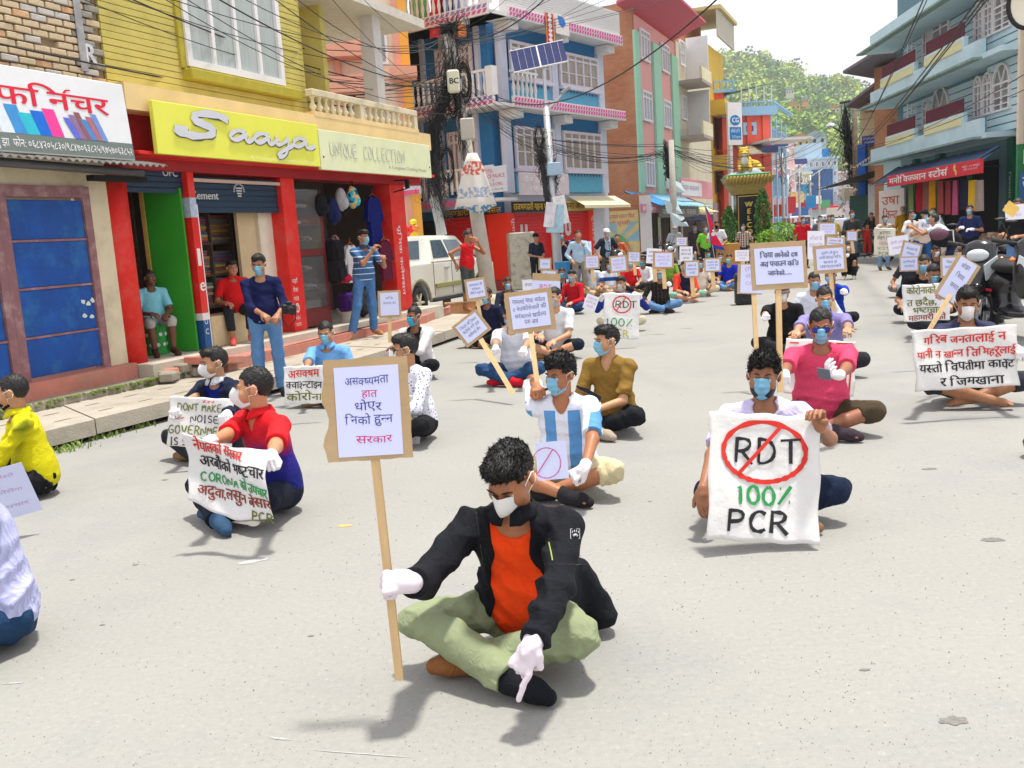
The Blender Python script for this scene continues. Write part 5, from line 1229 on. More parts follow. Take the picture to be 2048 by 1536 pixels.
# ---------------- brick side wall and pink-green house ----------------
PC=D(1281,440,40.5)[:2]
PF_=Fac(PC,23);PS=Fac((PC[0]+9*math.sin(R(113+180)),PC[1]+9*math.cos(R(113+180))),113)
M_brk=mat('brick_wall_orange',(.48,.2,.1),rough=.95,var=.2,scale=4,dirt=(.32,.22,.16),dscale=1.5,damt=.6)
def brickify(name,c1,c2,cm,bwid=.23,bhei=.075,ax=(0,2)):
    if name in MATS:return MATS[name]
    def fn(N,K,co_):
        sp_=N.new('ShaderNodeSeparateXYZ');K.new(co_,sp_.inputs[0]);cb=N.new('ShaderNodeCombineXYZ');K.new(sp_.outputs[ax[0]],cb.inputs[0]);K.new(sp_.outputs[ax[1]],cb.inputs[1])
        b=N.new('ShaderNodeTexBrick');K.new(cb.outputs[0],b.inputs[0]);b.inputs['Scale'].default_value=1;b.inputs['Brick Width'].default_value=bwid;b.inputs['Row Height'].default_value=bhei;b.inputs['Mortar Size'].default_value=.008
        b.inputs['Color1'].default_value=c1+(1,);b.inputs['Color2'].default_value=c2+(1,);b.inputs['Mortar'].default_value=cm+(1,)
        n=N.new('ShaderNodeTexNoise');n.inputs['Scale'].default_value=.8;n.inputs['Detail'].default_value=6;K.new(co_,n.inputs[0])
        return mixc(N,K,ramp(N,K,n.outputs[0],[(.4,(0,0,0)),(.7,(.5,.5,.5))],'LINEAR'),b.outputs[0],(.62,.36,.22))
    return pmat(name,fn,.95)
M_bk=brickify('brickwork_orange',(.52,.2,.09),(.42,.15,.07),(.3,.2,.14))
HP_=empty('pink_house',mtx=PF_.mat(),label='tall pink house with mint green pilasters and bare brick side wall',cat='building')
PSf=empty('side_face');PSf.parent=HP_;PSf.matrix_local=PF_.mat().inverted()@PS.mat()
WP=PF_.px(1357,300)[0];ZP=PF_.px(1283,38)[1]
M_pnk=mat('pink_paint',(.78,.38,.36),rough=.8,var=.05,scale=1.5);M_mint=mat('mint_paint',(.36,.68,.5),rough=.8,var=.05,scale=1.5)
box('wall',M_pnk,HP_,0,WP,.02,9,0,ZP);box('brick_wall',M_bk,PSf,0,8.99,.0,.3,0,ZP+.4)
for(xa,xb)in((1262,1278),(1306,1320),(1342,1354)):
    s_,e2=PF_.px(xa+1,200)[0],PF_.px(xb+1,200)[0];q=MB();q.bbox(max(s_,0),e2,-.1,.019,2.9,ZP-.7,.01);q.build('pilaster',M_mint,HP_)
for(zb_,zt2)in((PF_.px(1290,123)[1],PF_.px(1288,62)[1]),(PF_.px(1293,243)[1],PF_.px(1290,182)[1]),(PF_.px(1300,374)[1],PF_.px(1297,312)[1])):
    for xa,xb in((1284,1302),(1325,1340)):
        a,b_=PF_.px(xa,220)[0],PF_.px(xb,220)[0];window(HP_,a,b_,zb_,zt2,3,1,.09,-.03,gm=mat('dusty_glass',(.4,.4,.46),rough=.3,var=.2),transom=.22)
q=MB();q.add([(-1.2,-1.5,ZP+.75),(WP+.3,-1.5,ZP+.75),(WP+.3,.3,ZP+.1),(-1.2,.3,ZP+.1),(-1.2,-1.5,ZP+.85),(WP+.3,-1.5,ZP+.85),(WP+.3,.3,ZP+.25),(-1.2,.3,ZP+.25)],[(0,3,2,1),(4,5,6,7),(0,1,5,4),(1,2,6,5),(0,4,7,3)]);q.build('eave',mat('eave_pink',(.6,.12,.16),rough=.8,var=.1),HP_)
# ground floor shops of the pink house
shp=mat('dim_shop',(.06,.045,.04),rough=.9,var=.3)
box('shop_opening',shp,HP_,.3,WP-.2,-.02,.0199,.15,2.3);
for i,x in enumerate((1300,1318,1338,1348)):s=PF_.px(x,480)[0];box('door_jamb',[M_maroon,M_wht2,M_dark,M_wht2][i],HP_,s,s+.1,-.06,-.021,.15,2.3)
for i in range(3):a=.45+i*(WP-.6)/3;box('glass_front',mat('shop_glass',(.2,.22,.24),rough=.1,var=.3,scale=3,bump=0),HP_,a,a+.5,-.05,-.0211,.5,2.1)
def awning(F,xl,xr,yt,yb,proj_,ms,label,valance=.3):
    s0_,s1_,zb_,zt_=rect(F,xl,xr,yt,yb,proj_*.5);T_=empty('awning',mtx=F.mat(),label=label,cat='awning');n=max(6,int((s1_-s0_)/.25));V=[]
    for j in range(5):
        t=j/4
        for i in range(n+1):V.append((s0_+(s1_-s0_)*i/n,-.05-proj_*t,zt_-(zt_-zb_)*t-.07*math.sin(PI*t)+.025*math.sin(i*2.2+j)))
    F_=[(j*(n+1)+i,j*(n+1)+i+1,(j+1)*(n+1)+i+1,(j+1)*(n+1)+i)for j in range(4)for i in range(n)]
    for k,m in enumerate(ms):
        sub=[f for q_,f in enumerate(F_)if int((q_%n)/n*len(ms))==k];o=mesh_obj('canvas',V,sub,m,T_,True);o.modifiers.new('s','SOLIDIFY').thickness=.02
    q=MB()
    for i in(0,n):q.tube([V[i],(V[4*(n+1)+i][0],V[4*(n+1)+i][1],V[4*(n+1)+i][2]),(V[i][0],-.05,V[4*(n+1)+i][2])],.02,5)
    q.build('awning_frame',M_dark,T_);return T_
awning(PF_,1283,1392,385,415,1.5,[mat('awn_blue',(.03,.22,.5),rough=.6),mat('awn_paleblue',(.2,.45,.62),rough=.6),mat('awn_paleblue2',(.3,.52,.66),rough=.6)],'blue and pale blue canvas awning on the pink house')
for c,m,t in(([(1284,410),(1314,406),(1314,424),(1284,427)],mat('sg_pink',(.6,.2,.35)),'small pink shop sign under the blue awning'),([(1320,408),(1398,414),(1398,436),(1320,432)],mat('sg_grey',(.25,.24,.22)),'grey shop sign under the pale blue awning')):
    o,w_,h_=board(PF_,c,1.2,'shop_sign',m,t);text(o,'lettering','जय पुस्तक पसल' if 'grey' in t else 'कपडा पसल',.05*w_,h_*.25,h_*.45,M_white,w=w_*.85,bold=.02)
# mural on the low wall in front of the brick side
MW=Fac(D(1188,560,37.5)[:2],100);T_=empty('mural_wall',mtx=MW.mat(),label='low wall with painted mural of hands around a green globe',cat='wall')
a,b_=MW.px(1193,480)[0],MW.px(1279,480)[0];zt_=MW.px(1235,422)[1]
box('wall',M_bk,T_,a-.2,b_+.35,.02,.3,0,MW.px(1235,390)[1]);box('post',M_wht2,T_,b_+.05,b_+.5,-.05,.019,0,MW.px(1275,392)[1])
mu=box('mural_panel',mat('mural_cream',(.68,.56,.26),var=.15,scale=5),T_,a,b_,-.02,.0199,.2,zt_)
cx,cz=(a+b_)/2,1.15
for i in range(8):
    t=2*PI*i/8+.2;q=MB();l=1.3;q.prism([(cx+.3*math.cos(t-.1),cz+.3*math.sin(t-.1)),(max(a,min(b_,cx+l*math.cos(t-.18))),max(.22,min(zt_-.45,cz+l*math.sin(t-.18)))),(max(a,min(b_,cx+l*math.cos(t+.18))),max(.22,min(zt_-.45,cz+l*math.sin(t+.18)))),(cx+.3*math.cos(t+.1),cz+.3*math.sin(t+.1))],-.026,-.021);q.build('painted_ray',mat('mural_blue',(.3,.5,.6),var=.1),T_)
q=MB();q.lathe([(.32,0),(.32,.004)],(0,0,0),16);o=q.build('painted_globe',mat('mural_green',(.15,.45,.2),var=.4,scale=8),T_);o.matrix_local=Matrix.Translation((cx,-.027,cz))@Matrix.Rotation(PI/2,4,'X')
for sg in(-1,1):q=MB();q.prism([(cx+sg*.2,.25),(cx+sg*.55,.25),(cx+sg*.5,.9),(cx+sg*.36,1.25),(cx+sg*.25,.85)],-.03,-.0275);q.build('painted_hand',mat('mural_skin',(.55,.3,.15),var=.1),T_)
text(T_,'lettering','स्वच्छ वातावरण स्वस्थ जीवन',a+.15,zt_-.3,.16,M_rl2,y=-.024,w=b_-a-.3);text(T_,'lettering','हाम्रो पृथ्वी',cx-.5,zt_-.55,.15,M_rl2,y=-.024,w=1)

# ---------------- cream balcony house, yellow house ----------------
def block(F,x0,x1,ytop,name,label,m,depth_=8,z0=0,yx=None,side=None):
    T_=empty(name,mtx=F.mat(),label=label,cat='building');a,b_=F.px(x0,350)[0],F.px(x1,350)[0];z=F.px(x0 if yx is None else yx,ytop)[1]
    box('wall',m,T_,a,b_,0,depth_,z0,z);return T_,a,b_,z
S1=Fac(PF_.w(WP+.02,0,0)[:2],23)
M_crm=mat('cream_grey_wall',(.62,.58,.45),rough=.85,var=.08,scale=1.5,dirt=(.4,.38,.33),damt=.5)
T_,a,b_,z=block(S1,1360,1424,88,'balcony_house','cream balcony house with dirty parapets between pink and yellow houses',M_crm)
for xm,yt,yb in((1385,120,145),(1385,232,260)):
    zb_=S1.px(xm,yb,1.2)[1];zt_=S1.px(xm,yt,1.2)[1];bq=S1.px(1424,250,1.2)[0];box('balcony_slab',mat('soffit_dirty',(.4,.33,.3)),T_,a,bq,-1.25,-.001,zb_-.15,zb_);box('parapet',mat('parapet_cream',(.74,.68,.46),var=.1,dirt=(.5,.46,.36),damt=.5),T_,a,bq,-1.25,-1.13,zb_+.001,zt_)
    window(T_,a+.8,a+1.9,zb_+.9-0,zb_+2.1,3,2,.08,-.03);box('side_screen',M_wht2,T_,bq-.12,bq-.01,-1.12,-.001,zb_+.01,zb_+2.4)
o,w_,h_=board(S1,[(1362,352),(1425,368),(1425,400),(1362,392)],.9,'shop_sign',mat('sg_rose',(.72,.3,.36)),'rose pink shop sign on the cream balcony house');box('white_panel',M_white,o,.1,w_*.62,-.005,-.001,h_*.1,h_*.85);text(o,'lettering','नेपाल बस्त्रालय',.2,h_*.4,h_*.25,M_vio,y=-.009,w=w_*.5)
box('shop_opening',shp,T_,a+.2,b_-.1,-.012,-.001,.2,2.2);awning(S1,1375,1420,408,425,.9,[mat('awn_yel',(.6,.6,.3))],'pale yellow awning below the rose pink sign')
M_ylh=mat('ochre_yellow',(.72,.48,.07),rough=.8,var=.07,scale=1.5);M_wood=mat('dark_window_wood',(.16,.09,.06),rough=.6,var=.2)
S2=Fac(S1.w(b_+.02,-.3,0)[:2],23)
T_,a,b_,z=block(S2,1424,1452,100,'yellow_house','ochre yellow house with brown windows and brick penthouse',M_ylh,yx=1430)
for(yt,yb)in((230,300),(330,388)):
    for xa,xb in((1427,1437),(1441,1450)):a_,e_=S2.px(xa,300)[0],S2.px(xb,300)[0];window(T_,a_,e_,S2.px(1438,yb)[1],S2.px(1438,yt)[1],2,2,.08,-.03,gm=M_dark,fm=M_wood)
for yb in(205,318):zb_=S2.px(1438,yb,.8)[1];box('balcony_band',M_ylh,T_,a,b_,-.9,-.001,zb_-.5,zb_+.35)
box('ground_front',mat('shop_mauve',(.55,.38,.4)),T_,a,b_,-.05,-.001,.2,2.9)
r_=S2.px(1436,130)[1];box('penthouse',M_bk,T_,a-2.2,b_-.6,1.2,5,z-.5,z+1.8);box('roof_slab',mat('slab_ochre',(.5,.42,.2)),T_,a-.6,b_+.4,-.9,5.2,z+1.8,z+2.0);box('gable_wall',mat('grey_render',(.45,.43,.36),var=.15),T_,a-.5,b_+.3,-.7,-.6,z+.3,z+1.79)
# ---------------- CG sign, red and blue house ----------------
SF3=Fac(D(1452,430,56)[:2],60)
T_=empty('advert_board',mtx=SF3.mat(),label='tall white advertising board with blue CG oval beside the yellow house',cat='sign')
a,b_,z0,z1=rect(SF3,1455,1483,205,290);box('board',M_white,T_,a,b_,-.05,.05,z0,z1);box('board_post',M_wht2,T_,a+.2,a+.4,.051,.3,0,z1)
cx,cz=(a+b_)/2,z1-(z1-z0)*.42;q=MB();q.lathe([(1,0),(1,.01)],(0,0,0),24,(b_-a)*.36,.3);M_cgb=mat('advert_blue',(.01,.2,.5),var=.05)
o=q.build('oval',M_cgb,T_);o.matrix_local=Matrix.Translation((cx,-.06,cz))@Matrix.Rotation(PI/2,4,'X');cz0=z1-(z1-z0)*.42
text(T_,'lettering','CG',cx,cz-.12,.26,M_white,y=-.075,align='C',bold=.03);box('blue_panel',M_cgb,T_,a+.1,b_-.1,-.06,-.051,z0+.3,z0+(z1-z0)*.42);text(T_,'lettering','सबैको लागि',a+.2,z0+.7,.18,M_white,y=-.065,w=b_-a-.4);text(T_,'lettering','१२५ro',a+.25,z0+.38,.18,M_white,y=-.065)
RC=D(1566,440,62)[:2];RFr=Fac(D(1450,440,58)[:2],80);RSd=Fac(RC,24)
M_cor=mat('coral_red',(.75,.12,.08),rough=.8,var=.08,scale=1);M_skb=mat('sky_blue_trim',(.3,.52,.72),rough=.8,var=.06)
T_=empty('red_house',mtx=RFr.mat(),label='coral red house with sky blue balustrades and roof canopy',cat='building');w_=RFr.px(1540,300)[0];zr_=RFr.px(1500,232)[1];zq=RFr.px(1500,205)[1]
box('wall',M_cor,T_,0,w_,0,14,0,zr_);box('roof_band',M_skb,T_,-.2,w_+.3,-.5,14,zr_+.001,zr_+.5);bal_rail(T_,RFr.px(1478,220)[0],w_+.3,-.45,zr_+.5,zq,M_skb,M_skb,.35)
sd=empty('side_face');sd.parent=T_;sd.matrix_local=RFr.mat().inverted()@Fac(RFr.w(w_,0,0)[:2],24).mat();bal_rail(sd,0,8,-.3,zr_+.5,zq,M_skb,M_skb,.4)
for k in range(3):
    for lv in range(3):window(sd,.8+k*2.2,1.9+k*2.2,zr_-2.2-lv*2.7,zr_-.7-lv*2.7,2,2,.1,-.03,fm=M_skb)
for k in range(4):box('pilaster',M_skb,sd,.1+k*2.2,.4+k*2.2,-.08,-.001,0,zr_)
a_,e_=RFr.px(1494,250)[0],RFr.px(1502,250)[0];window(T_,a_-.3,e_+.3,RFr.px(1500,270)[1],RFr.px(1500,245)[1],1,1,.2,-.05,fm=M_skb,gm=M_maroon)
box('pilaster',M_cor,T_,w_-.5,w_,-.12,-.001,0,zr_);box('pilaster',M_cor,T_,w_-1.5,w_-1.2,-.12,-.001,0,zr_)
box('upper_block',M_cor,T_,RFr.px(1415,200)[0],RFr.px(1455,200)[0],.5,5,zr_,RFr.px(1440,180)[1]);bal_rail(T_,RFr.px(1412,165)[0],RFr.px(1476,165)[0],.3,RFr.px(1440,178)[1],RFr.px(1440,160)[1],M_skb,M_skb,.35);box('upper_band',M_skb,T_,RFr.px(1412,165)[0],RFr.px(1476,165)[0],.25,5,RFr.px(1440,184)[1],RFr.px(1440,178)[1])
zc0=RFr.px(1500,175)[1];q=MB();q.add([(RFr.px(1455,175)[0],-.4,zc0-.3),(w_+.1,-.4,zc0+.2),(w_+.1,5,zc0+.4),(RFr.px(1455,175)[0],5,zc0-.1)],[(0,1,2,3),(3,2,1,0)]);q.build('roof_canopy',mat('canopy_grey',(.1,.11,.12),rough=.6),T_)
for i in range(5):x_=RFr.px(1478,200)[0]+i*(w_-RFr.px(1478,200)[0])/4;q=MB();q.tube([(x_,-.35,zr_+.5),(x_,-.35,zc0)],.04,6);q.build('canopy_post',M_wht2,T_)
awning(RFr,1483,1538,285,312,2.5,[mat('rust_tin',(.25,.2,.15))],'rusty tin lean-to roof on the coral red house')
box('porch_slab',M_wht2,T_,RFr.px(1500,285)[0],w_+1.5,-2.6,-.0015,RFr.px(1520,290)[1],RFr.px(1520,285)[1])
o,ww,hh=board(RFr,[(1524,292),(1556,289),(1557,303),(1525,306)],4,'solar_panel',mat('solar_cell',(.035,.045,.14),rough=.2),'dark solar panel in front of the coral red house','solar panel')
# far street blocks, left side then across
def simple_block(x0,x1,yt,dist,az,m,label,cols,rows,name='house',yb=470,fm=None,gm=None,dep=10,band=None):
    F=Fac(D(x0,440,dist)[:2],az);T_=empty(name,mtx=F.mat(),label=label,cat='building');wd=F.px(x1,350)[0];z=F.px((x0+x1)/2,yt)[1]
    box('wall',m,T_,0,wd,0,dep,0,z);box('roof_band',band or M_wht2,T_,-.2,wd+.2,-.3,dep,z,z+.3)
    for j in range(rows):
        for i in range(cols):
            a=wd*(i+.2)/cols;e=wd*(i+.8)/cols;zz=z-(j+1)*(z-2.8)/rows;hh=(z-2.8)/rows;window(T_,a,e,zz+hh*.25,zz+hh*.8,2,1,.1,-.03,fm=fm,gm=gm or M_wgl)
    return T_,F,wd,z
M_rose=mat('rose_paint',(.8,.25,.32),var=.06);M_skyw=mat('blue_tile_wall',(.03,.12,.32),rough=.4,var=.1);M_pbl=mat('pale_blue_wall',(.45,.6,.72),var=.06)
simple_block(1545,1572,300,78,24,M_rose,'rose pink house behind the coral red house',3,2,fm=M_wht2)
simple_block(1572,1590,285,95,26,mat('pale_pink',(.78,.5,.52)),'pale pink narrow house far along the street',2,3)
simple_block(1588,1606,335,110,40,M_wht2,'white narrow house far along the street',2,2)
T_,F,wd,z=simple_block(1618,1676,318,150,88,M_pbl,'pale blue house across the end of the street with dark blue tiled front',5,5,band=M_pbl,gm=mat('navy_glass',(.02,.05,.15),rough=.2,bump=0),name='far_house')
box('tiled_front',M_skyw,T_,.4,wd-1,-.4,-.31,3.6,z-(z-2.8)/5);text(T_,'lettering','THE ANMOL',wd*.3,z*.55,.5,M_wht2,y=-.42);box('awning_band',mat('band_red',(.75,.03,.04)),T_,.2,wd-.5,-1.5,-.41,3.0,3.6);box('roof_room',M_pbl,T_,0,wd*.55,1,6,z+.3,z+2.6);box('water_tank',M_cgb,T_,wd*.55,wd*.8,1,3,z+.3,z+1.6)
for i,(x0,x1,yt,d,c,l)in enumerate([(1590,1622,372,125,(.4,.42,.4),'grey shop block below the white house at the street end'),(1604,1622,348,140,(.6,.6,.3),'pale yellow house at the street end'),(1672,1704,345,175,(.5,.4,.42),'mauve house behind the cable covered pole')]):simple_block(x0,x1,yt,d,96,mat('far_wall%d'%i,c,var=.15),l,3,2)
# cars, vans far down the street
rs=random.Random(21)
def far_car(x,y,c,label,van=False,dist=None,rz=0):
    p=G(x,y);T_=empty('parked_car',p,R(rz),label,'car','vehicles far down the street');h_=1.9 if van else 1.45
    q=MB();q.prism([(-.85,.35),(.85,.35),(.88,.75),(.8,1.0),(.66,h_-.1),(.5,h_),(-.5,h_),(-.66,h_-.1),(-.8,1.0),(-.88,.75)],-2,2);q.build('body',mat('car_'+c,c,rough=.25,var=.02,bump=0,spec=.6),T_)
    box('windscreen',mat('dark_glass',(.03,.04,.05),rough=.08,var=0,bump=0,spec=.8),T_,-.6,.6,-2.02,-2.001,1.0,h_-.15)
    for sx in(-.6,.6):box('headlight',M_white,T_,sx-.15,sx+.15,-2.03,-2.001,.68,.85)
    for sx in(-.75,.55):
        for sy_ in(-1.4,1.2):q=MB();q.tube([(sx,sy_,.33),(sx+.2,sy_,.33)],.33,12);q.build('wheel',M_dark,T_)
far_car(1583,474,'e8e8e8','white van parked far down the street beside the green shrubs',True,rz=20);far_car(1632,463,'f0f0f0','white car far down the middle of the street');far_car(1664,464,'c8d4dc','pale blue car far down the street',True);far_car(1690,470,'b8d0e8','light blue car behind the man in the grey shirt')

# ---------------- right-hand teal building ----------------
RF=Fac(D(1757,440,35.5)[:2],185)
M_teal=mat('teal_paint',(.54,.72,.78),rough=.8,var=.07,scale=1.2,dirt=(.3,.48,.52),dscale=1,damt=.5)
M_dteal=mat('teal_gap_shade',(.14,.26,.3),rough=.9)  # darker teal backing, paints shade into the gaps between cladding boards
TB=empty('teal_building',mtx=RF.mat(),label='pale teal corner building with arched white windows and maroon railed balconies',cat='building')
wT=RF.px(2030,250)[0];zT=14
RC_=.7
box('wall',M_dteal,TB,0,wT,RC_,9,0,zT)
def RP(x,y,off=0):return RF.px(x,y,off)
# balcony slabs with parapet panels (two levels), soffits
zb1=RP(1900,293,0)[1];zb1t=RP(1900,238,0)[1];zb2=RP(1900,155,0)[1];zb2t=RP(1900,92)[1]
lv=[(zb1-.05,zb1t),(zb2,zb2+(zb1t-zb1)),(zb2+(zb2-zb1),zb2+(zb2-zb1)+1.2)]
for i,(a,b_)in enumerate(lv):
    sE=RP(1985,200)[0];s0_=.1
    box('balcony_slab',M_teal,TB,-.5 if i else 0,wT if i else sE+.5,-.35,RC_-.001,a,a+.14);box('parapet',M_teal,TB,s0_,sE,-.3,-.18,a+.141,a+.55)
    box('ledge',mat('ledge_mossy',(.24,.34,.3),rough=1,var=.4),TB,-.6 if i else 0,sE+.2,-.6,-.35,a+.0,a+.06)
    if i<2:
        xg=[(1.3*k)for k in range(0)]
        segs=[(RP(1790,200)[0]if i==0 else RP(1780,200)[0],RP(1846,200)[0]),(RP(1870,200)[0],RP(1946,200)[0])]
        for(p0,p1)in segs:
            b=MB();n=int((p1-p0)/.075)
            for k in range(n+1):x_=p0+(p1-p0)*k/n;b.box(x_-.02,x_+.02,-.27,-.24,a+.85,a+1.2)
            b.box(p0,p1,-.28,-.23,a+1.2,a+1.23);b.box(p0,p1,-.28,-.23,a+.84,a+.87);tag(b.build('railing',mat('rail_maroon',(.14,.03,.05),rough=.6),TB),kind='stuff')
            box('parapet_cap',M_teal,TB,p0-.1,p1+.1,-.3,-.18,a+.551,a+.84)
            n=int((p1-p0)/.13);pr=None
            q=MB();q.lathe([(.05,0),(.03,.03),(.055,.12),(.028,.2),(.05,.26)],(0,0,0),7)
            for k in range(n):o=(pr:=q.build('baluster',mat('cream_baluster',(.72,.7,.42)),TB,smooth=True))if k==0 else link(pr.copy(),TB);o.location=(p0+(k+.5)*(p1-p0)/n,-.31,a+.5)
# bay wall on the right part (projecting) and cladding boards
sBay=RP(1948,200)[0]
box('bay_wall',M_dteal,TB,sBay,wT,.35,RC_-.001,lv[0][0]+.141,zT-.5)
def boards(s0,s1,z0,z1,y,par):
    z=z0;n=0
    while z+.16<z1:q=MB();q.bbox(s0,s1,y-.02,y,z+.03,z+.2,.004);q.build('cladding_board',M_teal,par);z+=.205
    return
boards(sBay+.02,wT,lv[0][0]+.15,lv[1][0]-.02,.35,TB);boards(sBay+.02,wT,lv[1][0]+.15,lv[2][0]-.02,.35,TB)
boards(.7,sBay,lv[0][0]+.3,lv[1][0]-.02,RC_,TB);boards(.7,sBay,lv[1][0]+.3,lv[2][0]-.02,RC_,TB)
def arched(par,s0,s1,z0,z1,y,cols=2,rows=4,open_=0):
    """arched window: frame with fan light, grid of muntins, dark glass"""
    r_=(s1-s0)/2;cx=(s0+s1)/2;zs=z1-r_;q=MB();t=.05
    q.box(s0,s0+t,y-.07,y+.02,z0,zs);q.box(s1-t,s1,y-.07,y+.02,z0,zs);q.box(s0+t,s1-t,y-.07,y+.02,z0,z0+t);q.box(s0+t,s1-t,y-.06,y+.02,zs-t/2,zs+t/2)
    for k in range(12):
        a0,a1=PI*k/12,PI*(k+1)/12;P=[(cx+r_*math.cos(a0),zs+r_*math.sin(a0)),(cx+r_*math.cos(a1),zs+r_*math.sin(a1)),(cx+(r_-t)*math.cos(a1),zs+(r_-t)*math.sin(a1)),(cx+(r_-t)*math.cos(a0),zs+(r_-t)*math.sin(a0))];q.prism(P[::-1],y-.07,y+.02)
    for a in(60,120):aa=R(a);d_=.02;P=[(cx-d_,zs),(cx+d_,zs),(cx+d_+(r_-t)*math.cos(aa),zs+(r_-t)*math.sin(aa)),(cx-d_+(r_-t)*math.cos(aa),zs+(r_-t)*math.sin(aa))];q.prism(P,y-.05,y+.01)
    for i in range(1,cols):x_=s0+(s1-s0)*i/cols;q.box(x_-.02,x_+.02,y-.055,y+.01,z0+t,zs-t/2)
    for j in range(1,rows):z_=z0+(zs-z0)*j/rows;q.box(s0+t,s1-t,y-.05,y+.01,z_-.014,z_+.014)
    f=q.build('window',M_white,par);b=MB();b.prism([(s0+.02,z0+.02),(s1-.02,z0+.02),(s1-.02,zs)]+[(cx+(r_-.02)*math.cos(PI*k/10),zs+(r_-.02)*math.sin(PI*k/10))for k in range(1,10)]+[(s0+.02,zs)],y-.012,y);b.build('pane',mat('shade_glass',(.2,.22,.24),rough=.15,var=.3,scale=2,bump=0,spec=.8),f);return f
for k in(0,1):
    yw=((205,300)if k==0 else(25,140))
    for xa,xb in((1952,1968),(1970,1988),(1990,2024)):
        a,e=RF.px(xa,180,-.35)[0],RF.px(xb,180,-.35)[0];z0_=RF.px(2005,(222,62)[k],-.35)[1];z1_=min(RF.px(2005,(118,-50)[k],-.35)[1],lv[k+1][0]-.08);arched(TB,a,e,z0_,z1_-(0 if xa>1985 else.1),.33,2,4)
    for xa,xb in((1850,1862),(1868,1902)):
        a,e=RF.px(xa,180,-RC_)[0],RF.px(xb,180,-RC_)[0];zq_=RF.px(1885,(172,8)[k],-RC_)[1];arched(TB,a,e,lv[k][0]+.2,zq_-(.0 if xa>1860 else.25),RC_-.04,2,5)
    lf=MB();x_=RF.px(1850,200,-.9)[0];
    m4=Matrix.Translation((x_,RC_-.1,lv[k][0]+.25))@Matrix.Rotation(R(-50),4,'Z');lf.T=m4
    for i in range(3):lf.box(i*.25-.015,i*.25+.015,-.02,.02,0,1.6)
    for j in range(6):lf.box(0,.5,-.018,.018,j*.3,j*.3+.03)
    lf.build('open_shutter',M_white,TB)
# ground floor shop: awning, banner, openings
zA=RP(1870,330)[1];s0_,s1_=RP(1772,400)[0],RP(1975,400)[0]
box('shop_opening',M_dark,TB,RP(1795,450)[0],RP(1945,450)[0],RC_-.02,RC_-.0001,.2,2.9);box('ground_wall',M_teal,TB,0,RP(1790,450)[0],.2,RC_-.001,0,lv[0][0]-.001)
ds=mat('green_door_paint',(.01,.14,.08),rough=.5,var=.12)
for x0,x1 in((1795,1800),(1838,1846),(1973,1985),(2022,2030)):box('door_post',ds,TB,RP(x0,450)[0],RP(x1,450)[0],.5,RC_-.021,.1,lv[0][0]-.001)
for x0,x1 in((1986,2020),(1800,1812),(1892,1902)):box('door_leaf',ds,TB,RP(x0,450)[0],RP(x1,450)[0],.6,RC_-.022,.1,2.7)
awning(RF,1770,1968,316,352,.9,[mat('awn_navy',(.05,.1,.2),rough=.7),mat('awn_navy2',(.08,.15,.28),rough=.7)],'sagging dark blue awning along the teal building')
o,w_,h_=board(RF,[(1772,357),(1963,311),(1967,342),(1776,377)],1.06,'shop_banner',mat('banner_crimson',(.62,.02,.04),rough=.5,var=.06),'red shop banner with white Devanagari lettering under the dark blue awning','banner',.03)
text(o,'lettering','मनोविज्ञान स्टोर्स',.03*w_,h_*.22,h_*.5,M_white,w=w_*.66,bold=.03);strokes(o,'printed_swirl',[[(w_*.77,h_*.85),(w_*.75,h_*.6),(w_*.78,h_*.4),(w_*.77,h_*.15)]],mat('swirl',(.8,.5,.15)),.09);text(o,'lettering','धरान - १० धनकुटा',w_*.83,h_*.55,h_*.14,M_white,w=w_*.15);text(o,'lettering','फोन ०२६-५२०',w_*.84,h_*.35,h_*.13,M_white,w=w_*.12)
o,w_,h_=board(RF,[(1758,383),(1808,375),(1808,480),(1758,490)],-.15,'shop_sign',mat('painted_board',(.72,.66,.62),var=.08),'white wall board with red hand painted Devanagari words','sign')
for i,t in enumerate(('उषा','किन्ट','स्ट')):text(o,'lettering',t,w_*.12+i*.1,h_*(.72-i*.27),h_*.16,mat('brick_letter',(.5,.1,.05),var=0,bump=0),w=w_*(.7-.1*i),bold=.03)
text(TB,'lettering','५३१',RP(1995,430)[0],2.15,.2,M_white,y=.595,w=.35);text(TB,'lettering','नयाँ बिर्तामोड',RP(1990,430)[0],1.9,.1,M_white,y=.595,w=.5);text(TB,'lettering','विज्ञान स्टोर्स',RP(1978,430)[0]+.02,2.5,.1,M_white,y=.495,rot=-PI/2,w=1.2)
for i,(x,c,l)in enumerate([(1823,'7a8a50','olive'),(1838,'b01830','crimson'),(1853,'8a5a50','brown'),(1866,'e0a010','mustard'),(1885,'a04a48','rust red'),(1900,'a84a52','dusty red'),(1912,'c05a80','pink'),(1928,'30304a','navy'),(1945,'e8c030','yellow'),(1960,'a8988c','beige')]):
    s,z=RP(x,372,.5);q=MB();hgt2=.95 if i not in(7,8,9)else.8;V=[]
    for j in range(4):
        for k in range(7):V.append((s+.34*(k/6-.5)*(1+.1*j),-.5+.06*math.sin(k*2.1+i),z+.15-hgt2*j/3))
    q.add(V,[(j*7+k,j*7+k+1,(j+1)*7+k+1,(j+1)*7+k)for j in range(3)for k in range(6)]);o=q.build('hanging_cloth',cloth(c));o.matrix_world=RF.mat();o.modifiers.new('s','SOLIDIFY').thickness=.02;tag(o,l+' garment hanging under the red banner of the teal building','garment','garments hanging under the red banner')
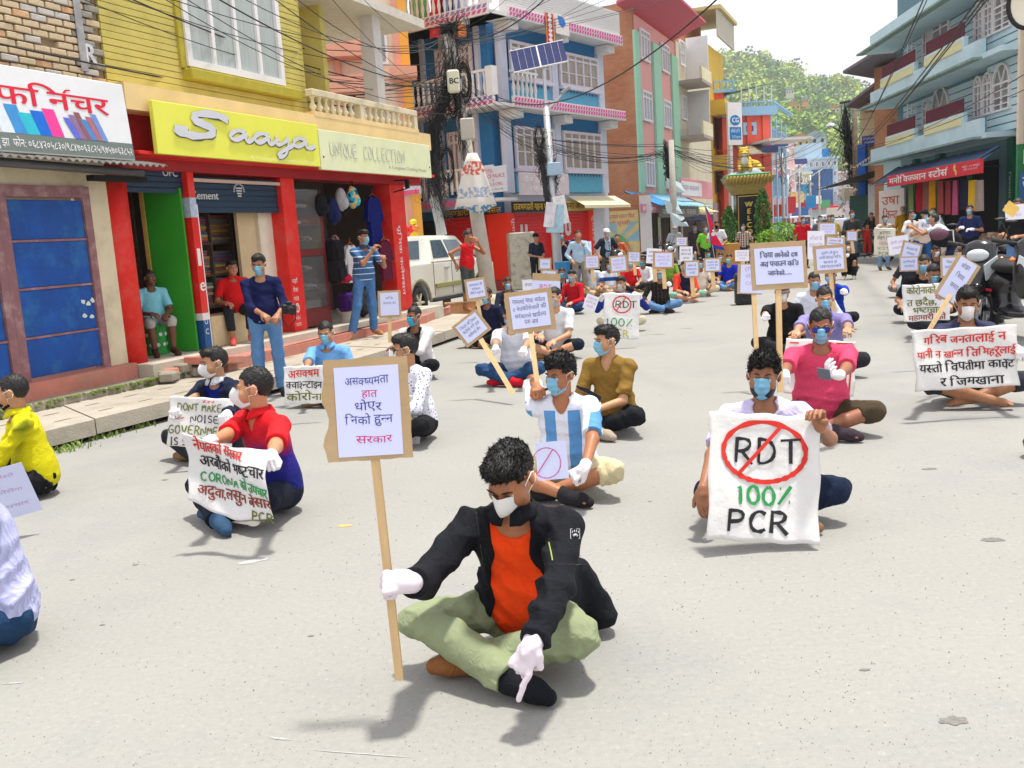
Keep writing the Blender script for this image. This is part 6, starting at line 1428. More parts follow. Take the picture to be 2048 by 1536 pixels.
def mannequin(x,y,d,c,label):
    p=D(x,y,d);p[2]=0;T_=empty('dress_form',p,0,label,'mannequin');Q=SDF((-.4,-.35,.0),(.4,.35,1.75),.03)
    Q.ell((0,0,1.28),(.19,.12,.28),.03);Q.cap((0,0,1.1),(0,0,.55),.14,.26,.05,flat=1);Q.cap((-.18,0,1.45),(-.26,-.02,1.0),.06,.05,.03);Q.cap((.18,0,1.45),(.26,-.02,1.0),.06,.05,.03);Q.folds(.015,18,3);Q.mesh('dress',cloth(c),T_)
    q=MB();q.tube([(0,0,0),(0,0,.6)],.03,6);q.tube([(0,0,1.5),(0,0,1.62)],.045,8);q.lathe([(.02,0),(.08,.05),(.09,.13),(.06,.2),(.01,.22)],(0,0,1.6),10);q.build('stand',skin('c99a70'),T_)
mannequin(1805,470,33,'d8a018','mustard yellow draped dress form in front of the white wall board');mannequin(1890,455,31.5,'e87070','coral pink dress form standing in front of the clothes shop')
# right margin: cream green pillar, blue board
F2=Fac(RF.w(RF.px(2028,300)[0],-.05,0)[:2],185);T_=empty('corner_shop',mtx=F2.mat(),label='pale house edge with green pillar and blue shop board at the right border',cat='building')
box('wall',mat('pale_wall',(.62,.64,.7)),T_,.3,4,.1,5,2.4,12);box('ground_wall',mat('blue_green_wall',(.12,.3,.38)),T_,.3,4,.1,5,0,2.39);zgp=RF.px(2030,290)[1];box('pillar',mat('green_pillar',(.05,.25,.1)),T_,0,.12,.0,.3,0,zgp);box('upper_edge',M_pc,T_,0,.12,.0,.3,zgp+.01,12)
box('board',mat('board_blue',(.03,.12,.3)),T_,.2,3,.0,.09,1.2,RF.px(2040,345)[1]);text(T_,'lettering','BIR',.4,2.6,.35,mat('letter_yellow',(.85,.8,.2)),y=-.006);text(T_,'lettering','रक',.4,2.0,.3,M_white,y=-.006)
# houses beyond the teal building
def houseR(x0,x1,yt,dist,m,label,yx,eave=None,name='house'):
    F=Fac(D(x0,440,dist)[:2],135);T_=empty(name,mtx=F.mat(),label=label,cat='building');wd=F.px(x1,300)[0];z=F.px((x0+x1)/2,yt)[1];box('wall',m,T_,0,wd,0,6,0,z)
    if eave:q=MB();e0=F.px(eave[0],eave[1])[0];q.add([(e0,-1.3,z-.2),(wd+.3,-1.3,z+.5),(wd+.3,3,z+.5),(e0,3,z-.2),(e0,-1.3,z-.1),(wd+.3,-1.3,z+.62),(wd+.3,3,z+.62),(e0,3,z-.1)],[(0,3,2,1),(4,5,6,7),(0,1,5,4),(0,4,7,3)]);q.build('roof',mat('roof_dark',(.2,.17,.2),rough=.9,var=.2),T_)
    return T_,F,wd,z
T_,F,wd,z=houseR(1754-4,1790,132,37.5,M_bk,'brick house with dark jutting roof and yellow roof terrace behind the teal building',0,(1716,150))
o=MB();z_=z+.65;box('terrace_wall',mat('terrace_yellow',(.75,.5,.16)),T_,F.px(1732,110)[0],F.px(1775,110)[0],1.5,1.7,z_,z_+.95);box('terrace_sheet',mat('tarp_blue',(.01,.08,.4),rough=.5),T_,F.px(1775,100)[0],F.px(1830,100)[0],.9,1.1,z_+.2,z_+1.3);box('terrace_block',MATS['terrace_yellow'],T_,F.px(1776,70)[0],F.px(1830,70)[0],1.6,2,z_+1.3,z_+2.1)
T_,F,wd,z=houseR(1722,1760,205,42,mat('tan_plaster',(.6,.47,.3),var=.06),'tan plastered house with brown eave beyond the brick house',0,(1718,200))
box('brick_panel',M_bk,T_,F.px(1738,360)[0],wd,-.02,-.001,1.0,F.px(1740,290)[1]);box('blue_pipe',mat('pipe_blue',(.01,.12,.5)),T_,0,.35,-.3,-.05,2.2,F.px(1722,290)[1]);box('brick_upper',M_bk,T_,F.px(1730,200)[0],wd,-.021,-.001,F.px(1740,225)[1],z-.05)
o,w_,h_=board(F,[(1724,272),(1753,270),(1753,290),(1724,291)],.2,'street_sign',mat('sign_navy',(.02,.06,.3)),'small navy blue sign with white Devanagari text on the tan house');text(o,'lettering','भगवती पुस्तक',.05,h_*.6,h_*.2,M_white,w=w_*.85);text(o,'lettering','स्टेशनरी',.1,h_*.2,h_*.2,M_white,w=w_*.7)
T_,F,wd,z=houseR(1700,1750,390,40,mat('shade_green',(.05,.12,.1),var=.2),'low dark shop with green shutters beyond the teal building',0);q=MB();q.add([(-.5,-2,z+.3),(wd+2,-1.5,z+1.2),(wd+2,2,z+1.4),(-.5,2,z+.6)],[(0,1,2,3),(3,2,1,0)]);q.build('tarp_roof',mat('tarp_black',(.03,.03,.035)),T_);box('white_panel',M_wht2,T_,1.1,1.5,-.7,-.6,z-.9,z+.4)

# ---------------- wooded hill, far houses ----------------
def hill_h(x,y):
    a=math.degrees(math.atan2(x,y));d=math.hypot(x,y)
    # ridge line elevation seen from the street, in pixels of the photo, by azimuth
    xs=[-60,8.0,13.6,16.9,17.7,19.9,20.6,21.6,24,28,45,80];zs=[120,142,134,124,112,107,98,84,60,50,60,70]
    top=np.interp(a,xs,zs);t=min(1,max(0,(d-300)/520));return-6+top*(t**1.15)*1.0+3*math.sin(x*.03)*math.sin(y*.021)
V=[];nx_,ny_=90,34
for j in range(ny_):
    for i in range(nx_):
        a=R(-40+110*i/(nx_-1));d=260+620*j/(ny_-1);x,y=d*math.sin(a),d*math.cos(a);V.append((x,y,hill_h(x,y)))
F=[(j*nx_+i,j*nx_+i+1,(j+1)*nx_+i+1,(j+1)*nx_+i)for j in range(ny_-1)for i in range(nx_-1)]
o=mesh_obj('hill',V,F,mat('hill_ground',(.22,.26,.08),rough=1,var=.3,scale=.05,bump=0),None,True);tag(o,kind='structure')
rs=np.random.RandomState(3)
def crown_pts(n,seed):
    r_=np.random.RandomState(seed);L_=[]
    nb_=7
    C_=r_.normal(size=(nb_,3))*[.42,.42,.3];C_[:,2]=np.abs(C_[:,2])*.9+.35
    for k in range(n):
        c=C_[r_.randint(nb_)];v=r_.normal(size=3);v/=np.linalg.norm(v);L_.append(c+v*.36*r_.uniform(.75,1.05))
    return np.array(L_)
def leaf_mesh(name,centers,sizes,mats,seed,leaf=.5,n=110,squash=1.):
    """tree crowns as clouds of small leaf faces, one mesh"""
    r_=np.random.RandomState(seed);tpl=[crown_pts(n,s)for s in range(6)];Vs=[];Is=[]
    for k,(c,s)in enumerate(zip(centers,sizes)):
        P=tpl[r_.randint(6)];a=r_.uniform(0,6.28);ca,sa=math.cos(a),math.sin(a)
        P=np.stack([P[:,0]*ca-P[:,1]*sa,P[:,0]*sa+P[:,1]*ca,P[:,2]*squash],1)*s+c
        nrm=r_.normal(size=(len(P),3));nrm[:,2]=np.abs(nrm[:,2])+.5;nrm/=np.linalg.norm(nrm,axis=1)[:,None]
        t=np.cross(nrm,r_.normal(size=(len(P),3)));t/=np.linalg.norm(t,axis=1)[:,None];b=np.cross(nrm,t);l=s*leaf*r_.uniform(.16,.36,len(P))[:,None]
        Vs.append(np.stack([P+t*l,P+b*l*.8,P-t*l,P-b*l*.8],1).reshape(-1,3));Is.append(np.full(len(P),(r_.randint(len(mats)))))
    V=np.concatenate(Vs);F=np.arange(len(V)).reshape(-1,4);o=mesh_obj(name,V,F,mats);o.data.polygons.foreach_set('material_index',np.concatenate(Is).astype(np.int32));return o
LM=[mat('leaf_%d'%i,c,rough=.7,var=.35,scale=.06,bump=0,spec=.2)for i,c in enumerate([(.22,.38,.05),(.13,.28,.05),(.34,.46,.07),(.08,.18,.07),(.42,.5,.1),(.18,.34,.07)])]
for m in LM:
    b=m.node_tree.nodes['Principled BSDF'];b.inputs['Subsurface Weight'].default_value=0
C_=[];S_=[]
while len(C_)<2300:
    a=R(rs.uniform(10.5,27));d=rs.uniform(300,860);x,y=d*math.sin(a),d*math.cos(a)
    if rs.uniform()<.15 and d<500:continue
    C_.append(np.array([x,y,hill_h(x,y)]));S_.append(rs.uniform(5.5,10)*(1.0+.25*(rs.uniform()>.9)))
o=leaf_mesh('hill_forest',C_,S_,LM,5,n=110);tag(o,'bright green broadleaf forest covering the hillside behind the town',kind='stuff')
for i,(x,y,d,wd,hh,c,l)in enumerate([(1588,222,520,9,5,'c8a850','yellow house half hidden among trees on the hillside'),(1580,190,560,6,4,'c8c8c8','small white house highest on the hillside'),(1668,228,540,8,5,'d8d0c0','pale house on the hillside above the cable pole'),(1610,208,540,5,4,'d0a060','small ochre house between hillside trees'),(1602,300,330,8,6,'c0b060','yellow roofed house at the foot of the hill'),(1630,292,330,10,5,'a8c0d0','pale blue house at the foot of the hill')]):
    p=D(x,y,d);wd*=.75;hh*=.6;T_=empty('hillside_house',p,R(-18),l,'house','houses on the hillside');box('wall',mat('hw'+c,c,var=.1,bump=0),T_,-wd/2,wd/2,-3,3,-4,hh);q=MB();q.prism([(-wd/2-.6,hh),(wd/2+.6,hh),(0,hh+2)],-3.6,3.6);q.build('roof',mat('hroof%d'%(i%2),('b08040','8aa0b0')[i%2],bump=0),T_)
    for k in range(3):box('window',M_dark,T_,-wd/2+wd*(k+.3)/3,-wd/2+wd*(k+.65)/3,-3.05,-3.001,hh*.3,hh*.7)

# ---------------- welcome monument with tiger, shrubs ----------------
MF=Fac(D(1497,440,41)[:2],96)
T_=empty('welcome_monument',mtx=MF.mat(),label='black welcome pillar with golden cornice carrying a sitting tiger statue',cat='monument')
a,b_=MF.px(1474,450)[0],MF.px(1521,450)[0];zt_=MF.px(1497,388)[1];zc=MF.px(1497,352)[1]
M_blk=mat('granite_black',(.012,.014,.02),rough=.25,var=.2,bump=0);M_goldr=mat('gold_relief',(.45,.32,.08),rough=.5,var=.3,scale=12,bump=.8,bscale=18,bdist=.05)
box('pillar',M_blk,T_,a,b_,-.0,1.0,.3,zt_,.02);box('panel_border',M_gold,T_,a+.06,b_-.06,-.02,-.001,zt_-.1,zt_-.06);box('panel_border',M_gold,T_,a+.06,a+.09,-.02,-.001,.6,zt_-.11);box('panel_border',M_gold,T_,b_-.09,b_-.06,-.02,-.001,.6,zt_-.11)
hh=(zt_-.35-.35)/7
for i,ch_ in enumerate('WELCOME'):text(T_,'lettering',ch_,(a+b_)/2,zt_-.25-(i+1)*hh*.97,hh*.68,mat('letter_goldy',(.85,.62,.12),rough=.35,var=0,bump=0),y=-.025,align='C',bold=.045)
w2=(b_-a)/2;cxm=(a+b_)/2
q=MB();
for z0_,z1_,e0,e1 in((zt_,zt_+.18,.05,.15),(zt_+.18,zt_+.3,.2,.22),(zt_+.3,zc,.25,.48)):
    V=[(cxm-w2-e0,-e0,z0_),(cxm+w2+e0,-e0,z0_),(cxm+w2+e0,1+e0,z0_),(cxm-w2-e0,1+e0,z0_),(cxm-w2-e1,-e1,z1_),(cxm+w2+e1,-e1,z1_),(cxm+w2+e1,1+e1,z1_),(cxm-w2-e1,1+e1,z1_)];q.add(V,[(0,3,2,1),(4,5,6,7),(0,1,5,4),(1,2,6,5),(2,3,7,6),(3,0,4,7)])
q.build('cornice',M_goldr,T_)
for i in range(14):
    x_=cxm-w2-.45+i*(2*w2+.9)/13;q=MB();q.tube([(x_-.06,-.32,zc-.35),(x_+.01,-.44,zc-.17),(x_+.06,-.5,zc)],[.05,.085,.05],6);q.build('cornice_leaf',M_goldr,T_,smooth=True)
S=SDF((cxm-w2-1,-1.0,zc-.05),(cxm+w2+1,2,zc+.7),.06);S.ell((cxm,.5,zc),(w2+.4,.9,.24),.1);S.ell((cxm+.2,.3,zc+.1),(w2-.05,.6,.26),.1);S.folds(.09,6,2);S.all(lambda d,X,Y,Z:np.maximum(d,-(Z-zc)));S.mesh('rock_base',mat('statue_rock',(.4,.42,.45),rough=.9,var=.3,scale=4),T_)
box('green_rim',mat('rim_green',(.06,.4,.2),rough=.6,var=.3,scale=3),T_,cxm-w2-.4,cxm+w2+.4,-.42,1.4,zc+.001,zc+.1,.03)
# tiger: seated front, head up
tz=zc+.28;tx=cxm-.12;kx=1.05
def tiger_stripes(N,K,co_):
    wv=N.new('ShaderNodeTexWave');wv.inputs['Scale'].default_value=2.2;wv.inputs['Distortion'].default_value=7;wv.inputs['Detail'].default_value=2;wv.bands_direction='Z';K.new(co_,wv.inputs[0])
    return ramp(N,K,wv.outputs[0],[(0,(.05,.03,.01)),(.12,(.75,.48,.03)),(1,(.8,.55,.05))],'LINEAR')
S=SDF((tx-.8,-.5,tz-.2),(tx+1.5,1.9,tz+1.6),.03)
S.ell((tx+.1,.3,tz+.35),(.42,.4,.5),.1);S.cap((tx-.2,.1,tz+.5),(tx-.3,-.3,tz+.02),.15,.11,.08);S.cap((tx+.25,.1,tz+.5),(tx+.3,-.3,tz+.02),.15,.11,.08)
S.cap((tx+.1,.4,tz+.3),(tx+.75,.9,tz+.22),.4,.33,.1);S.cap((tx+.9,.9,tz+.15),(tx+.95,.3,tz+.05),.22,.12,.08);S.cap((tx+.9,1.1,tz+.1),(tx+1.2,.7,tz+.05),.07,.06,.05)
S.ell((tx,.05,tz+.98),(.29,.27,.29),.1);S.ell((tx-.0,-.2,tz+.88),(.17,.17,.14),.06);S.ell((tx-.2,.08,tz+1.22),(.09,.05,.1),.03);S.ell((tx+.2,.08,tz+1.22),(.09,.05,.1),.03);S.ell((tx,-.0,tz+.82),(.3,.2,.14),.06)
tg=S.mesh('tiger_statue',pmat('tiger_coat',tiger_stripes,.5),T_)
S=SDF((tx-.4,-.5,tz+.2),(tx+.4,.4,tz+1.15),.025);S.ell((tx,-.14,tz+.5),(.2,.12,.28),.04);S.ell((tx,-.225,tz+.84),(.15,.15,.09),.03);S.mesh('white_bib',M_white,tg)
for sx in(-.1,.1):q=MB();q.lathe([(.001,-.03),(.03,0),(.001,.03)],(tx+sx,-.2,tz+1.02),8);q.build('eye',M_dark,tg)
q=MB();q.lathe([(.001,-.03),(.045,0),(.001,.03)],(tx,-.36,tz+.92),8);q.build('nose',M_maroon,tg)
tg.scale=(.76,)*3;tg.location=(tx*.24,.0,tz*.24-.02)
box('planter',mat('planter',(.4,.36,.3),var=.1),T_,-3.2,3.4,-1.0,1.8,0,.45,.02)
def shrub(p,r_,h_,label,seed,n=900,cone=True,name='shrub',cols=None,leaf=.06):
    T_=empty(name,p,0,label,'shrub');rr=np.random.RandomState(seed);u=rr.uniform(0,1,n)**.8;ang=rr.uniform(0,6.28,n)
    prof=(np.sin(np.clip(u,0,1)*PI*.93+.12)**.7 if cone else np.sqrt(np.clip(1-(2*u-1)**2,0,1)));rad=r_*prof*(.72+.35*rr.uniform(size=n))*(1+.22*np.sin(ang*5+u*14))
    P=np.stack([rad*np.cos(ang),rad*np.sin(ang),h_*(.05+.95*u)],1);nr=rr.normal(size=(n,3));nr/=np.linalg.norm(nr,axis=1)[:,None];t=np.cross(nr,rr.normal(size=(n,3)));t/=np.linalg.norm(t,axis=1)[:,None];b=np.cross(nr,t);l=rr.uniform(.6,1.4,n)[:,None]*leaf
    V=np.stack([P+t*l,P+b*l*.6,P-t*l,P-b*l*.6],1).reshape(-1,3);F=np.arange(4*n).reshape(-1,4);ms=cols or[mat('shrub_a',(.05,.17,.03),var=.2),mat('shrub_b',(.1,.26,.05),var=.2)]
    o=mesh_obj('foliage',V,F,ms,T_);o.data.polygons.foreach_set('material_index',rr.randint(0,2,n).astype(np.int32));q=MB();q.tube([(0,0,0),(0,0,h_*.8)],.03,6,r2=.01);q.build('stem',M_wood,T_);return T_
def gz(x,y,d,z=0):p=D(x,y,d);p[2]=z;return p
shrub(gz(1459,480,39.5,.4),.27,1.9,'tall cypress shrub left of the black welcome pillar',1,1500);shrub(gz(1527,480,39.0,.4),.3,2.5,'tall cypress shrub right of the black welcome pillar',2,1700)
ly=[mat('shrub_lime',(.3,.5,.05),var=.2),mat('shrub_lime2',(.2,.4,.05),var=.2)]
shrub(gz(1560,480,39,.35),.9,1.15,'low bright lime green shrub right of the monument',3,1100,False,cols=ly);shrub(gz(1538,490,38.5,.35),.5,.9,'small lime green shrub at the foot of the right cypress',4,600,False,cols=ly);shrub(gz(1450,520,38,.2),.4,.7,'small green shrub behind the man with the flag',5,500,False,cols=ly)
shrub(gz(1750,92,38.3,10.2),.55,1.5,'potted plant on the yellow roof terrace',6,500,False,cols=[mat('pot_a',(.2,.35,.15)),mat('pot_b',(.35,.42,.3))])

# ---------------- poles, tangles, cables ----------------
M_pole=mat('pole_concrete',(.5,.47,.42),rough=.9,var=.15,scale=3,dirt=(.28,.25,.2),damt=.5);M_cab=mat('cable_black',(.015,.015,.017),rough=.6,var=0,bump=0);M_metal=mat('galvanised',(.5,.53,.56),rough=.4,metal=.4,var=.05)
def vpole(x0,y0,base,r0,r1,top_y,name,label,m=M_pole,n=14,lean=None):
    p=np.array(base,float);
    lo,hi=0,20
    for _ in range(40):
        mid=(lo+hi)/2
        if proj((p[0],p[1],mid))[1]>top_y:lo=mid
        else:hi=mid
    h_=lo;T_=empty(name,(p[0],p[1],0),0,label,'pole');q=MB();lx,ly_,lz=(0,0,h_)if lean is None else tuple(lean-p);h_=lz;q.tube([(0,0,0),(lx*.5,ly_*.5,lz/2),(lx,ly_,lz)],r0,n,r2=r1);q.build('shaft',m,T_,smooth=True);return T_,h_
def tangle(parent,pts,spread,n,seed,r_=.006,name='cable_tangle',loop=.3,m=None):
    """a hanging mass of dark cables following a path; local coordinates"""
    rr=random.Random(seed);q=MB();P=[Vector(p)for p in pts];m_=len(P)
    for k in range(n):
        L_=[];o_=Vector((rr.gauss(0,spread),rr.gauss(0,spread),rr.gauss(0,spread*.5)));ph=rr.uniform(0,6);s0=rr.uniform(0,.5);e0=rr.uniform(.5,1);st=9
        for i in range(st):
            t=(s0+(e0-s0)*i/(st-1))*(m_-1);j=min(int(t),m_-2);f=t-j;b=P[j].lerp(P[j+1],f);wv=.7+.5*math.sin(i*1.3+ph)
            L_.append(b+o_*wv+Vector((math.sin(i*2.1+ph),math.cos(i*1.7+ph),math.sin(i+ph)))*spread*.35)
        q.tube(L_,r_*rr.uniform(.5,1.3),3,cap=False)
    o=q.build(name,m or M_cab,parent);tag(o,kind='stuff');return o
def coil(parent,c,r_,n,seed,name='cable_coil',sq=1.5):
    rr=random.Random(seed);q=MB()
    for k in range(n):
        rad=r_*rr.uniform(.6,1.15);tl=rr.uniform(-.35,.35);cz=rr.uniform(-.06,.06);L_=[(c[0]+rad*math.cos(t)*.55,c[1]+rad*math.cos(t)*tl+rr.uniform(-.02,.02),c[2]+cz+rad*sq*math.sin(t))for t in[2*PI*i/16 for i in range(17)]]
        q.tube(L_,.007,3,cap=False)
    o=q.build(name,M_cab,parent);tag(o,kind='stuff')
pa=gz(982,600,22);poleA,hA=vpole(0,0,pa,.19,.12,72,'utility_pole','tall grey concrete utility pole wrapped in cable tangles with a notice sack',lean=D(897,70,21.9))
def ploc(base,x,y,d):
    return tuple(D(x,y,d)-np.array([base[0],base[1],0]))
A_=lambda x,y,d=21.8:ploc(pa,x,y,d)
tangle(poleA,[A_(900,45),A_(905,110),A_(890,190),A_(868,260),A_(860,330),A_(868,420)],.16,190,1);tangle(poleA,[A_(905,90),A_(915,180),A_(925,260),A_(930,330)],.1,80,2);tangle(poleA,[A_(900,35),A_(906,75)],.18,60,3)
coil(poleA,A_(928,165),.28,30,4,sq=1.6);coil(poleA,A_(905,205),.2,18,5);coil(poleA,A_(895,330),.25,14,6);coil(poleA,A_(925,65),.28,4,7,sq=1.4)
q=MB();q.bbox(-.14,.14,-.1,.1,-.25,.25,.04);bx=q.build('meter_box',mat('meter_cream',(.68,.66,.5),rough=.6,var=.05),poleA);bx.location=A_(907,163,21.5);text(bx,'lettering','BC',-.1,-.06,.12,M_dark,y=-.104,bold=.01)
q=MB();q.bbox(-.16,.16,-.09,.09,-.24,.24,.03);bx=q.build('meter_box',M_pole,poleA);bx.location=A_(935,258,21.6)
pb=gz(893,590,24);poleB,hB=vpole(0,0,pb,.11,.09,380,'utility_pole','thin pale pole behind the pickup truck half hidden by cable bundle',lean=D(872,380,23.9),m=mat('pole_white',(.68,.62,.52),rough=.8,var=.1));B_=lambda x,y,d=23.7:ploc(pb,x,y,d)
tangle(poleB,[B_(855,240),B_(868,320),B_(875,400),B_(885,450)],.14,110,8);coil(poleB,B_(868,300),.3,16,9)
q=MB();q.tube([B_(868,395),B_(885,470)],.12,8);q.build('junction_box',mat('jbox',(.4,.42,.42)),poleB)
# flour sack notice hung on pole A
T_=empty('hanging_sack',D(946,330,21.5),0,'white woven sack with red and blue print hanging on the concrete pole','sack');V=[];F=[]
for j in range(7):
    for i in range(13):
        t=i/12-.5;z=.25-j*.21;wd=.16+.62*(j/6)**.8;V.append((t*wd*1.25,-.1-.07*math.cos(t*9)*(j/6)-.1*(1-abs(t)*2),z-(.08*math.sin(t*7+1)if j==6 else 0)))
F=[(j*13+i,j*13+i+1,(j+1)*13+i+1,(j+1)*13+i)for j in range(6)for i in range(12)]
def sackm(N,K,co_):
    z=axis(N,K,co_,2,.75,.8);n=N.new('ShaderNodeTexNoise');n.inputs['Scale'].default_value=14;K.new(co_,n.inputs[0])
    return mixc(N,K,ramp(N,K,n.outputs[0],[(.45,(1,1,1)),(.55,(0,0,0))],'LINEAR'),ramp(N,K,z,[(0,'4a8ab8'),(.12,'d8d8d4'),(.25,'9aa8c0'),(.42,'dcdad4'),(.62,'c85848'),(.85,'e0dcd4')]),'dedbd4')
o=mesh_obj('sack_sheet',V,F,pmat('sack_print',sackm),T_,True);o.modifiers.new('s','SOLIDIFY').thickness=.01
# street lamp pole with solar panel
dC=27.5;pc=gz(1118,556,dC);poleC,hC=vpole(0,0,pc,.15,.09,215,'street_lamp','grey street lamp pole with solar panel in front of the blue building',M_metal,lean=D(1092,215,27.5));C__=lambda x,y,d=27.5:ploc(pc,x,y,d)
q=MB();q.tube([C__(1092,216),C__(1088,130)],.05,8);q.build('mast',M_metal,poleC);q=MB();q.tube([C__(1090,224),C__(1110,205),C__(1128,184)],.035,8);q.build('lamp_arm',M_metal,poleC)
q=MB();q.bbox(-.16,.16,-.1,.1,-.05,.05,.02);o=q.build('lamp_head',mat('lamp_grey',(.3,.3,.32)),poleC);o.location=C__(1131,181);o.rotation_euler=(0,R(-35),0)
q=MB();q.bbox(-.78,.78,-.35,.35,-.02,.02,.005);pnl=q.build('solar_panel',MATS['solar_cell']if 'solar_cell' in MATS else M_dark,poleC);pnl.location=C__(1077,113);pnl.rotation_euler=(R(65),R(-8),0)
q=MB();q.box(-.8,.8,-.37,-.35,-.025,.03);q.box(-.8,.8,.35,.37,-.025,.03);q.box(-.02,.02,-.35,.35,.021,.026)
for i in range(8):q.box(-.78+i*.2,-.775+i*.2,-.35,.35,.021,.024)
q.build('panel_frame',M_white,pnl)
q=MB();q.bbox(-.2,.2,-.12,.12,-.18,.18,.02);o=q.build('control_box',mat('box_blue',(.35,.5,.62)),poleC);o.location=C__(1108,338,27.3)
tangle(poleC,[C__(1078,265),C__(1082,320),C__(1098,400)],.13,90,12);tangle(poleC,[C__(1105,300),C__(1110,350),C__(1112,400)],.1,40,13);coil(poleC,C__(1078,275),.25,14,14);q=MB();q.tube([C__(1084,330,27.4),C__(1096,410,27.4)],.07,8);q.build('cable_bundle',M_cab,poleC)
for i,(x,y,w_,h_,c)in enumerate([(1110,437,.5,.8,'a8c8d8'),(1122,420,.35,.8,'e0e0e0'),(1100,430,.3,.7,'d8d4dc')]):q=MB();q.bbox(-w_/2,w_/2,-.01,.01,-h_/2,h_/2,.004);o=q.build('poster',mat('poster_'+c,c,var=.3,scale=5),poleC);o.location=C__(x,y,27.2-i*.03);o.rotation_euler=(0,R((4,-8,10)[i]),0)
# bright blue litter bin, wall posts
T_=empty('litter_bin',gz(1127,570,26.5),0,'small blue litter bin hung on the street lamp pole','bin');q=MB();q.lathe([(.18,.4),(.22,.85),(.19,.86),(.16,.42)],(0,0,0),12);q.build('bucket',mat('bin_blue',(.03,.2,.42)),T_)
# pole in front of the pink house
pd=gz(1352,540,34);poleD,hD=vpole(0,0,pd,.15,.09,280,'utility_pole','utility pole with pale flags of plastic before the pink house');D__=lambda x,y,d=33.9:ploc(pd,x,y,d)
tangle(poleD,[D__(1332,280),D__(1337,330),D__(1338,370)],.09,60,15,.012);tangle(poleD,[D__(1315,300),D__(1350,340)],.1,14,16)
for i,(x,y)in enumerate(((1350,372),(1345,415),(1357,440))):q=MB();q.add([(-.3,0,.3),(.2,.05,.1),(.35,-.05,-.25),(-.2,0,-.2)],[(0,1,2,3)]);o=q.build('plastic_sheet',mat('plastic_pale',(.6,.72,.75),rough=.4),poleD);o.location=D__(x,y,33.6);o.modifiers.new('s','SOLIDIFY').thickness=.01
# cable-covered pole on the right and its thinner companion
pe=gz(1712,480,44);poleE,hE=vpole(0,0,pe,.16,.1,195,'utility_pole','dark utility pole smothered in cables beside the low dark shop',mat('pole_dark',(.2,.15,.11),var=.3));E_=lambda x,y,d=43.8:ploc(pe,x,y,d)
tangle(poleE,[E_(1690,205),E_(1694,260),E_(1700,320),E_(1704,380)],.14,150,17,.014);tangle(poleE,[E_(1708,300),E_(1715,360),E_(1700,420)],.3,60,18,.012);coil(poleE,E_(1700,300),.4,12,19)
q=MB();q.tube([E_(1680,206),E_(1700,202)],.06,6);q.tube([E_(1692,270),E_(1665,254)],.03,6);q.build('crossarm',M_cab,poleE);q=MB();q.lathe([(.02,-.1),(.25,0),(.15,.12),(.02,.15)],(0,0,0),10);o=q.build('lamp_head',M_metal,poleE);o.location=E_(1662,252)
rr=random.Random(4);q=MB()
for i in range(60):x,y=rr.uniform(1678,1712),rr.uniform(330,420);c=Vector(E_(x,y,43+rr.uniform(-.6,.6)));s_=rr.uniform(.08,.2);q.mi=rr.randint(0,2);q.add([c+Vector((rr.uniform(-s_,s_),rr.uniform(-.05,.05),rr.uniform(-s_,s_)))for _ in range(4)],[(0,1,2,3)])
tag(q.build('rag_flags',[mat('rag_a',(.5,.42,.32)),mat('rag_b',(.32,.25,.3)),mat('rag_c',(.6,.58,.52))],poleE),kind='stuff')
q=MB();q.bbox(-.22,.22,-.15,.15,-.3,.3,.03);o=q.build('meter_box',mat('meter_pale',(.62,.6,.5)),poleE);o.location=E_(1695,388,43.2)
pf=gz(1724,490,46);vpole(0,0,pf,.12,.1,270,'utility_pole','thin rusty pole just right of the cable smothered pole',mat('pole_rust',(.22,.1,.06),var=.3))
for i,(x,yb,d,yt,lb_)in enumerate([(1568,470,60,295,'slim street lamp pole behind the lime shrubs'),(1600,468,85,330,'distant street lamp pole below the white house'),(1640,462,110,340,'distant pole in the middle of the far street'),(1622,466,95,350,'distant thin pole left of the blue tiled house'),(1578,470,70,350,'grey pole with small signs far down the street')]):
    T_,h_=vpole(0,0,gz(x,yb,d),.12,.09,yt,'street_pole',lb_,M_metal if i!=2 else M_pole);q=MB();q.tube([(0,0,h_-.2),(1.2,0,h_+.5)],.05,6);q.build('arm',M_metal,T_)
    if i in(0,1):q=MB();q.bbox(-.55,.55,-.25,.25,-.03,.03,.005);o=q.build('solar_panel',MATS['solar_cell'],T_);o.location=(.2 if i else-.2,0,h_+.3);o.rotation_euler=(R(60),0,0)
    if i in(3,4):q=MB();q.bbox(-.5,.5,-.04,.04,-.6,.6,.01);o=q.build('sign_plate',mat('plate%d'%i,('2a88c0','c03a40')[i-3]),T_);o.location=(0,-.15,h_*.55)
    tangle(T_,[(0,0,h_),(0,.0,h_*.6)],.15,20,40+i,.015)
for i in range(10):
    x=(1548,1556,1590,1608,1616,1630,1648,1668,1684,1600)[i];y=(395,420,395,378,410,400,408,425,400,425)[i];d=(66,70,88,100,96,120,125,100,90,92)[i];c=('d8d8d8','b84a3a','e0d090','4aa0c8','c03a48','e8e8e8','50a070','d0c8c0','a0a8b0','3a70b0')[i]
    q=MB();q.bbox(-.8,.8,-.05,.05,-.5,.5,.01);o=q.build('shop_board',mat('fb_'+c,c,var=.15,scale=3));o.location=tuple(D(x,y,d));tag(o,['white','brick red','pale yellow','sky blue','crimson','bright white','green','grey white','grey','blue'][i]+' shop board hanging high over the far street','sign','shop boards over the far street')
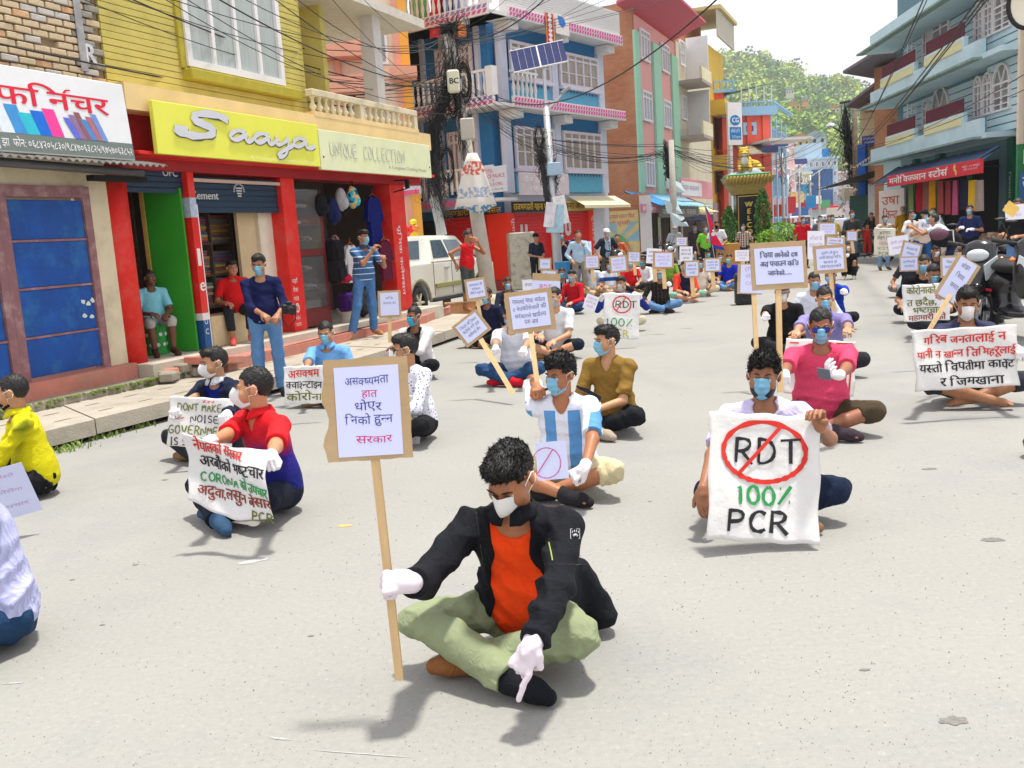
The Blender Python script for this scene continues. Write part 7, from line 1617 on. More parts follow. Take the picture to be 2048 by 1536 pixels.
# overhead cables
def cable(a,b,sag,r_=.012,label=None,group='overhead cables',n=18,w=0):
    a,b=V3(a),V3(b);L_=[]
    for i in range(n+1):t=i/n;p=a*(1-t)+b*t;p=p-V3(0,0,sag*4*t*(1-t))+V3(0,0,w*math.sin(t*9));L_.append(p)
    q=MB();q.tube(L_,r_*.72,4,cap=False);o=q.build('overhead_cable',M_cab);tag(o,label,'cable',group);return o
rr=random.Random(12);lbl='thin black overhead cable running from the concrete pole across the yellow house'
def pA(dy=0,dx=0):return D(900+dx,60+dy,21.9)
ends=[(-60,25),(-60,45),(-60,60),(-60,5),(-60,-20),(-60,75),(-60,85),(-60,110),(100,-30),(200,-30),(260,-30),(330,-30),(420,-40),(500,-40),(-60,66),(-60,90),(300,-20),(560,-30),(640,-30),(-60,32),(-60,52),(150,-40),(380,-35),(700,-30)]
for i,(x,y)in enumerate(ends):
    cable(D(x,y,9.5+rr.uniform(-.8,.8)),pA(rr.uniform(0,170),rr.uniform(-4,8)),rr.uniform(.1,.75),rr.choice([.006,.008,.01,.014]),lbl,'cables from the concrete pole over the yellow house')
for i in range(3):cable(D(-60,30+i*1.5,9.3),D(600,150+i*5,15.5),.1,.016,'thick black twisted cable bundle crossing the brick wall and yellow house','thick cable bundle over the left shops');cable(D(-60,58+i*2,9.3),D(500,145+i*4,14),.05,.012,'lower thick black cable bundle crossing the brick wall','lower cable bundle over the left shops')
q=MB()
for i in range(14):x_=i/13;q.tube([(rr.gauss(0,.02),0,rr.gauss(0,.02)),(rr.gauss(0,.05),.02,rr.gauss(0,.06))],.004,3)
for i in range(16):cable(pA(rr.uniform(60,120)),D(1078+rr.uniform(-4,30),280+rr.uniform(-50,60),27.5),rr.uniform(.1,.6),.009,'black cable from the concrete pole to the street lamp pole','cables between the concrete pole and the street lamp')
for i in range(8):cable(pA(rr.uniform(0,40)),D(1050+i*60,-40,20+i),rr.uniform(.1,.4),.008,'black cable rising from the concrete pole out of view','cables rising right from the concrete pole')
cable(D(905,75,21.8),D(1130,-45,15),.35,.02,'heavy black cable sweeping up from the concrete pole')
cable(D(988,190,20),D(1460,-25,9),.55,.014,'long single dark cable sweeping across the brick house and sky')
for i in range(12):cable(D(1082+rr.uniform(0,8),285+rr.uniform(-8,12),27.5),D(1335,292+rr.uniform(-8,24),34),rr.uniform(.05,.5),.011,'black cable between the street lamp and the pink house pole','cables between the street lamp and the pink house pole')
for i in range(12):cable(D(1335,285+rr.uniform(-5,20),34),D(rr.uniform(1440,1568),rr.uniform(300,345),rr.uniform(50,60)),rr.uniform(.1,.8),.013,'black cable running on from the pink house pole','cables running on from the pink house pole')
for i in range(5):cable(D(1335,290+3*i,34),D(1692,200+i*15,44),rr.uniform(.6,1.6),.012,'long sagging cable across the street above the monument','long cables across the street')
for x,y,d,s_,r_ in((1863,-40,12,.3,.014),(1872,-40,12,.25,.01),(1985,-40,9,.25,.016),(1995,-40,9,.2,.014),(2005,-40,9,.22,.016),(2080,130,14,.3,.012),(2080,165,14,.25,.01)):
    cable(D(x,y,d),D(1695+rr.uniform(0,22),290+rr.uniform(0,25),44),s_,r_,'dark cable running from the upper right over the teal building','cables over the teal building')
for i in range(4):cable(D(1692,205+i*14,44),D(1790,150+i*30,36),.3,.012,'short cable from the smothered pole to the teal building','short cables to the teal building')
for i in range(14):cable(D(1692+rr.uniform(-4,8),215+rr.uniform(0,90),44),D(rr.uniform(1570,1650),rr.uniform(330,420),rr.uniform(70,120)),rr.uniform(.3,1.2),.014,'thin cable running down the far street','cables down the far street')
# string of small white flags
for i in range(9):q=MB();q.add([(0,0,0),(.12,0,.05),(.08,.02,-.12)],[(0,1,2)]);o=q.build('flag',M_white);o.location=tuple(D(1712+i*5.5,330-i*3.5,38));o.modifiers.new('s','SOLIDIFY').thickness=.01;tag(o,'tiny white paper flag on a string beside the teal building','flag','tiny white flags on a string')
# round mirror edge at the upper right
T_=empty('traffic_mirror',D(2056,8,7),R(-20),'round mirror with thick black rim at the upper right corner','mirror');q=MB();q.tube([(.13*math.cos(t),0,.17*math.sin(t))for t in[2*PI*i/24 for i in range(25)]],.017,8,cap=False);q.build('rim',M_cab,T_,smooth=True);q=MB();q.prism([(.125*math.cos(2*PI*i/24),.165*math.sin(2*PI*i/24))for i in range(24)],-.004,.01);q.build('glass',mat('mirror_pale',(.7,.66,.55),rough=.3,bump=0),T_)
q=MB();q.tube([(.1,.02,-.15),(.5,.02,-.9),(.55,.02,-4.5)],.02,8);q.build('stand',M_cab,T_)

# ---------------- vehicles ----------------
def wheel(parent,x,y,z,r_,w_,tyre=None,rimc=None,axis_='x',spokes=6):
    T_=mesh_wheel(r_,w_,tyre or mat('tyre',(.03,.03,.032),rough=.85,var=.2),rimc or M_metal,spokes);T_.parent=parent;T_.location=(x,y,z);return T_
def mesh_wheel(r_,w_,tm,rm,spokes):
    q=MB();prof=[(r_*.62,-w_*.42),(r_*.9,-w_*.5),(r_,-w_*.35),(r_,w_*.35),(r_*.9,w_*.5),(r_*.62,w_*.42)];V=[];n=28
    for r1,x1 in prof:
        for k in range(n):a=2*PI*k/n;V.append((x1,r1*math.cos(a),r1*math.sin(a)))
    F=[(i*n+k,i*n+(k+1)%n,(i+1)*n+(k+1)%n,(i+1)*n+k)for i in range(5)for k in range(n)];q.add(V,F);o=q.build('wheel',tm,None,smooth=True)
    q=MB()
    for s_ in range(spokes):a=2*PI*s_/spokes;c,s1=math.cos(a),math.sin(a);q.tube([(w_*.3,0,0),(w_*.28,r_*.6*c,r_*.6*s1)],r_*.1,6);q.tube([(-w_*.3,0,0),(-w_*.28,r_*.6*c,r_*.6*s1)],r_*.1,6)
    q.tube([(x_,r_*.62*math.cos(t),r_*.62*math.sin(t))for x_ in(0,)for t in[2*PI*i/24 for i in range(25)]],r_*.05,6,cap=False);q.tube([(-w_*.4,0,0),(w_*.4,0,0)],r_*.13,8);q.build('rim',rm,o);return o
# white pickup: local +y is its front; built as a lofted body
tp=G(845,640);tr_az=22
TR=empty('pickup_truck',(tp[0],tp[1],0),R(-tr_az),'white double cab pickup truck parked beside the last red pillar','pickup truck')
M_wt=mat('truck_white',(.74,.76,.68),rough=.25,var=.02,bump=0,spec=.6);M_tg=mat('tinted_glass',(.03,.07,.1),rough=.05,var=.2,bump=0,spec=.9);M_tk=mat('black_trim',(.02,.02,.02),rough=.6,var=0)
# side profile in (y, z); rear axle at y = 0, side nearest viewer is +x ... width 1.8, right side at x = +0
def side_prism(b,prof,x0,x1):V=[(x0,y,z)for y,z in prof]+[(x1,y,z)for y,z in prof];n=len(prof);b.add(V,[tuple(range(n)),tuple(range(2*n-1,n-1,-1))]+[(i,i+n,(i+1)%n+n,(i+1)%n)for i in range(n)])
arch=lambda c,r_:[(c+r_*math.cos(t),.36+r_*math.sin(t))for t in[PI-PI*i/10 for i in range(11)]]
prof=[(-1.25,.55),(-1.25,1.18),(.72,1.2),(3.35,1.18),(4.15,1.05),(4.22,.5)]+[(4.1,.42)]+arch(3.2,.47)[::-1]+[(2.6,.38),(.55,.38)]+arch(0,.47)[::-1]+[(-.6,.5)]
q=MB();side_prism(q,prof,-1.82,-.02);body=q.build('body',M_wt,TR);bv=body.modifiers.new('b','BEVEL');bv.width=.05;bv.segments=3;bv.limit_method='ANGLE';bv.angle_limit=R(50)
q=MB();V=[]
for(y,z,i_)in((.62,1.19,.02),(3.1,1.19,.02),(2.45,1.74,.22),(.95,1.77,.22)):V+=[(-i_,y,z),(-1.84+i_,y,z)]
q.add(V,[(0,2,4,6),(1,7,5,3),(2,3,5,4),(4,5,7,6),(6,7,1,0)]);cab=q.build('cab',M_wt,TR);bv=cab.modifiers.new('b','BEVEL');bv.width=.06;bv.segments=3
def qd(name,pts,m,par=TR,t=.012):o=mesh_obj(name,pts,[tuple(range(len(pts)))],m,par);o.modifiers.new('s','SOLIDIFY').thickness=t;return o
def sx_(z):return-.02-(.2)*(z-1.19)/.56+.012
qd('window',[(sx_(1.27),.82,1.27),(sx_(1.27),1.62,1.27),(sx_(1.66),1.55,1.66),(sx_(1.66),1.0,1.66)],M_tg);qd('window',[(sx_(1.27),1.72,1.27),(sx_(1.27),2.75,1.27),(sx_(1.64),2.35,1.64),(sx_(1.66),1.66,1.66)],M_tg)
qd('rear_window',[(-.3,.66,1.27),(-1.5,.66,1.27),(-1.42,.9,1.66),(-.4,.9,1.66)],M_tg)
for y in(.74,1.67,2.72):q=MB();q.box(-.018,-.012,y,y+.012,.45,1.2);q.build('door_seam',M_tk,TR)
for y in(1.48,2.55):q=MB();q.bbox(-.02,.03,y-.2,y,1.02,1.07,.01);q.build('door_handle',M_metal,TR)
q=MB();q.bbox(-.02,.03,.78,2.85,.62,.72,.01);q.build('side_moulding',mat('moulding',(.3,.3,.12),rough=.5),TR);q=MB();q.bbox(-.1,.06,.6,2.7,.33,.38,.01);q.build('side_step',M_tk,TR)
q=MB();q.tube([(-.02,2.75,1.3),(.12,2.78,1.33)],.03,6);q.bbox(.08,.26,2.72,2.86,1.25,1.42,.03);q.build('wing_mirror',M_wt,TR)
for x in(-.12,-1.7):
    for y in(0,3.2):wheel(TR,x,y,.36,.36,.24,rimc=mat('rim_tan',(.55,.5,.38),rough=.4,metal=.3))
for c in(0,3.2):q=MB();q.tube([(-.01,y,z)for y,z in arch(c,.49)],.035,6);q.build('wheel_arch',mat('arch_dusty',(.3,.29,.2)),TR)
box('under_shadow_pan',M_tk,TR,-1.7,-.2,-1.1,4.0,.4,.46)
# cardboard cartons by the wheel
M_card=mat('cardboard',(.46,.33,.19),rough=.85,var=.1,scale=5,bump=.15,dirt=(.38,.26,.14),dscale=4,damt=.3)
p=gz(925,628,20.6);q=MB();q.bbox(-.36,.36,-.22,.22,0,.3,.01);o=q.build('carton',mat('carton_orange',(.62,.32,.15),var=.12));o.location=tuple(p);o.rotation_euler=(0,0,R(12));tag(o,'open orange brown cardboard carton beside the truck','carton');q=MB();q.box(-.36,.36,-.3,-.22,.3,.32);q.build('flap',M_card,o)
T_=empty('stone_post',gz(1047,575,29.5),R(10),'short white weathered stone block standing before the red shutter','stone block');q=MB();q.bbox(-.4,.4,-.25,.25,0,1.75,.03);q.build('block',mat('peeling_white',(.55,.52,.42),rough=.9,var=.1,dirt=(.12,.11,.1),dscale=5,damt=.9),T_)
Q=SDF((-.7,-.6,-.1),(.7,.6,.6),.04);Q.ell((0,0,0),(.5,.35,.38),0);Q.folds(.06,6,3);T_=empty('boulder',gz(978,622,21.6),0,'pale boulder at the foot of the concrete utility pole','boulder');Q.mesh('rock',mat('boulder',(.5,.45,.34),rough=.95,var=.2,bump=.6),T_)
# loudspeaker
T_=empty('loudspeaker',G(1492,610),R(-8),'black portable loudspeaker standing on the road behind the printed placard','loudspeaker');q=MB();q.bbox(-.19,.19,0,.34,0,.62,.03);q.build('cabinet',mat('speaker_black',(.02,.022,.025),rough=.6,bump=.3,bscale=90),T_)
for z,r_ in((.2,.13),(.46,.09)):q=MB();q.lathe([(r_,0),(r_*.95,.012),(r_*.5,-.01),(.03,.01),(.001,.012)],(0,0,0),20);o=q.build('driver',mat('cone_black',(.012,.012,.014),rough=.35,bump=0),T_);o.matrix_local=Matrix.Translation((0,-.004,z))@Matrix.Rotation(PI/2,4,'X')
box('wooden_box',mat('box_orange_wood',(.5,.24,.06),var=.15),None,0,0,0,0,0,0)if False else None
T_=empty('donation_box',gz(1455,545,29.5),0,'orange brown wooden desk among the seated crowd before the monument','desk');q=MB();q.bbox(-.36,.36,-.2,.2,0,1.0,.01);q.build('box',mat('box_orange_wood',(.5,.24,.06),var=.15),T_)
# rubble and rough stone pile by the teal building
rr=random.Random(6);RM=[mat('rub_a',(.45,.26,.16),var=.2,rough=.95),mat('rub_b',(.5,.42,.32),var=.2,rough=.95),mat('rub_c',(.28,.17,.13),var=.2,rough=.95),mat('rub_d',(.62,.55,.48),var=.2,rough=.95)]
q=MB()
for i in range(700):
    t=rr.random();s_=RP(1955,500)[0]+rr.uniform(0,2.6);hmax=.75*math.exp(-((s_-RP(1990,500)[0])/1.2)**2)+.12;yy=rr.uniform(-1.5,.1);z=max(.02,hmax*(1-abs(yy+.4)/1.5)*rr.uniform(.75,1));c=RF.w(s_,-yy,z);l_=rr.uniform(.05,.13);q.mi=rr.randint(0,3)
    M_=Matrix.Translation(Vector(c))@Matrix.Rotation(rr.uniform(0,3),4,'Z')@Matrix.Rotation(rr.uniform(-.8,.8),4,'X');q.box(-l_,l_,-l_*.6,l_*.6,-l_*.4,l_*.4,M=M_)
tag(q.build('rubble',RM),'heap of broken brick rubble in front of the green doors',kind='stuff')
q=MB()
for i in range(170):
    s_=RP(1990,490)[0]+(i%17)*.11+rr.uniform(-.03,.03);z=.1+(i//17)*.085+rr.uniform(-.02,.02);c=RF.w(s_,.35+rr.uniform(-.05,.1)-(i//17)*.02,z);l_=rr.uniform(.06,.11);q.mi=rr.choice([0,2,1]);M_=Matrix.Translation(Vector(c))@Matrix.Rotation(rr.uniform(-.3,.3)+R(5),4,'Z')@Matrix.Rotation(rr.uniform(-.3,.3),4,'X');q.bbox(-l_,l_,-l_*.8,l_*.8,-.045,.045,.02)if False else q.box(-.08,.08,-l_,l_,-.045,.045,M=M_)
tag(q.build('rough_stones',RM),'rough stacked brown stones behind the rubble heap',kind='stuff')
q=MB();q.T=Matrix.Translation(Vector(RF.w(RP(1958,500)[0],.9,.55)))@Matrix.Rotation(R(-75),4,'Z')@Matrix.Rotation(R(-12),4,'X');q.bbox(-.3,.3,-.03,.03,-.5,.5,.01);o=q.build('stone_slab',RM[3]);tag(o,'pale flat slab leaning on the rubble heap','slab')
# scooters and motorcycles
def scooter(p,rz,label,body='24262c',s=1.,cat='scooter',blueish=None):
    """front of the scooter faces local -y"""
    T_=empty('scooter',p,R(rz),label,cat,None);T_.scale=(s,s,s);m=mat('scooter_'+body,body,rough=.22,var=.05,bump=0,spec=.7);dk=M_tk
    Q=SDF((-.42,-1.0,.1),(.42,1.05,1.2),.02)
    Q.cap((0,-.38,.95),(0,-.62,.45),.13,.1,.06);Q.ell((0,-.43,.98),(.19,.13,.13),.05);Q.ell((-.13,-.5,.72),(.1,.09,.26),.05);Q.ell((.13,-.5,.72),(.1,.09,.26),.05)
    Q.ell((0,-.72,.5),(.09,.24,.09),.04);Q.ell((0,.0,.28),(.17,.33,.06),.05);Q.ell((0,.5,.58),(.17,.42,.17),.06);Q.cap((0,.2,.32),(0,.3,.55),.14,.15,.06);Q.ell((0,.85,.68),(.09,.16,.07),.04)
    Q.mesh('body',m,T_)
    Q=SDF((-.25,-.2,.6),(.25,1.1,1.0),.02);Q.ell((0,.2,.77),(.15,.3,.07),.03);Q.ell((0,.6,.82),(.14,.3,.06),.05);Q.mesh('seat',mat('seat_black',(.02,.02,.022),rough=.6,bump=.2),T_)
    Q=SDF((-.2,-.85,.6),(.2,-.3,1.1),.015);Q.ell((0,-.575,.93),(.125,.05,.075),.02);Q.mesh('headlight',mat('lamp_lens',(.62,.68,.72),rough=.08,var=.2,bump=0,spec=.9),T_)
    for sx in(-1,1):
        q=MB();q.add([(sx*.08,-.66,.82),(sx*.2,-.56,.92),(sx*.22,-.52,.75),(sx*.1,-.64,.64)],[(0,1,2,3)]);o=q.build('side_lamp',MATS['lamp_lens'],T_);o.modifiers.new('s','SOLIDIFY').thickness=.02
        q=MB();q.tube([(sx*.12,-.4,1.03),(sx*.36,-.34,1.08)],.018,8);q.tube([(sx*.25,-.35,1.06),(sx*.38,-.33,1.085)],.024,8);q.build('handlebar',dk,T_)
        q=MB();q.tube([(sx*.2,-.36,1.06),(sx*.3,-.4,1.25)],.009,5);q.lathe([(.001,-.02),(.06,0),(.001,.02)],(sx*.32,-.4,1.3),10,1.2,.4);q.build('mirror',dk,T_)
        q=MB();q.lathe([(.001,-.03),(.035,0),(.001,.03)],(sx*.24,-.5,.88),8);q.build('indicator',mat('amber',(.8,.2,.03),rough=.2),T_)
    for y in(-.78,.72):wheel(T_,0,y,.25,.25,.1,spokes=5)
    q=MB();q.tube([(-.06,-.78,.26),(-.07,-.62,.55)],.02,6);q.tube([(.06,-.78,.26),(.07,-.62,.55)],.02,6);q.build('fork',M_metal,T_);q=MB();q.box(-.07,.07,-1.0,-.985,.42,.56);q.build('number_plate',M_white,T_)
    q=MB();q.bbox(-.175,-.17,.2,.75,.5,.53,.001);q.bbox(.17,.175,.2,.75,.5,.53,.001);q.build('red_stripe',mat('stripe_red',(.7,.02,.06)),T_);return T_
scooter(gz(2030,640,11.6),-6,'near black scooter with bright headlamps at the right edge of the road','121419',1.12)
scooter(gz(1975,625,12.6),-38,'black scooter with red stripe parked left of the headlamp scooter','14161c',1.08)
scooter(gz(2052,540,17),20,'black motorcycle under the man holding the yellow card','101114',1.05,'motorcycle')
scooter(gz(1724,545,32),60,'dark covered scooter parked behind the standing girl','20242c',1,'scooter');scooter(gz(1210,575,27),50,'dark motorcycle parked behind the seated men near the mural','1a1c1e',1.0,'motorcycle')
scooter(gz(1320,545,31),30,'small dark scooter behind the seated crowd under the awning','222222',1.0)
q=MB();q.lathe([(.001,0),(.09,.02),(.11,.1),(.08,.17),(.001,.2)],(0,0,0),24);o=q.build('helmet',mat('helmet_black',(.01,.01,.012),rough=.2,bump=0));o.location=tuple(D(2062,885,5.0));tag(o,'edge of a dark rounded object at the right border of the road','helmet')
o.location=tuple(G(2083,915))
# air
hz=MB();hz.box(-960,960,-120,1600,-14,190);m=bpy.data.materials.new('air');m.use_nodes=True;N=m.node_tree.nodes;N.clear();vo=N.new('ShaderNodeOutputMaterial');pv=N.new('ShaderNodeVolumePrincipled');pv.inputs['Density'].default_value=.0004;pv.inputs['Color'].default_value=(.93,.96,1,1);pv.inputs['Anisotropy'].default_value=.2
m.node_tree.links.new(pv.outputs[0],vo.inputs[1]);o=hz.build('haze',m);tag(o,'thin pale haze in the air over the street and hillside',kind='stuff')

# ---------------- placards and sheets ----------------
INK={'b':mat('ink_blue',(.03,.05,.30),var=0,bump=0),'m':mat('ink_magenta',(.55,.02,.2),var=0,bump=0),'k':mat('ink_black',(.015,.015,.02),var=0,bump=0),'r':mat('ink_red',(.62,.03,.02),var=.1,bump=0),
       'g':mat('ink_green',(.02,.28,.07),var=.15,bump=0),'o':mat('ink_olive',(.14,.16,.01),var=.1,bump=0),'n':mat('ink_brown',(.25,.04,.02),var=.1,bump=0),'s':mat('ink_slate',(.10,.12,.2),var=0,bump=0),'y':mat('ink_yellow',(.5,.5,.03),var=.1,bump=0),'p':mat('ink_pale',(.5,.3,.55),var=0,bump=0)}
M_paper=mat('paper_lilac',(.60,.64,.88),rough=.7,var=.03,scale=2,bump=.1,bscale=6,bdist=.02);M_paperw=mat('paper_white',(.74,.75,.84),rough=.7,var=.03,bump=.1,bscale=6,bdist=.02);M_sheet=mat('white_sheet',(.72,.72,.71),rough=.75,var=.05,scale=3,bump=.5,bscale=7,bdist=.03,dirt=(.55,.55,.56),dscale=2,damt=.35)
M_stick=mat('pine_stick',(.62,.43,.22),rough=.7,var=.15,scale=8,stretch=(4,4,.4),bump=.2)
M_boardc=mat('placard_card',(.44,.31,.17),rough=.85,var=.1,scale=4,bump=.25,bscale=20,dirt=(.5,.4,.27),dscale=3,damt=.5)
def basis(cx,cy,d,roll=0,yaw=0,tilt=0):
    r_=R(roll);x=V3(RT)*math.cos(r_)+V3(UP)*math.sin(r_);z=-V3(RT)*math.sin(r_)+V3(UP)*math.cos(r_);y=V3(FW)
    m=Matrix((x,y,z)).transposed().to_4x4()@Matrix.Rotation(R(yaw),4,'Z')@Matrix.Rotation(R(tilt),4,'X');m.translation=Vector(D(cx,cy,d));return m
def write(o,lines,w_,h_,y=-.004,x0=0,z0=0,seed=1,bold=.0):
    """lines: (text, ink, baseline fraction, height fraction, width fraction[, x shift, rotation])"""
    for i,ln in enumerate(lines):
        t,c,zf,hf,wf=ln[:5];dx=ln[5]if len(ln)>5 else 0;rt=ln[6]if len(ln)>6 else 0
        x=x0-w_*wf/2+dx*w_
        if all(ch in SF for ch in t)and c in 'rgkonmb' and len(ln)<=7 and not t.islower():brush(o,'lettering',t,x,z0+(zf-.5)*h_,h_*hf,INK[c],wd=w_*wf/(len(t)*1.33),th=.17 if bold else.13,y=y,seed=seed+i,rot=rt,gap=.33)
        else:text(o,'lettering',t,x,z0+(zf-.5)*h_,h_*hf,INK[c],y=y,w=w_*wf,jitter=1.4,seed=seed+i,bold=bold,rot=rt)
GPL='cardboard placards on sticks held by the seated crowd'
def placard(cx,cy,wp,hp,d,roll,lines,label,pole=None,margin=(.12,.1),paper=None,yaw=0,card=True,tear=0,paperoff=(0,0),seed=1,bold=0,tilt=0,bdr=None):
    w_,h_=wp/PF*d,hp/PF*d;T_=empty('placard',mtx=basis(cx,cy,d,roll,yaw,tilt),label=label,cat='placard',group=GPL);rs=random.Random(seed)
    if card:
        q=MB();P=[]
        for i in range(12):P.append((-w_/2+w_*i/12,-h_/2+rs.uniform(-.002,.002)))
        for i in range(12):P.append((w_/2+rs.uniform(-.002,.001),-h_/2+h_*i/12))
        for i in range(12):P.append((w_/2-w_*i/12,h_/2+rs.uniform(-.002,.002)))
        for i in range(12):P.append((-w_/2+rs.uniform(-1,1)*.003+tear*math.sin(i*1.1)*(.4+.6*(i>3)),h_/2-h_*i/12))
        q.prism(P,.0,.007);q.build('cardboard',M_boardc,T_)
    pw,ph=w_*(1-margin[0]*2),h_*(1-margin[1]*2);q=MB();px_,pz_=paperoff[0]*w_,paperoff[1]*h_;q.box(px_-pw/2,px_+pw/2,-.0025,-.0005,pz_-ph/2,pz_+ph/2);q.build('paper',paper or M_paper,T_)
    if bdr:
        q=MB();
        for a in((-.5,-.49,-.5,.5),(.49,.5,-.5,.5),(-.49,.49,-.5,-.48),(-.49,.49,.48,.5)):q.box(a[0]*w_,a[1]*w_,-.003,-.0026,a[2]*h_,a[3]*h_)
        q.build('tape_edge',INK[bdr],T_)
    write(T_,lines,pw,ph,-.0035,px_,pz_,seed,bold)
    if pole:
        inv=T_.matrix_world.inverted();a=inv@Vector(D(*pole[0]));b_=inv@Vector(D(*pole[1]));wd=pole[2]/PF*d;a.y=.012;dr=(b_-a).normalized();sd=dr.cross(Vector((0,1,0))).normalized();nn=Vector((0,1,0))
        q=MB();V=[]
        for p in(a,b_):V+=[p-sd*wd/2-nn*.004,p+sd*wd/2-nn*.004,p+sd*wd/2+nn*.014,p-sd*wd/2+nn*.014]
        q.add(V,[(0,1,2,3),(7,6,5,4),(0,4,5,1),(1,5,6,2),(2,6,7,3),(3,7,4,0)]);q.build('stick',M_stick,T_)
    return T_
def sheet(cx,cy,wp,hp,d,roll,lines,label,yaw=0,tilt=0,bend=.03,sag=0,m=None,seed=1,bold=.0,cat='sheet',draws=None,skew=0,group='hand painted sheets held by the crowd'):
    w_,h_=wp/PF*d,hp/PF*d;T_=empty('painted_sheet',mtx=basis(cx,cy,d,roll,yaw,tilt),label=label,cat=cat,group=group);rs=random.Random(seed);ph=rs.uniform(0,6)
    def f(x,z):u,v=x/w_,z/h_;return bend*(math.sin(u*5+ph)*.45+math.sin(v*6+u*4+ph)*.25+.5*math.cos(u*3)*(v<0)*v*-1)+.12*bend*math.sin(u*21+v*9)*.5
    nx_,nz_=28,26;V=[]
    for j in range(nz_+1):
        for i in range(nx_+1):
            u,v=i/nx_-.5,j/nz_-.5;x=u*w_*(1+.015*math.sin(v*13+ph))+skew*v*w_;z=v*h_+sag*h_*math.sin((u+.5)*PI)*(-1 if v<0 else-.5)*abs(v)*2+.008*h_*math.sin(u*17+ph);V.append((x,f(x,z),z))
    F=[(j*(nx_+1)+i,j*(nx_+1)+i+1,(j+1)*(nx_+1)+i+1,(j+1)*(nx_+1)+i)for j in range(nz_)for i in range(nx_)]
    o=mesh_obj('cloth',V,F,m or M_sheet,T_,True);o.modifiers.new('s','SOLIDIFY').thickness=.004;o.modifiers['s'].offset=1
    write(T_,lines,w_,h_,-.009,0,0,seed,bold)
    if draws:draws(T_,w_,h_)
    for c in T_.children:
        if c.name.startswith('cloth'):continue
        for v in c.data.vertices:v.co.x+=skew*v.co.z/h_*w_;v.co.y+=f(v.co.x,v.co.z)
    return T_
def nogo(th=.055,cx=0,cz=.17,rx=.33,rz=.2,lt='RDT',lh=.19):
    def dr(T_,w_,h_):
        rs=random.Random(2);circ=[(w_*(cx+rx*math.cos(t)),h_*(cz+rz*math.sin(t)))for t in[2*PI*i/30 for i in range(31)]]
        strokes(T_,'red_ring',[circ],INK['r'],w_*th,-.010);strokes(T_,'red_slash',[[(w_*(cx-rx*.62),h_*(cz-rz*.78)),(w_*(cx+rx*.42),h_*(cz+rz*.9))]],INK['r'],w_*th*.8,-.0115)
        brush(T_,'lettering',lt,w_*(cx-rx*.68),h_*(cz-lh*.45),h_*lh,INK['k'],wd=w_*.15,th=.13,gap=.4,y=-.0105)
    return dr
# ---------------- the crowd ----------------
def rows(tab):
    for r_ in tab:pass
# P1, nearest man
person(G(1066,1288),-20,'man in black jacket over orange tee shirt pointing at the road, holding the nearest placard',res=.005,head=(-8,36,4),lean=.40,twist=8,closed=True,legs={'L':((-.31,-.30,.2),(.06,-.44,.08),(.18,-.46,.045)),'R':((.27,-.29,.18),(-.08,-.30,.07),(-.23,-.34,.05))},
       hands=(('w',)+tuple(D(826,1166,3.1)),('w',)+tuple(D(1056,1318,2.98))),handk=('grip','point'),handn=(((-.85,-.4,.1),(-.25,-.75,.6)),((-.42,-.35,-.85),(.0,-.85,.35))),elbow=((-.40,.05,.22),(.55,-.1,.25)),
       gloves=(1,1),glovec='ddd2dc',shirt='ff4a12',jacket=dict(c='14161d',open=(.12,.065,-.01),hem=-.12,extra=[((.19,.08,.14),(.26,.08,-.09),.05,.06),((.05,.13,.02),(.22,.13,-.1),.07,.06)]),pants='8d9876',hair='quiff',tuft=5200,mask='white',maskc='e4e4e0',sk='a8683f',collar='14161d',fold=.012,shoes=('14161d','8a5a34'),seed=5,H=1.03,group='nearest seated man')
# details of the nearest man's jacket: zip tape, cuff strap, sleeve patch with a paw
P1=[o for o in COL.objects if o.name.startswith('person')][0]
def on_surface(par,x,z,r_,y0=-.5):
    return(x,y0,z)
placard(735,818,170,204,3.12,3.5,[('असक्ष्यमता','b',.80,.09,.68),('हात','m',.66,.085,.24,.03),('धोएर','b',.51,.085,.42,0),('निको हुन्न','b',.36,.09,.74,.0),('सरकार','m',.15,.085,.56,.06)],'cardboard placard on a stick held by the man in the black jacket',pole=((748,918,3.11),(799,1360,3.22),17),margin=(.12,.06),tear=.012,paperoff=(.01,-.02),seed=3)
# P2 striped jersey
def arg(N,K,co_):
    x=axis(N,K,co_,0,6.6,.23,frac=True);z=axis(N,K,co_,2)
    c=ramp(N,K,x,[(0,'dfe4f2'),(.5,'5c97d0'),(.99,'dfe4f2')]);return mixc(N,K,ramp(N,K,z,[(0,(0,0,0)),(.53,(1,1,1))]),c,'dfe4f2')
r2=person(G(1140,975),-14,'man in white and sky blue striped football jersey holding a stick behind the nearest man',res=.0065,head=(-28,8,3),lean=.2,hands=(('w',)+tuple(D(1074,776,5.95)),('w',)+tuple(D(1168,962,5.35))),handk=('grip','grip'),handn=(None,((-.7,-.3,-.45),(0,-.7,.6))),gloves=(0,1),shirt='dfe4f2',shirtm=pmat('jersey_stripes',arg),sleeve=.5,pants='d2c8a0',plen=.6,hair='curly',tuft=3200,mask='blue',sk='a9683c',fold=.008,seed=7,elbow=((-.35,.3,.3),(.6,-.3,.15)),barefoot=False,shoes='222226',vneck=True)
def on_chest(root,z,y=-.15):return root
def sstripes(root,col,n=3):
    q=MB()
    for sg in(-1,1):
        for k in range(n):q.tube([(sg*(.075+k*.012),.0-k*.024+.01,.655-k*.004),(sg*(.15+k*.006),-.015-k*.026,.635-k*.006),(sg*(.235+k*.0),-.035-k*.024,.585-k*.008)],.0055,5)
    q.build('shoulder_stripe',cloth(col),root)
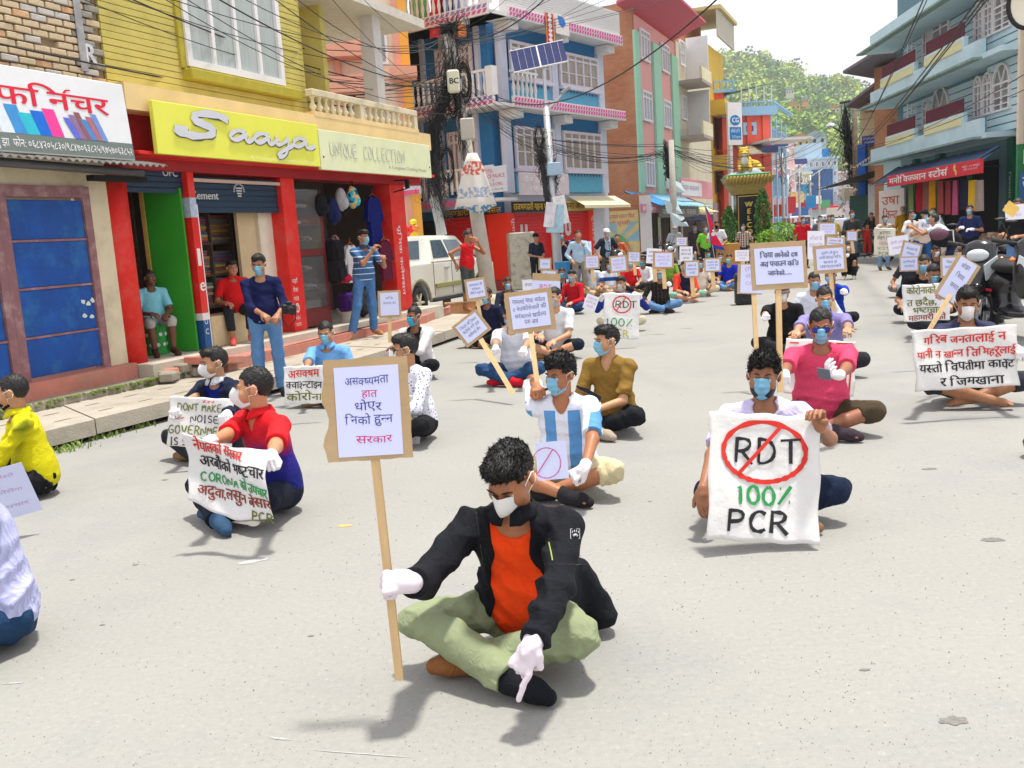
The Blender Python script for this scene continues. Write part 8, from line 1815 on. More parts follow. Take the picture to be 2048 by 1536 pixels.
# P4 RDT man
P4=person(G(1530,1018),-8,'man in pale lilac tee shirt seated behind the large RDT 100% PCR sheet',res=.0065,head=(-12,4,4),lean=.12,hands=(('w',)+tuple(D(1397,1005,4.8)),("w",)+tuple(D(1640,854,4.7))),handk=('relax','hold'),handn=(((-.0,-.3,-1),(-.5,-.8,.1)),((-.2,-.3,.9),(.3,.6,.2))),shirt='cfc8ea',sleeve=.45,pants='16243c',hair='curly',tuft=4200,mask='blue',sk='9c6440',fold=.006,seed=9,H=1.02,elbow=(None,(.6,-.1,.1)),beard=True,fat=1.06)
sheet(1527,955,222,256,4.68,-3,[('100%','g',.29,.145,.56,.05),('PCR','k',.07,.165,.58,-.02)],'large white sheet painted RDT crossed in red ring and 100% PCR',bend=.03,draws=nogo(.042,.0,.20,.37,.235),seed=4,bold=1,tilt=-8)
# P3 mustard
person(G(1232,858),-32,'man in mustard brown tee shirt looking left behind the striped jersey',res=.008,head=(-30,2,0),lean=.16,shirt='8a6c30',sleeve=.5,pants='15181f',hair='quiff',tuft=2600,mask='blue',sk='c08a5c',hands=((-.1,-.4,.26),(.02,-.42,.24)),fold=.008,seed=11,vneck=True,H=.98,shoes='a89a88')
# P5 pink, P6, P7, P8, P9
person(G(1642,858),-12,'man in pink tee shirt with blue sunglasses looking at a phone',res=.008,head=(-4,12,0),lean=.1,shirt='d8486c',sleeve=.5,pants='4a4030',plen=.62,hair='short',tuft=1500,mask='blue',glasses='0a10a0',sk='9a6040',hands=(('w',)+tuple(D(1556,782,6.3)),('w',)+tuple(D(1652,815,6.0))),handk=('grip','hold'),gloves=(1,1),handn=(None,((-.8,-.4,.35),(0,.35,-.9))),fold=.008,seed=13,H=1.06,shoes='3a3038',fat=1.08)
q=MB();q.bbox(-.035,.035,-.005,.005,-.07,.07,.003);ph=q.build('phone',mat('phone_grey',(.12,.13,.17),rough=.3));ph.matrix_world=Matrix.Translation(Vector(D(1648,748,5.9)))@Matrix.Rotation(R(82),4,'Y')@Matrix.Rotation(R(78),4,'X');tag(ph,'grey phone held by the man in the pink tee shirt','phone')
placard(1558,531,112,95,6.5,3.5,[('चिया छानेको दश','s',.72,.14,.78),('अर्व पचाउन कति','s',.48,.14,.8),('जानेको.....','s',.24,.13,.5)],'cardboard placard printed with three slate Devanagari lines above the man in the pink tee',pole=((1558,578,6.5),(1561,785,6.45),11),margin=(.07,.12),bold=.004,seed=5,card=True)
person(G(1650,748),-14,'man in lavender tee shirt and blue mask behind the man in pink',res=.010,head=(2,8,0),lean=.1,shirt='8a82b8',sleeve=.5,pants='2a2a30',hair='short',mask='blue',sk='b98258',hands=(('w',)+tuple(D(1545,735,7.9)),('w',)+tuple(D(1708,715,7.9))),seed=15,H=1.03,fat=1.08,tuft=600)
sheet(1640,735,142,110,7.75,-3,[('स','k',.42,.42,.2,.36)],'white sheet edged with red lines held behind the man in pink',bend=.03,draws=lambda T_,w_,h_:(strokes(T_,'red_line',[[(w_*.45,h_*.45),(w_*.42,-h_*.45)],[(-w_*.45,h_*.42),(w_*.44,h_*.46)]],INK['r'],.012,-.011),strokes(T_,'black_stroke',[[(w_*.2,h_*.2),(w_*.34,h_*.1),(w_*.28,-h_*.05),(w_*.36,-h_*.2)]],INK['k'],.014,-.012)),seed=6)
person(G(1562,715),-10,'man in black tee shirt and cap with white mask under the printed placard',res=.010,head=(0,12,0),lean=.1,shirt='121316',sleeve=.5,pants='222',hair='short',cap='6a5a5c',mask='white',sk='b07a50',hands=(('w',)+tuple(D(1520,700,8.9)),None),gloves=(1,0),seed=16,H=1.0)if False else person(G(1566,708),-10,'man in black tee shirt and cap with white mask under the printed placard',res=.010,head=(0,12,0),lean=.1,shirt='121316',sleeve=.5,pants='222226',hair='short',cap='6a5a5c',mask='white',sk='b07a50',hands=(('w',)+tuple(D(1520,695,8.7)),(.1,-.35,.25)),handk=('grip','relax'),gloves=(1,0),seed=16,H=1.0)
placard(1500,558,50,60,9.0,-2,[('(PCR','p',.8,.14,.7),('रोक्न','p',.55,.12,.6),('Covid','p',.3,.12,.6)],'cardboard placard half hidden behind the printed placard, pink writing',pole=((1508,582,9.0),(1514,720,8.9),9),margin=(.02,.03),paperoff=(.1,0),seed=7)
person(G(1628,672),-8,'man in white shirt and blue mask behind the lavender tee shirt',res=.013,head=(0,8,0),shirt='d8dcea',sleeve=.9,pants='333840',mask='blue',sk='a87048',seed=17)
person(G(1664,655),-25,'person in bright blue jacket holding a stick with gloved hands',res=.013,head=(-20,20,0),shirt='0f3aa8',sleeve=.97,pants='22252c',mask='blue',sk='a87048',gloves=(1,1),hands=(('w',)+tuple(D(1662,652,9.6)),('w',)+tuple(D(1680,612,9.6))),handk=('grip','grip'),seed=18,H=1.02)
placard(1660,518,66,56,10,4,[('सूचना नभै हुन्न','s',.74,.12,.6),('पारदर्शिताको लागि','s',.52,.12,.8),('सरकार हो','s',.3,.12,.5),('जनताको','s',.1,.12,.8)],'cardboard placard with four small lines right of the printed placard',pole=((1662,545,10),(1670,655,10),8),margin=(.09,.12),seed=8)
person(G(1700,558),-30,'man in black crouching and filming with gloved hands',pose='squat',res=.016,head=(-10,5,0),shirt='101214',sleeve=.97,pants='16201a',mask='white',gloves=(1,1),hands=((-.2,-.52,.62),(.05,-.55,.65)),handk=('grip','grip'),seed=19,H=.98,sk='b07a50',shoes='d8d0c0',group='people near the crowd')
# P27 right sheet man
person(G(1922,800),-6,'barefoot man in white mask holding the white sheet with red and black Devanagari lines',res=.008,head=(-14,12,3),lean=.18,shirt='3a3c58',sleeve=.5,pants='33363e',plen=.6,barefoot=True,hair='quiff',tuft=2200,mask='white',sk='a06a44',hands=(('w',)+tuple(D(1826,715,7.18)),('w',)+tuple(D(2052,712,7.15))),handk=('grip','grip'),gloves=(1,1),seed=21,H=1.1,fat=.96)
sheet(1930,716,208,122,7.25,3.5,[('गरिब जनतालाई न','r',.76,.13,.78,.0),('पानी न खान्न तिमिहरूलाई','r',.53,.12,.94,0),('यस्तो विपतीमा कार्पेट','k',.30,.13,.92,0),('र जिमखाना','k',.06,.13,.62,.05)],'white sheet with four Devanagari lines in red and black at the right',bend=.04,seed=8,bold=.004)
placard(1915,560,52,95,8.2,-32,[('सोझा','s',.8,.1,.5),('सिधा','s',.55,.1,.5),('जनता','s',.3,.1,.5)],'tilted long placard leaning above the man with the red and black sheet',pole=((1905,585,8.2),(1858,662,8.0),8),margin=(.14,.03),seed=9)
# second right column
sheet(1852,605,92,74,9.6,3,[('कोरोनाको','o',.74,.18,.62,-.1),('महामा','n',.56,.12,.3,.33),('त छदैछ,','o',.42,.17,.62,-.1),('भ्रष्टाचार','o',.22,.16,.6,.0),('महामारी को','n',.03,.14,.8,0)],'white sheet with olive and brown Devanagari lines before the man in the blue shirt',bend=.02,seed=10,bold=.003)
person(G(1862,668),-4,'man in blue shirt and blue mask holding the olive lettered sheet',res=.012,head=(-4,16,0),shirt='2a5f96',sleeve=.5,pants='2a2c34',mask='blue',sk='a06a44',hands=(('w',)+tuple(D(1812,600,9.6)),('w',)+tuple(D(1895,590,9.6))),seed=22,H=1.04,collar='2a5f96')
person(G(1846,640),-18,'man in black tee shirt with blue mask behind the olive lettered sheet',res=.014,head=(-10,10,0),shirt='14161e',sleeve=.5,pants='22242a',mask='blue',sk='b07a50',seed=23,H=1.1)
person(G(1822,592),-25,'person in grey blue trousers seated left of the olive lettered sheet',res=.015,head=(-10,10,0),shirt='2c2f38',sleeve=.4,pants='6c7c8c',mask=None,sk='9a6440',seed=24)
person(G(1868,575),0,'older man with mask lowered seated behind the black tee shirt',res=.015,head=(0,10,0),shirt='3a3a40',pants='303038',mask='white',sk='a86a48',seed=25,H=1.0)
person(G(1962,592),-8,'man in red jacket and black cap behind the right sheet',res=.014,head=(-4,8,0),shirt='c01828',sleeve=.95,pants='20222a',cap='15161a',mask='grey',sk='8a5a3c',seed=26,H=1.05)
placard(1906,533,50,44,12,2,[('नेपाल सरकार','s',.7,.14,.6),('जनताको स्वास्थ्य','s',.42,.14,.8),('सरकार','s',.14,.14,.6)],'cardboard placard with blue lines before the bent photographer',pole=((1906,555,12),(1902,590,12),7),margin=(.08,.1),seed=11)
placard(1822,503,40,38,14,-14,[('अस्पताल खै','s',.6,.14,.7),('सरकार','s',.3,.14,.5)],'small square placard tilted left above the seated right column',pole=((1827,520,14),(1838,548,14),6),margin=(.1,.1),seed=12)
placard(1797,490,42,36,15,8,[('हामी जनता','p',.6,.14,.7),('स्वास्थ्य','p',.3,.14,.6)],'white paper placard held beside the standing girl',pole=((1800,505,15),(1806,540,15),6),margin=(.0,.0),paper=M_paperw,seed=13)
placard(1818,528,38,30,13.5,2,[('हामीलाई','s',.6,.16,.7),('उपचार','s',.25,.16,.6)],'low small placard behind the tilted square one',margin=(.06,.08),seed=14)
# left column: red-blue jersey
def gradj(N,K,co_):
    n=N.new('ShaderNodeTexNoise');n.inputs['Scale'].default_value=18;K.new(co_,n.inputs[0]);z=axis(N,K,co_,2,1,-.04);a=N.new('ShaderNodeMath');a.operation='MULTIPLY_ADD';K.new(n.outputs[0],a.inputs[0]);a.inputs[1].default_value=.12;K.new(z,a.inputs[2]);return ramp(N,K,a.outputs[0],[(.28,'141a70'),(.38,'2a1a80'),(.46,'b01838'),(.56,'d81420')],'LINEAR')
person(G(556,1022),-42,'man in red and blue jersey in profile holding the multicoloured sheet',res=.007,head=(-40,0,0),lean=.12,shirt='c81428',shirtm=pmat('jersey_gradient',gradj),sleeve=.5,pants='10182a',hair='short',tuft=3000,mask='white',maskc='dcdedf',sk='c08258',hands=(('w',)+tuple(D(368,915,5.03)),('w',)+tuple(D(536,930,5.03))),handk=('grip','grip'),gloves=(1,1),seed=31,H=1.05,collar='d01820',shoes='33506e',vneck=True,fold=.008,elbow=(None,(.3,-.2,-.2)),fat=1.05)
sheet(456,950,184,132,5.1,-10,[('नेपालको सरकार','r',.78,.15,.62,-.1,-.02),('अरबौंको भ्रष्टचार','k',.55,.16,.85,.05,-.0),('CORONA','g',.33,.13,.5,-.12),('को उपचार','g',.33,.14,.34,.32,-.1),('अदुवा,लसुन बेसार','n',.12,.15,.92,.05,.0),('PCR','o',-.08,.13,.25,.4)],'creased sheet with red, black and green lines held by the red and blue jersey',bend=.1,seed=12,bold=.004,skew=-.18,sag=.14,yaw=-8)
# DONT MAKE NOISE
person(G(462,905),-28,'man in navy and white sports jacket with white mask holding the DONT MAKE NOISE sheet',res=.009,head=(-22,4,0),shirt='0a1e78',sleeve=.4,jacket=dict(c='1a2238',open=(.06,.08)),pants='20242e',hair='quiff',tuft=1500,mask='white',maskc='dcdedf',sk='b88458',hands=(('w',)+tuple(D(344,828,7.14)),('w',)+tuple(D(454,828,7.12))),handk=('grip','grip'),gloves=(1,1),seed=32,collar='c8ccd4')
sheet(402,845,128,100,7.2,-3,[('DONT MAKE','o',.72,.15,.74,.0),("NOISE",'k',.50,.14,.5,.08),('GOVERNMENT','o',.25,.17,.96,0),('IS SLEEPING','k',.03,.15,.9,0),('zzz','r',.9,.06,.2,.1),('zzz','r',.55,.06,.2,-.36)],'white sheet painted DONT MAKE NOISE GOVERNMENT IS SLEEPING',bend=.03,seed=13)
person(G(668,800),-4,'man in light blue collared shirt with blue mask behind the nearest placard',res=.010,head=(0,14,0),shirt='6fa8e0',sleeve=.5,pants='20242c',hair='short',tuft=700,mask='blue',sk='b07a50',hands=(('w',)+tuple(D(590,770,9)),None),handk=('grip','relax'),seed=33,collar='6fa8e0',H=.98)if False else person(G(668,802),-4,'man in light blue collared shirt with blue mask behind the nearest placard',res=.010,head=(0,14,0),shirt='6fa8e0',sleeve=.5,pants='20242c',hair='short',tuft=700,mask='blue',sk='b07a50',hands=(('w',)+tuple(D(600,775,9)),(.25,-.35,.2)),handk=('grip','relax'),seed=33,collar='6fa8e0',H=.98)
sheet(608,770,78,76,8.9,2,[('असक्षम','r',.7,.2,.8),('क्वारेन्टाइन','k',.4,.18,.9),('कोरोना','o',.1,.2,.9)],'white sheet with three Devanagari words behind the placard of the nearest man',bend=.02,seed=14,bold=.003)
def dots(N,K,co_):
    v=N.new('ShaderNodeTexVoronoi');v.inputs['Scale'].default_value=42;K.new(co_,v.inputs[0]);return ramp(N,K,v.outputs[0],[(0,'3a4468'),(.28,'8088a8'),(.36,'e4e6f0')],'LINEAR')
person(G(838,876),-40,'man with black glasses and white patterned shirt half behind the nearest placard',res=.009,head=(-38,6,0),shirt='e0e0e8',shirtm=pmat('floral_shirt',dots),sleeve=.97,pants='121318',hair='quiff',tuft=1500,mask='white',glasses='05050a',sk='b07a50',hands=((-.25,-.45,.3),(.1,-.45,.32)),handk=('grip','grip'),gloves=(0,1),seed=34,H=1.0)
sheet(812,840,60,100,7.7,-4,[('ME','o',.55,.14,.5,.2),('NT','o',.3,.14,.5,.15)],'white sheet with olive capitals partly hidden by the nearest placard',bend=.03,seed=15)
person(G(843,752),-22,'man with hair bun, open white shirt and blue mask resting chin on hand',res=.011,head=(-12,6,0),shirt='15161a',sleeve=.3,jacket=dict(c='d8d4d6',open=(.07,.09),sl=.6),pants='15161c',hair='bun',mask='cyan',sk='8a5838',hands=((-.12,-.3,.5),(-.1,-.34,.4)),elbow=((-.3,-.4,.2),(.4,-.3,.2)),handk=('relax','relax'),seed=35,H=.98)
person(G(1036,762),-16,'man in white tee shirt and red shoes holding two placard sticks',res=.010,head=(-10,24,0),lean=.2,shirt='dcdfe8',sleeve=.5,pants='24466e',hair='short',mask='blue',sk='b8845c',hands=(('w',)+tuple(D(985,742,9.3)),('w',)+tuple(D(1028,758,9.2))),handk=('grip','grip'),gloves=(1,1),seed=36,shoes='c01828')
placard(943,656,62,52,9.6,38,[('जिउने अधिकार','s',.7,.14,.8),('कटौती गर्ने हक','s',.45,.14,.8),('कसैलाई छैन','s',.2,.14,.6)],'cardboard placard tipped steeply beside the man in red shoes',pole=((960,676,9.5),(1026,787,9.2),10),margin=(.1,.1),seed=16)
placard(1060,622,96,84,6.15,7.5,[('ग्रामलाई माया आईल्य','s',.76,.12,.86),('र नेपकोरोनाले की','s',.54,.12,.88),('सरकारले खाईल्य','s',.32,.12,.82),('दश अर्व','s',.12,.12,.35)],'large cardboard placard with four slate lines held by the man in the striped jersey',pole=((1061,664,6.15),(1080,805,5.95),10),margin=(.1,.11),seed=17)
person(G(1118,712),-16,'man in white tee shirt and navy shorts behind the large cardboard placard',res=.011,head=(-14,10,0),shirt='d4d6da',sleeve=.45,pants='182434',plen=.58,hair='short',mask='blue',sk='c08a62',hands=((-.15,-.38,.3),(.05,-.42,.24)),seed=37,H=1.05)
person(G(985,690),-30,'man in navy tee shirt with blue mask left of the large cardboard placard',res=.012,head=(8,4,0),shirt='171c3c',sleeve=.5,pants='14161e',hair='short',mask='blue',sk='8a5838',seed=38)
placard(952,578,42,44,12.5,9,[('अस्पताल खै','s',.7,.14,.8),('सरकार','s',.45,.14,.5),('औषधि कहाँ खै','s',.2,.14,.8)],'small cardboard placard before the man in the red vest',pole=((954,598,12.5),(962,640,12.5),7),margin=(.1,.12),seed=18)
placard(779,608,46,54,12.5,3,[('सहि','s',.72,.08,.4),('उपचार देउ','s',.5,.08,.7)],'cardboard placard standing behind the man with the hair bun',pole=((779,634,12.5),(780,685,12.5),7),margin=(.1,.08),seed=19)
placard(1092,580,56,66,14,-2,[('RDT','m',.68,.16,.45),('होइन','s',.45,.14,.4),('PCR','m',.2,.16,.4)],'cardboard placard with a pink ringed RDT behind the large cardboard placard',margin=(.0,.12),paperoff=(.0,-.1),seed=20,pole=((1095,610,14),(1097,650,14),7))
placard(1060,572,30,26,16,4,[('नेपाल','s',.5,.2,.7)],'small white paper placard before the white stone block',margin=(0,0),paper=M_paperw,seed=21)
placard(1090,528,26,24,19,0,[('सेवा','s',.4,.2,.6)],'small boxed cardboard placard above the pink ringed one',margin=(.12,.12),seed=22);placard(1098,550,34,22,18,-3,[('सरकार','s',.4,.3,.6)],'low cardboard placard just above the pink ringed one',margin=(.12,.15),seed=23)
# yellow hoodie, lavender shirt at left edge
def hood(N,K,co_):n=N.new('ShaderNodeTexNoise');n.inputs['Scale'].default_value=2.2;K.new(co_,n.inputs[0]);z=axis(N,K,co_,0,1.2,.35);a=N.new('ShaderNodeMath');a.operation='MULTIPLY_ADD';K.new(n.outputs[0],a.inputs[0]);a.inputs[1].default_value=.35;K.new(z,a.inputs[2]);return ramp(N,K,a.outputs[0],[(0,'d6cc06'),(.78,'c8c008'),(.86,'5a6a12')],'LINEAR')
person(G(82,990),-58,'man in yellow green hooded jacket and black mask at the left edge',res=.008,head=(-20,6,0),lean=.14,shirt='d6cc06',shirtm=pmat('hoodie_yellow',hood),sleeve=.97,pants='14161c',hair='short',tuft=2000,mask='black',sk='b07a50',hands=((-.2,-.42,.3),(-.0,-.46,.32)),seed=41,collar=pmat('hoodie_yellow',hood),H=1.0,fold=.01)
placard(18,985,90,112,5.7,16,[('नमस्ते','p',.8,.06,.5),('कोरोना','p',.5,.06,.6),('उपचार','p',.2,.06,.6)],'pale lilac paper lying tilted in front of the yellow hooded jacket',card=False,margin=(0,0),seed=24,yaw=10,tilt=25)
def pin(N,K,co_):x=axis(N,K,co_,0,60,0,frac=True);return ramp(N,K,x,[(0,'9fa4d0'),(.8,'b9bce0')],'LINEAR')
person(G(8,1285),-50,'person in lavender striped shirt and jeans cut by the left edge',res=.007,head=(-20,10,0),lean=.1,shirt='b0b4dc',shirtm=pmat('shirt_lavender',pin),sleeve=.97,pants='1c3a5c',hair='short',mask='blue',sk='b07a50',hands=((-.1,-.42,.3),(.05,-.42,.28)),seed=42,H=1.08,fold=.014,tuft=0,fat=1.12)
# ---------------- middle distance seated rows ----------------
sheet(1243,632,72,92,13.0,-2,[('100%','g',.28,.17,.85),('PCR','y',.05,.15,.55,-.05)],'smaller white sheet painted RDT and 100% PCR in the middle distance',bend=.02,draws=nogo(.035,-.0,.25,.25,.18,lh=.14),seed=31)
def plaid(a,b,sc=14):
    def f(N,K,co_):x=axis(N,K,co_,0,sc,0,frac=True);z=axis(N,K,co_,2,sc,0,frac=True);return mixc(N,K,ramp(N,K,z,[(0,(0,0,0)),(.6,(.6,.6,.6))]),ramp(N,K,x,[(0,a),(.55,b)]),b)
    return f
mid=[
 (1247,668,'man in blue jacket behind the smaller RDT sheet',dict(shirt='16308c',sleeve=.9,pants='c8c0a8',mask='grey',hands=((-.3,-.3,.55),(.3,-.3,.55)),gloves=(1,1),H=1.0)),
 (1322,632,'man in dark plaid shirt and jeans holding a red edged placard',dict(shirtm=pmat('plaid_dark',plaid('3a2c24','151312')),sleeve=.9,pants='5c82b0',mask='blue',hands=(None,('w',)+tuple(D(1328,572,14.2))),gloves=(0,1),handk=('relax','grip'),shoes='22201e')),
 (1370,612,'man in navy vest under red shirt with teal shorts and bare feet',dict(shirt='12183a',jacket=dict(c='d8402a',open=(.09,.1),sl=.6),pants='7cae9c',plen=.6,barefoot=True,mask='cyan',hands=((-.1,-.38,.24),(.1,-.4,.22)))),
 (1402,600,'man in cream tee shirt hidden by a small placard',dict(shirt='dcd0c4',pants='c8c0a4',sleeve=.4,mask='blue',barefoot=True)),
 (1462,588,'man in royal blue tee shirt with green mask facing left',dict(rot=-35,shirt='1226a8',sleeve=.4,pants='5a8ac0',mask='green')),
 (1442,580,'man in black shirt left of the royal blue tee shirt',dict(shirt='1c1e24',pants='20242c',mask='blue',sleeve=.5)),
 (1152,634,'man in red track jacket with white sleeve stripe turned to his neighbour',dict(rot=-35,shirt='c01024',sleeve=.97,pants='2c4a78',mask='blue',shoes='2a2422')),
 (1128,622,'man with cyan mask in black and white checked shirt beside the red track jacket',dict(shirtm=pmat('plaid_bw',plaid('b8b8b8','1a1a1e',11)),pants='15161c',mask='cyan',sleeve=.5)),
 (1184,600,'man in printed white tee shirt and cap behind the red track jacket',dict(shirt='c8d0dc',pants='c8b088',mask='blue',sleeve=.4,H=1.05)),
 (1222,598,'man in blue and white striped jersey seated before the motorcycle',dict(shirtm=pmat('band_jersey',lambda N,K,co_:ramp(N,K,axis(N,K,co_,2,1,0),[(0,'dfe4ee'),(.36,'1a4aa0'),(.46,'dfe4ee')])),pants='b8a080',mask='blue',sleeve=.4)),
 (1262,592,'man in bright red tee shirt seated behind the smaller RDT sheet',dict(shirt='d01018',pants='20222a',mask='blue',sleeve=.4)),
 (1290,588,'man in white shirt leaning right behind the red tee shirt',dict(shirt='dde2e6',pants='16181e',mask='cyan',sleeve=.9,rot=-25)),
 (1168,590,'seated man behind the white tee shirt near the litter bin',dict(shirt='6a7a90',pants='20242c',mask='blue')),
 (1340,580,'seated man in lime green shirt behind the dark plaid shirt',dict(shirt='7aa03a',pants='30343c',mask='blue')),
 (1385,572,'seated person in grey shirt beneath the upper placards',dict(shirt='8a8a90',pants='2a2c34',mask='blue')),
 (1418,566,'seated person in white shirt right of the upper placards',dict(shirt='e0e0e4',pants='2a2c34',mask='green')),
 (1502,566,'seated man in cream checked shirt behind the loudspeaker',dict(shirtm=pmat('plaid_cream',plaid('5a3a34','c8b8a8',12)),pants='2a2c34',mask='blue',sleeve=.5,H=1.1)),
 (1528,560,'seated man in dark shirt in front of the cypress',dict(shirt='2a2c38',pants='22242a',mask='blue')),
 (1082,646,'seated man hidden behind the pink ringed placard in denim shirt',dict(shirt='6a86a8',pants='22304a',mask='blue',sleeve=.9)),
 (1020,655,'seated man with dark hair behind the large cardboard placard',dict(shirt='2c3044',pants='22242a',mask='blue')),
]
for i,(x,y,lb_,kw)in enumerate(mid):
    kw=dict(kw);rot=kw.pop('rot',-12+(i*7)%15);p=G(x,y-8);kw.setdefault('mask','blue');kw.setdefault('hands',((-.15,-.4,.24),(.15,-.4,.24)));kw.setdefault('sk',['b07a50','9a6442','c08a62','8a5838'][i%4])
    person(p,rot,lb_,res=min(.026,max(.013,depth(p)*.00095)),head=(-14+(i*11)%24,6,0),seed=50+i,cap='8a6a5a' if 'cap' in lb_ else('b8a080' if i==1 else None),hair='short' if i%3 else 'quiff',**kw)
mp=[(1237,528,36,34,20,6,'p','cardboard placard with grey paper above the blue striped jersey',1),(1184,524,30,28,22,2,'p','cardboard placard with lilac paper above the man in the cap',1),(1268,514,26,22,23,0,'s','small cardboard placard left of the awning',1),(1327,520,42,34,14.4,0,'p','red edged paper placard held by the dark plaid shirt',2),(1384,538,30,34,15,2,'s','narrow cardboard placard hiding the cream tee shirt',1),(1425,530,34,28,17,2,'s','cardboard placard with grey lines left of the royal blue tee shirt',1),(1363,483,24,18,24,-2,'s','upper small placard before the shop pole',1),(1372,508,26,30,21,0,'s','white paper placard left of the flag bearer',0),(1484,511,28,22,21,2,'p','white paper placard below the checked shirt',0),
      (1170,498,26,30,24,3,'s','white paper placard hiding the face of the man in the pale shirt',0),(1182,605,26,30,13.5,-20,'p','white paper placard lying low beside the red track jacket',0),(1632,490,34,56,18,0,'p','tall white and pink paper placard below the man in red',0),(1655,458,38,26,21,0,'p','cardboard placard with lilac lines in front of the far row',1),(1670,487,40,28,20,-4,'n','plain cardboard placard with a small red ring',1),(1704,472,22,20,24,0,'p','small placard right of the plain cardboard one',1),(1308,512,30,30,16,-3,'s','pale paper behind the red edged placard',0),(1700,600,2,2,9,0,'s','',-1)]
for i,(x,y,w_,h_,d,rl,c,lb_,kd)in enumerate(mp):
    if kd<0:continue
    placard(x,y,w_,h_,d,rl,[('सरकार खै',c,.68,.14,.7),('स्वास्थ्य सेवा',c,.42,.14,.8),('जनता',c,.16,.14,.5)],lb_,pole=((x,y+h_*.45,d),(x+3,y+h_*.45+320/d*1.9,d),6 if d>18 else 8)if y>0 and 'lying' not in lb_ and 'hiding the face' not in lb_ else None,margin=(.1,.1)if kd else(0,0),paper=M_paperw if kd==0 else None,card=kd>0,seed=60+i,bdr='r' if kd==2 else None)
# ---------------- standing people ----------------
GS='onlookers standing around the crowd'
def stand(x,yf,z,lb_,H=1.0,rot=0,d=None,**kw):
    p=G(x,yf,z)if d is None else gz(x,yf,d,z);dd=depth(p)
    kw.setdefault('sk','a87048');kw.setdefault('mask','blue');kw.setdefault('group',GS)
    return person(p,rot,lb_,pose=kw.pop('pose','stand'),res=kw.pop('res',min(.03,max(.012,dd*.0009))),H=H,**kw)
stand(545,792,.0,'man in navy kurta shirt and faded jeans holding a camera on the pavement',H=.95,rot=12,head=(-12,12,0),shirt='141a48',sleeve=.75,pants='5c86b4',hair='quiff',hands=((-.0,-.36,1.0),(.16,-.34,.98)),handk=('hold','hold'),elbow=((-.4,.1,1.0),(.4,.1,1.0)),lean=.04,tuft=800,mask='blue',res=.012,shoes='222222')
p=gz(575,640,10.8);T_=empty('camera_slr',D(578,618,9.9),R(25),'black camera with strap in the hands of the man in the navy shirt','camera');q=MB();q.bbox(-.07,.07,-.04,.04,-.05,.05,.01);q.bbox(-.03,.03,-.04,.03,.05,.08,.008);q.build('body',M_tk,T_);q=MB();q.tube([(0,-.03,0),(0,-.15,-.02)],.04,14);q.build('lens',M_cab,T_);q=MB();q.tube([(.07,0,.03),(.06,.02,-.12),(-.02,.03,-.2),(-.07,.02,-.1),(-.07,0,.03)],.007,4);q.build('strap',M_cab,T_)
def bstr(N,K,co_):return ramp(N,K,axis(N,K,co_,2,11,0,frac=True),[(0,'3c6496'),(.86,'c8d8e8')])
stand(738,672,.22,'man in blue striped polo and ripped jeans photographing with a phone',H=.98,rot=40,head=(12,4,0),shirtm=pmat('polo_stripes',bstr),sleeve=.45,pants='4a76a8',hands=((-.02,-.36,1.36),(.16,-.36,1.22)),handk=('hold','hold'),legs={'L':((-.2,-.05,.5),(-.32,-.02,.08),(-.42,-.1,.03)),'R':((.1,-.02,.5),(.13,.04,.09),(.16,-.1,.03))},shoes='b8845a',hair='quiff',res=.012,collar='2c4a78')
stand(940,622,.1,'man in red sleeveless vest and grey shorts with hand on hip',H=1.02,rot=55,head=(15,12,0),shirt='d01420',sleeve=.05,pants='4a5250',plen=.62,hands=((-.3,.05,1.0),(.1,-.26,1.42)),elbow=((-.55,.2,1.1),(.35,-.2,1.0)),mask=None,sk='a8683c',shoes='b87a50',res=.016)
def wstr(N,K,co_):return ramp(N,K,axis(N,K,co_,2,14,0,frac=True),[(0,'20243c'),(.4,'d8dade')])
stand(1006,574,.0,'man in striped tee shirt filming with raised phone before the red shutter',H=.95,rot=-30+60,head=(10,0,0),shirtm=pmat('tee_stripes',wstr),sleeve=.45,pants='161c38',hands=((-.02,-.36,1.42),(.12,-.36,1.36)),handk=('hold','hold'),mask='green',shoes='3a2c24')
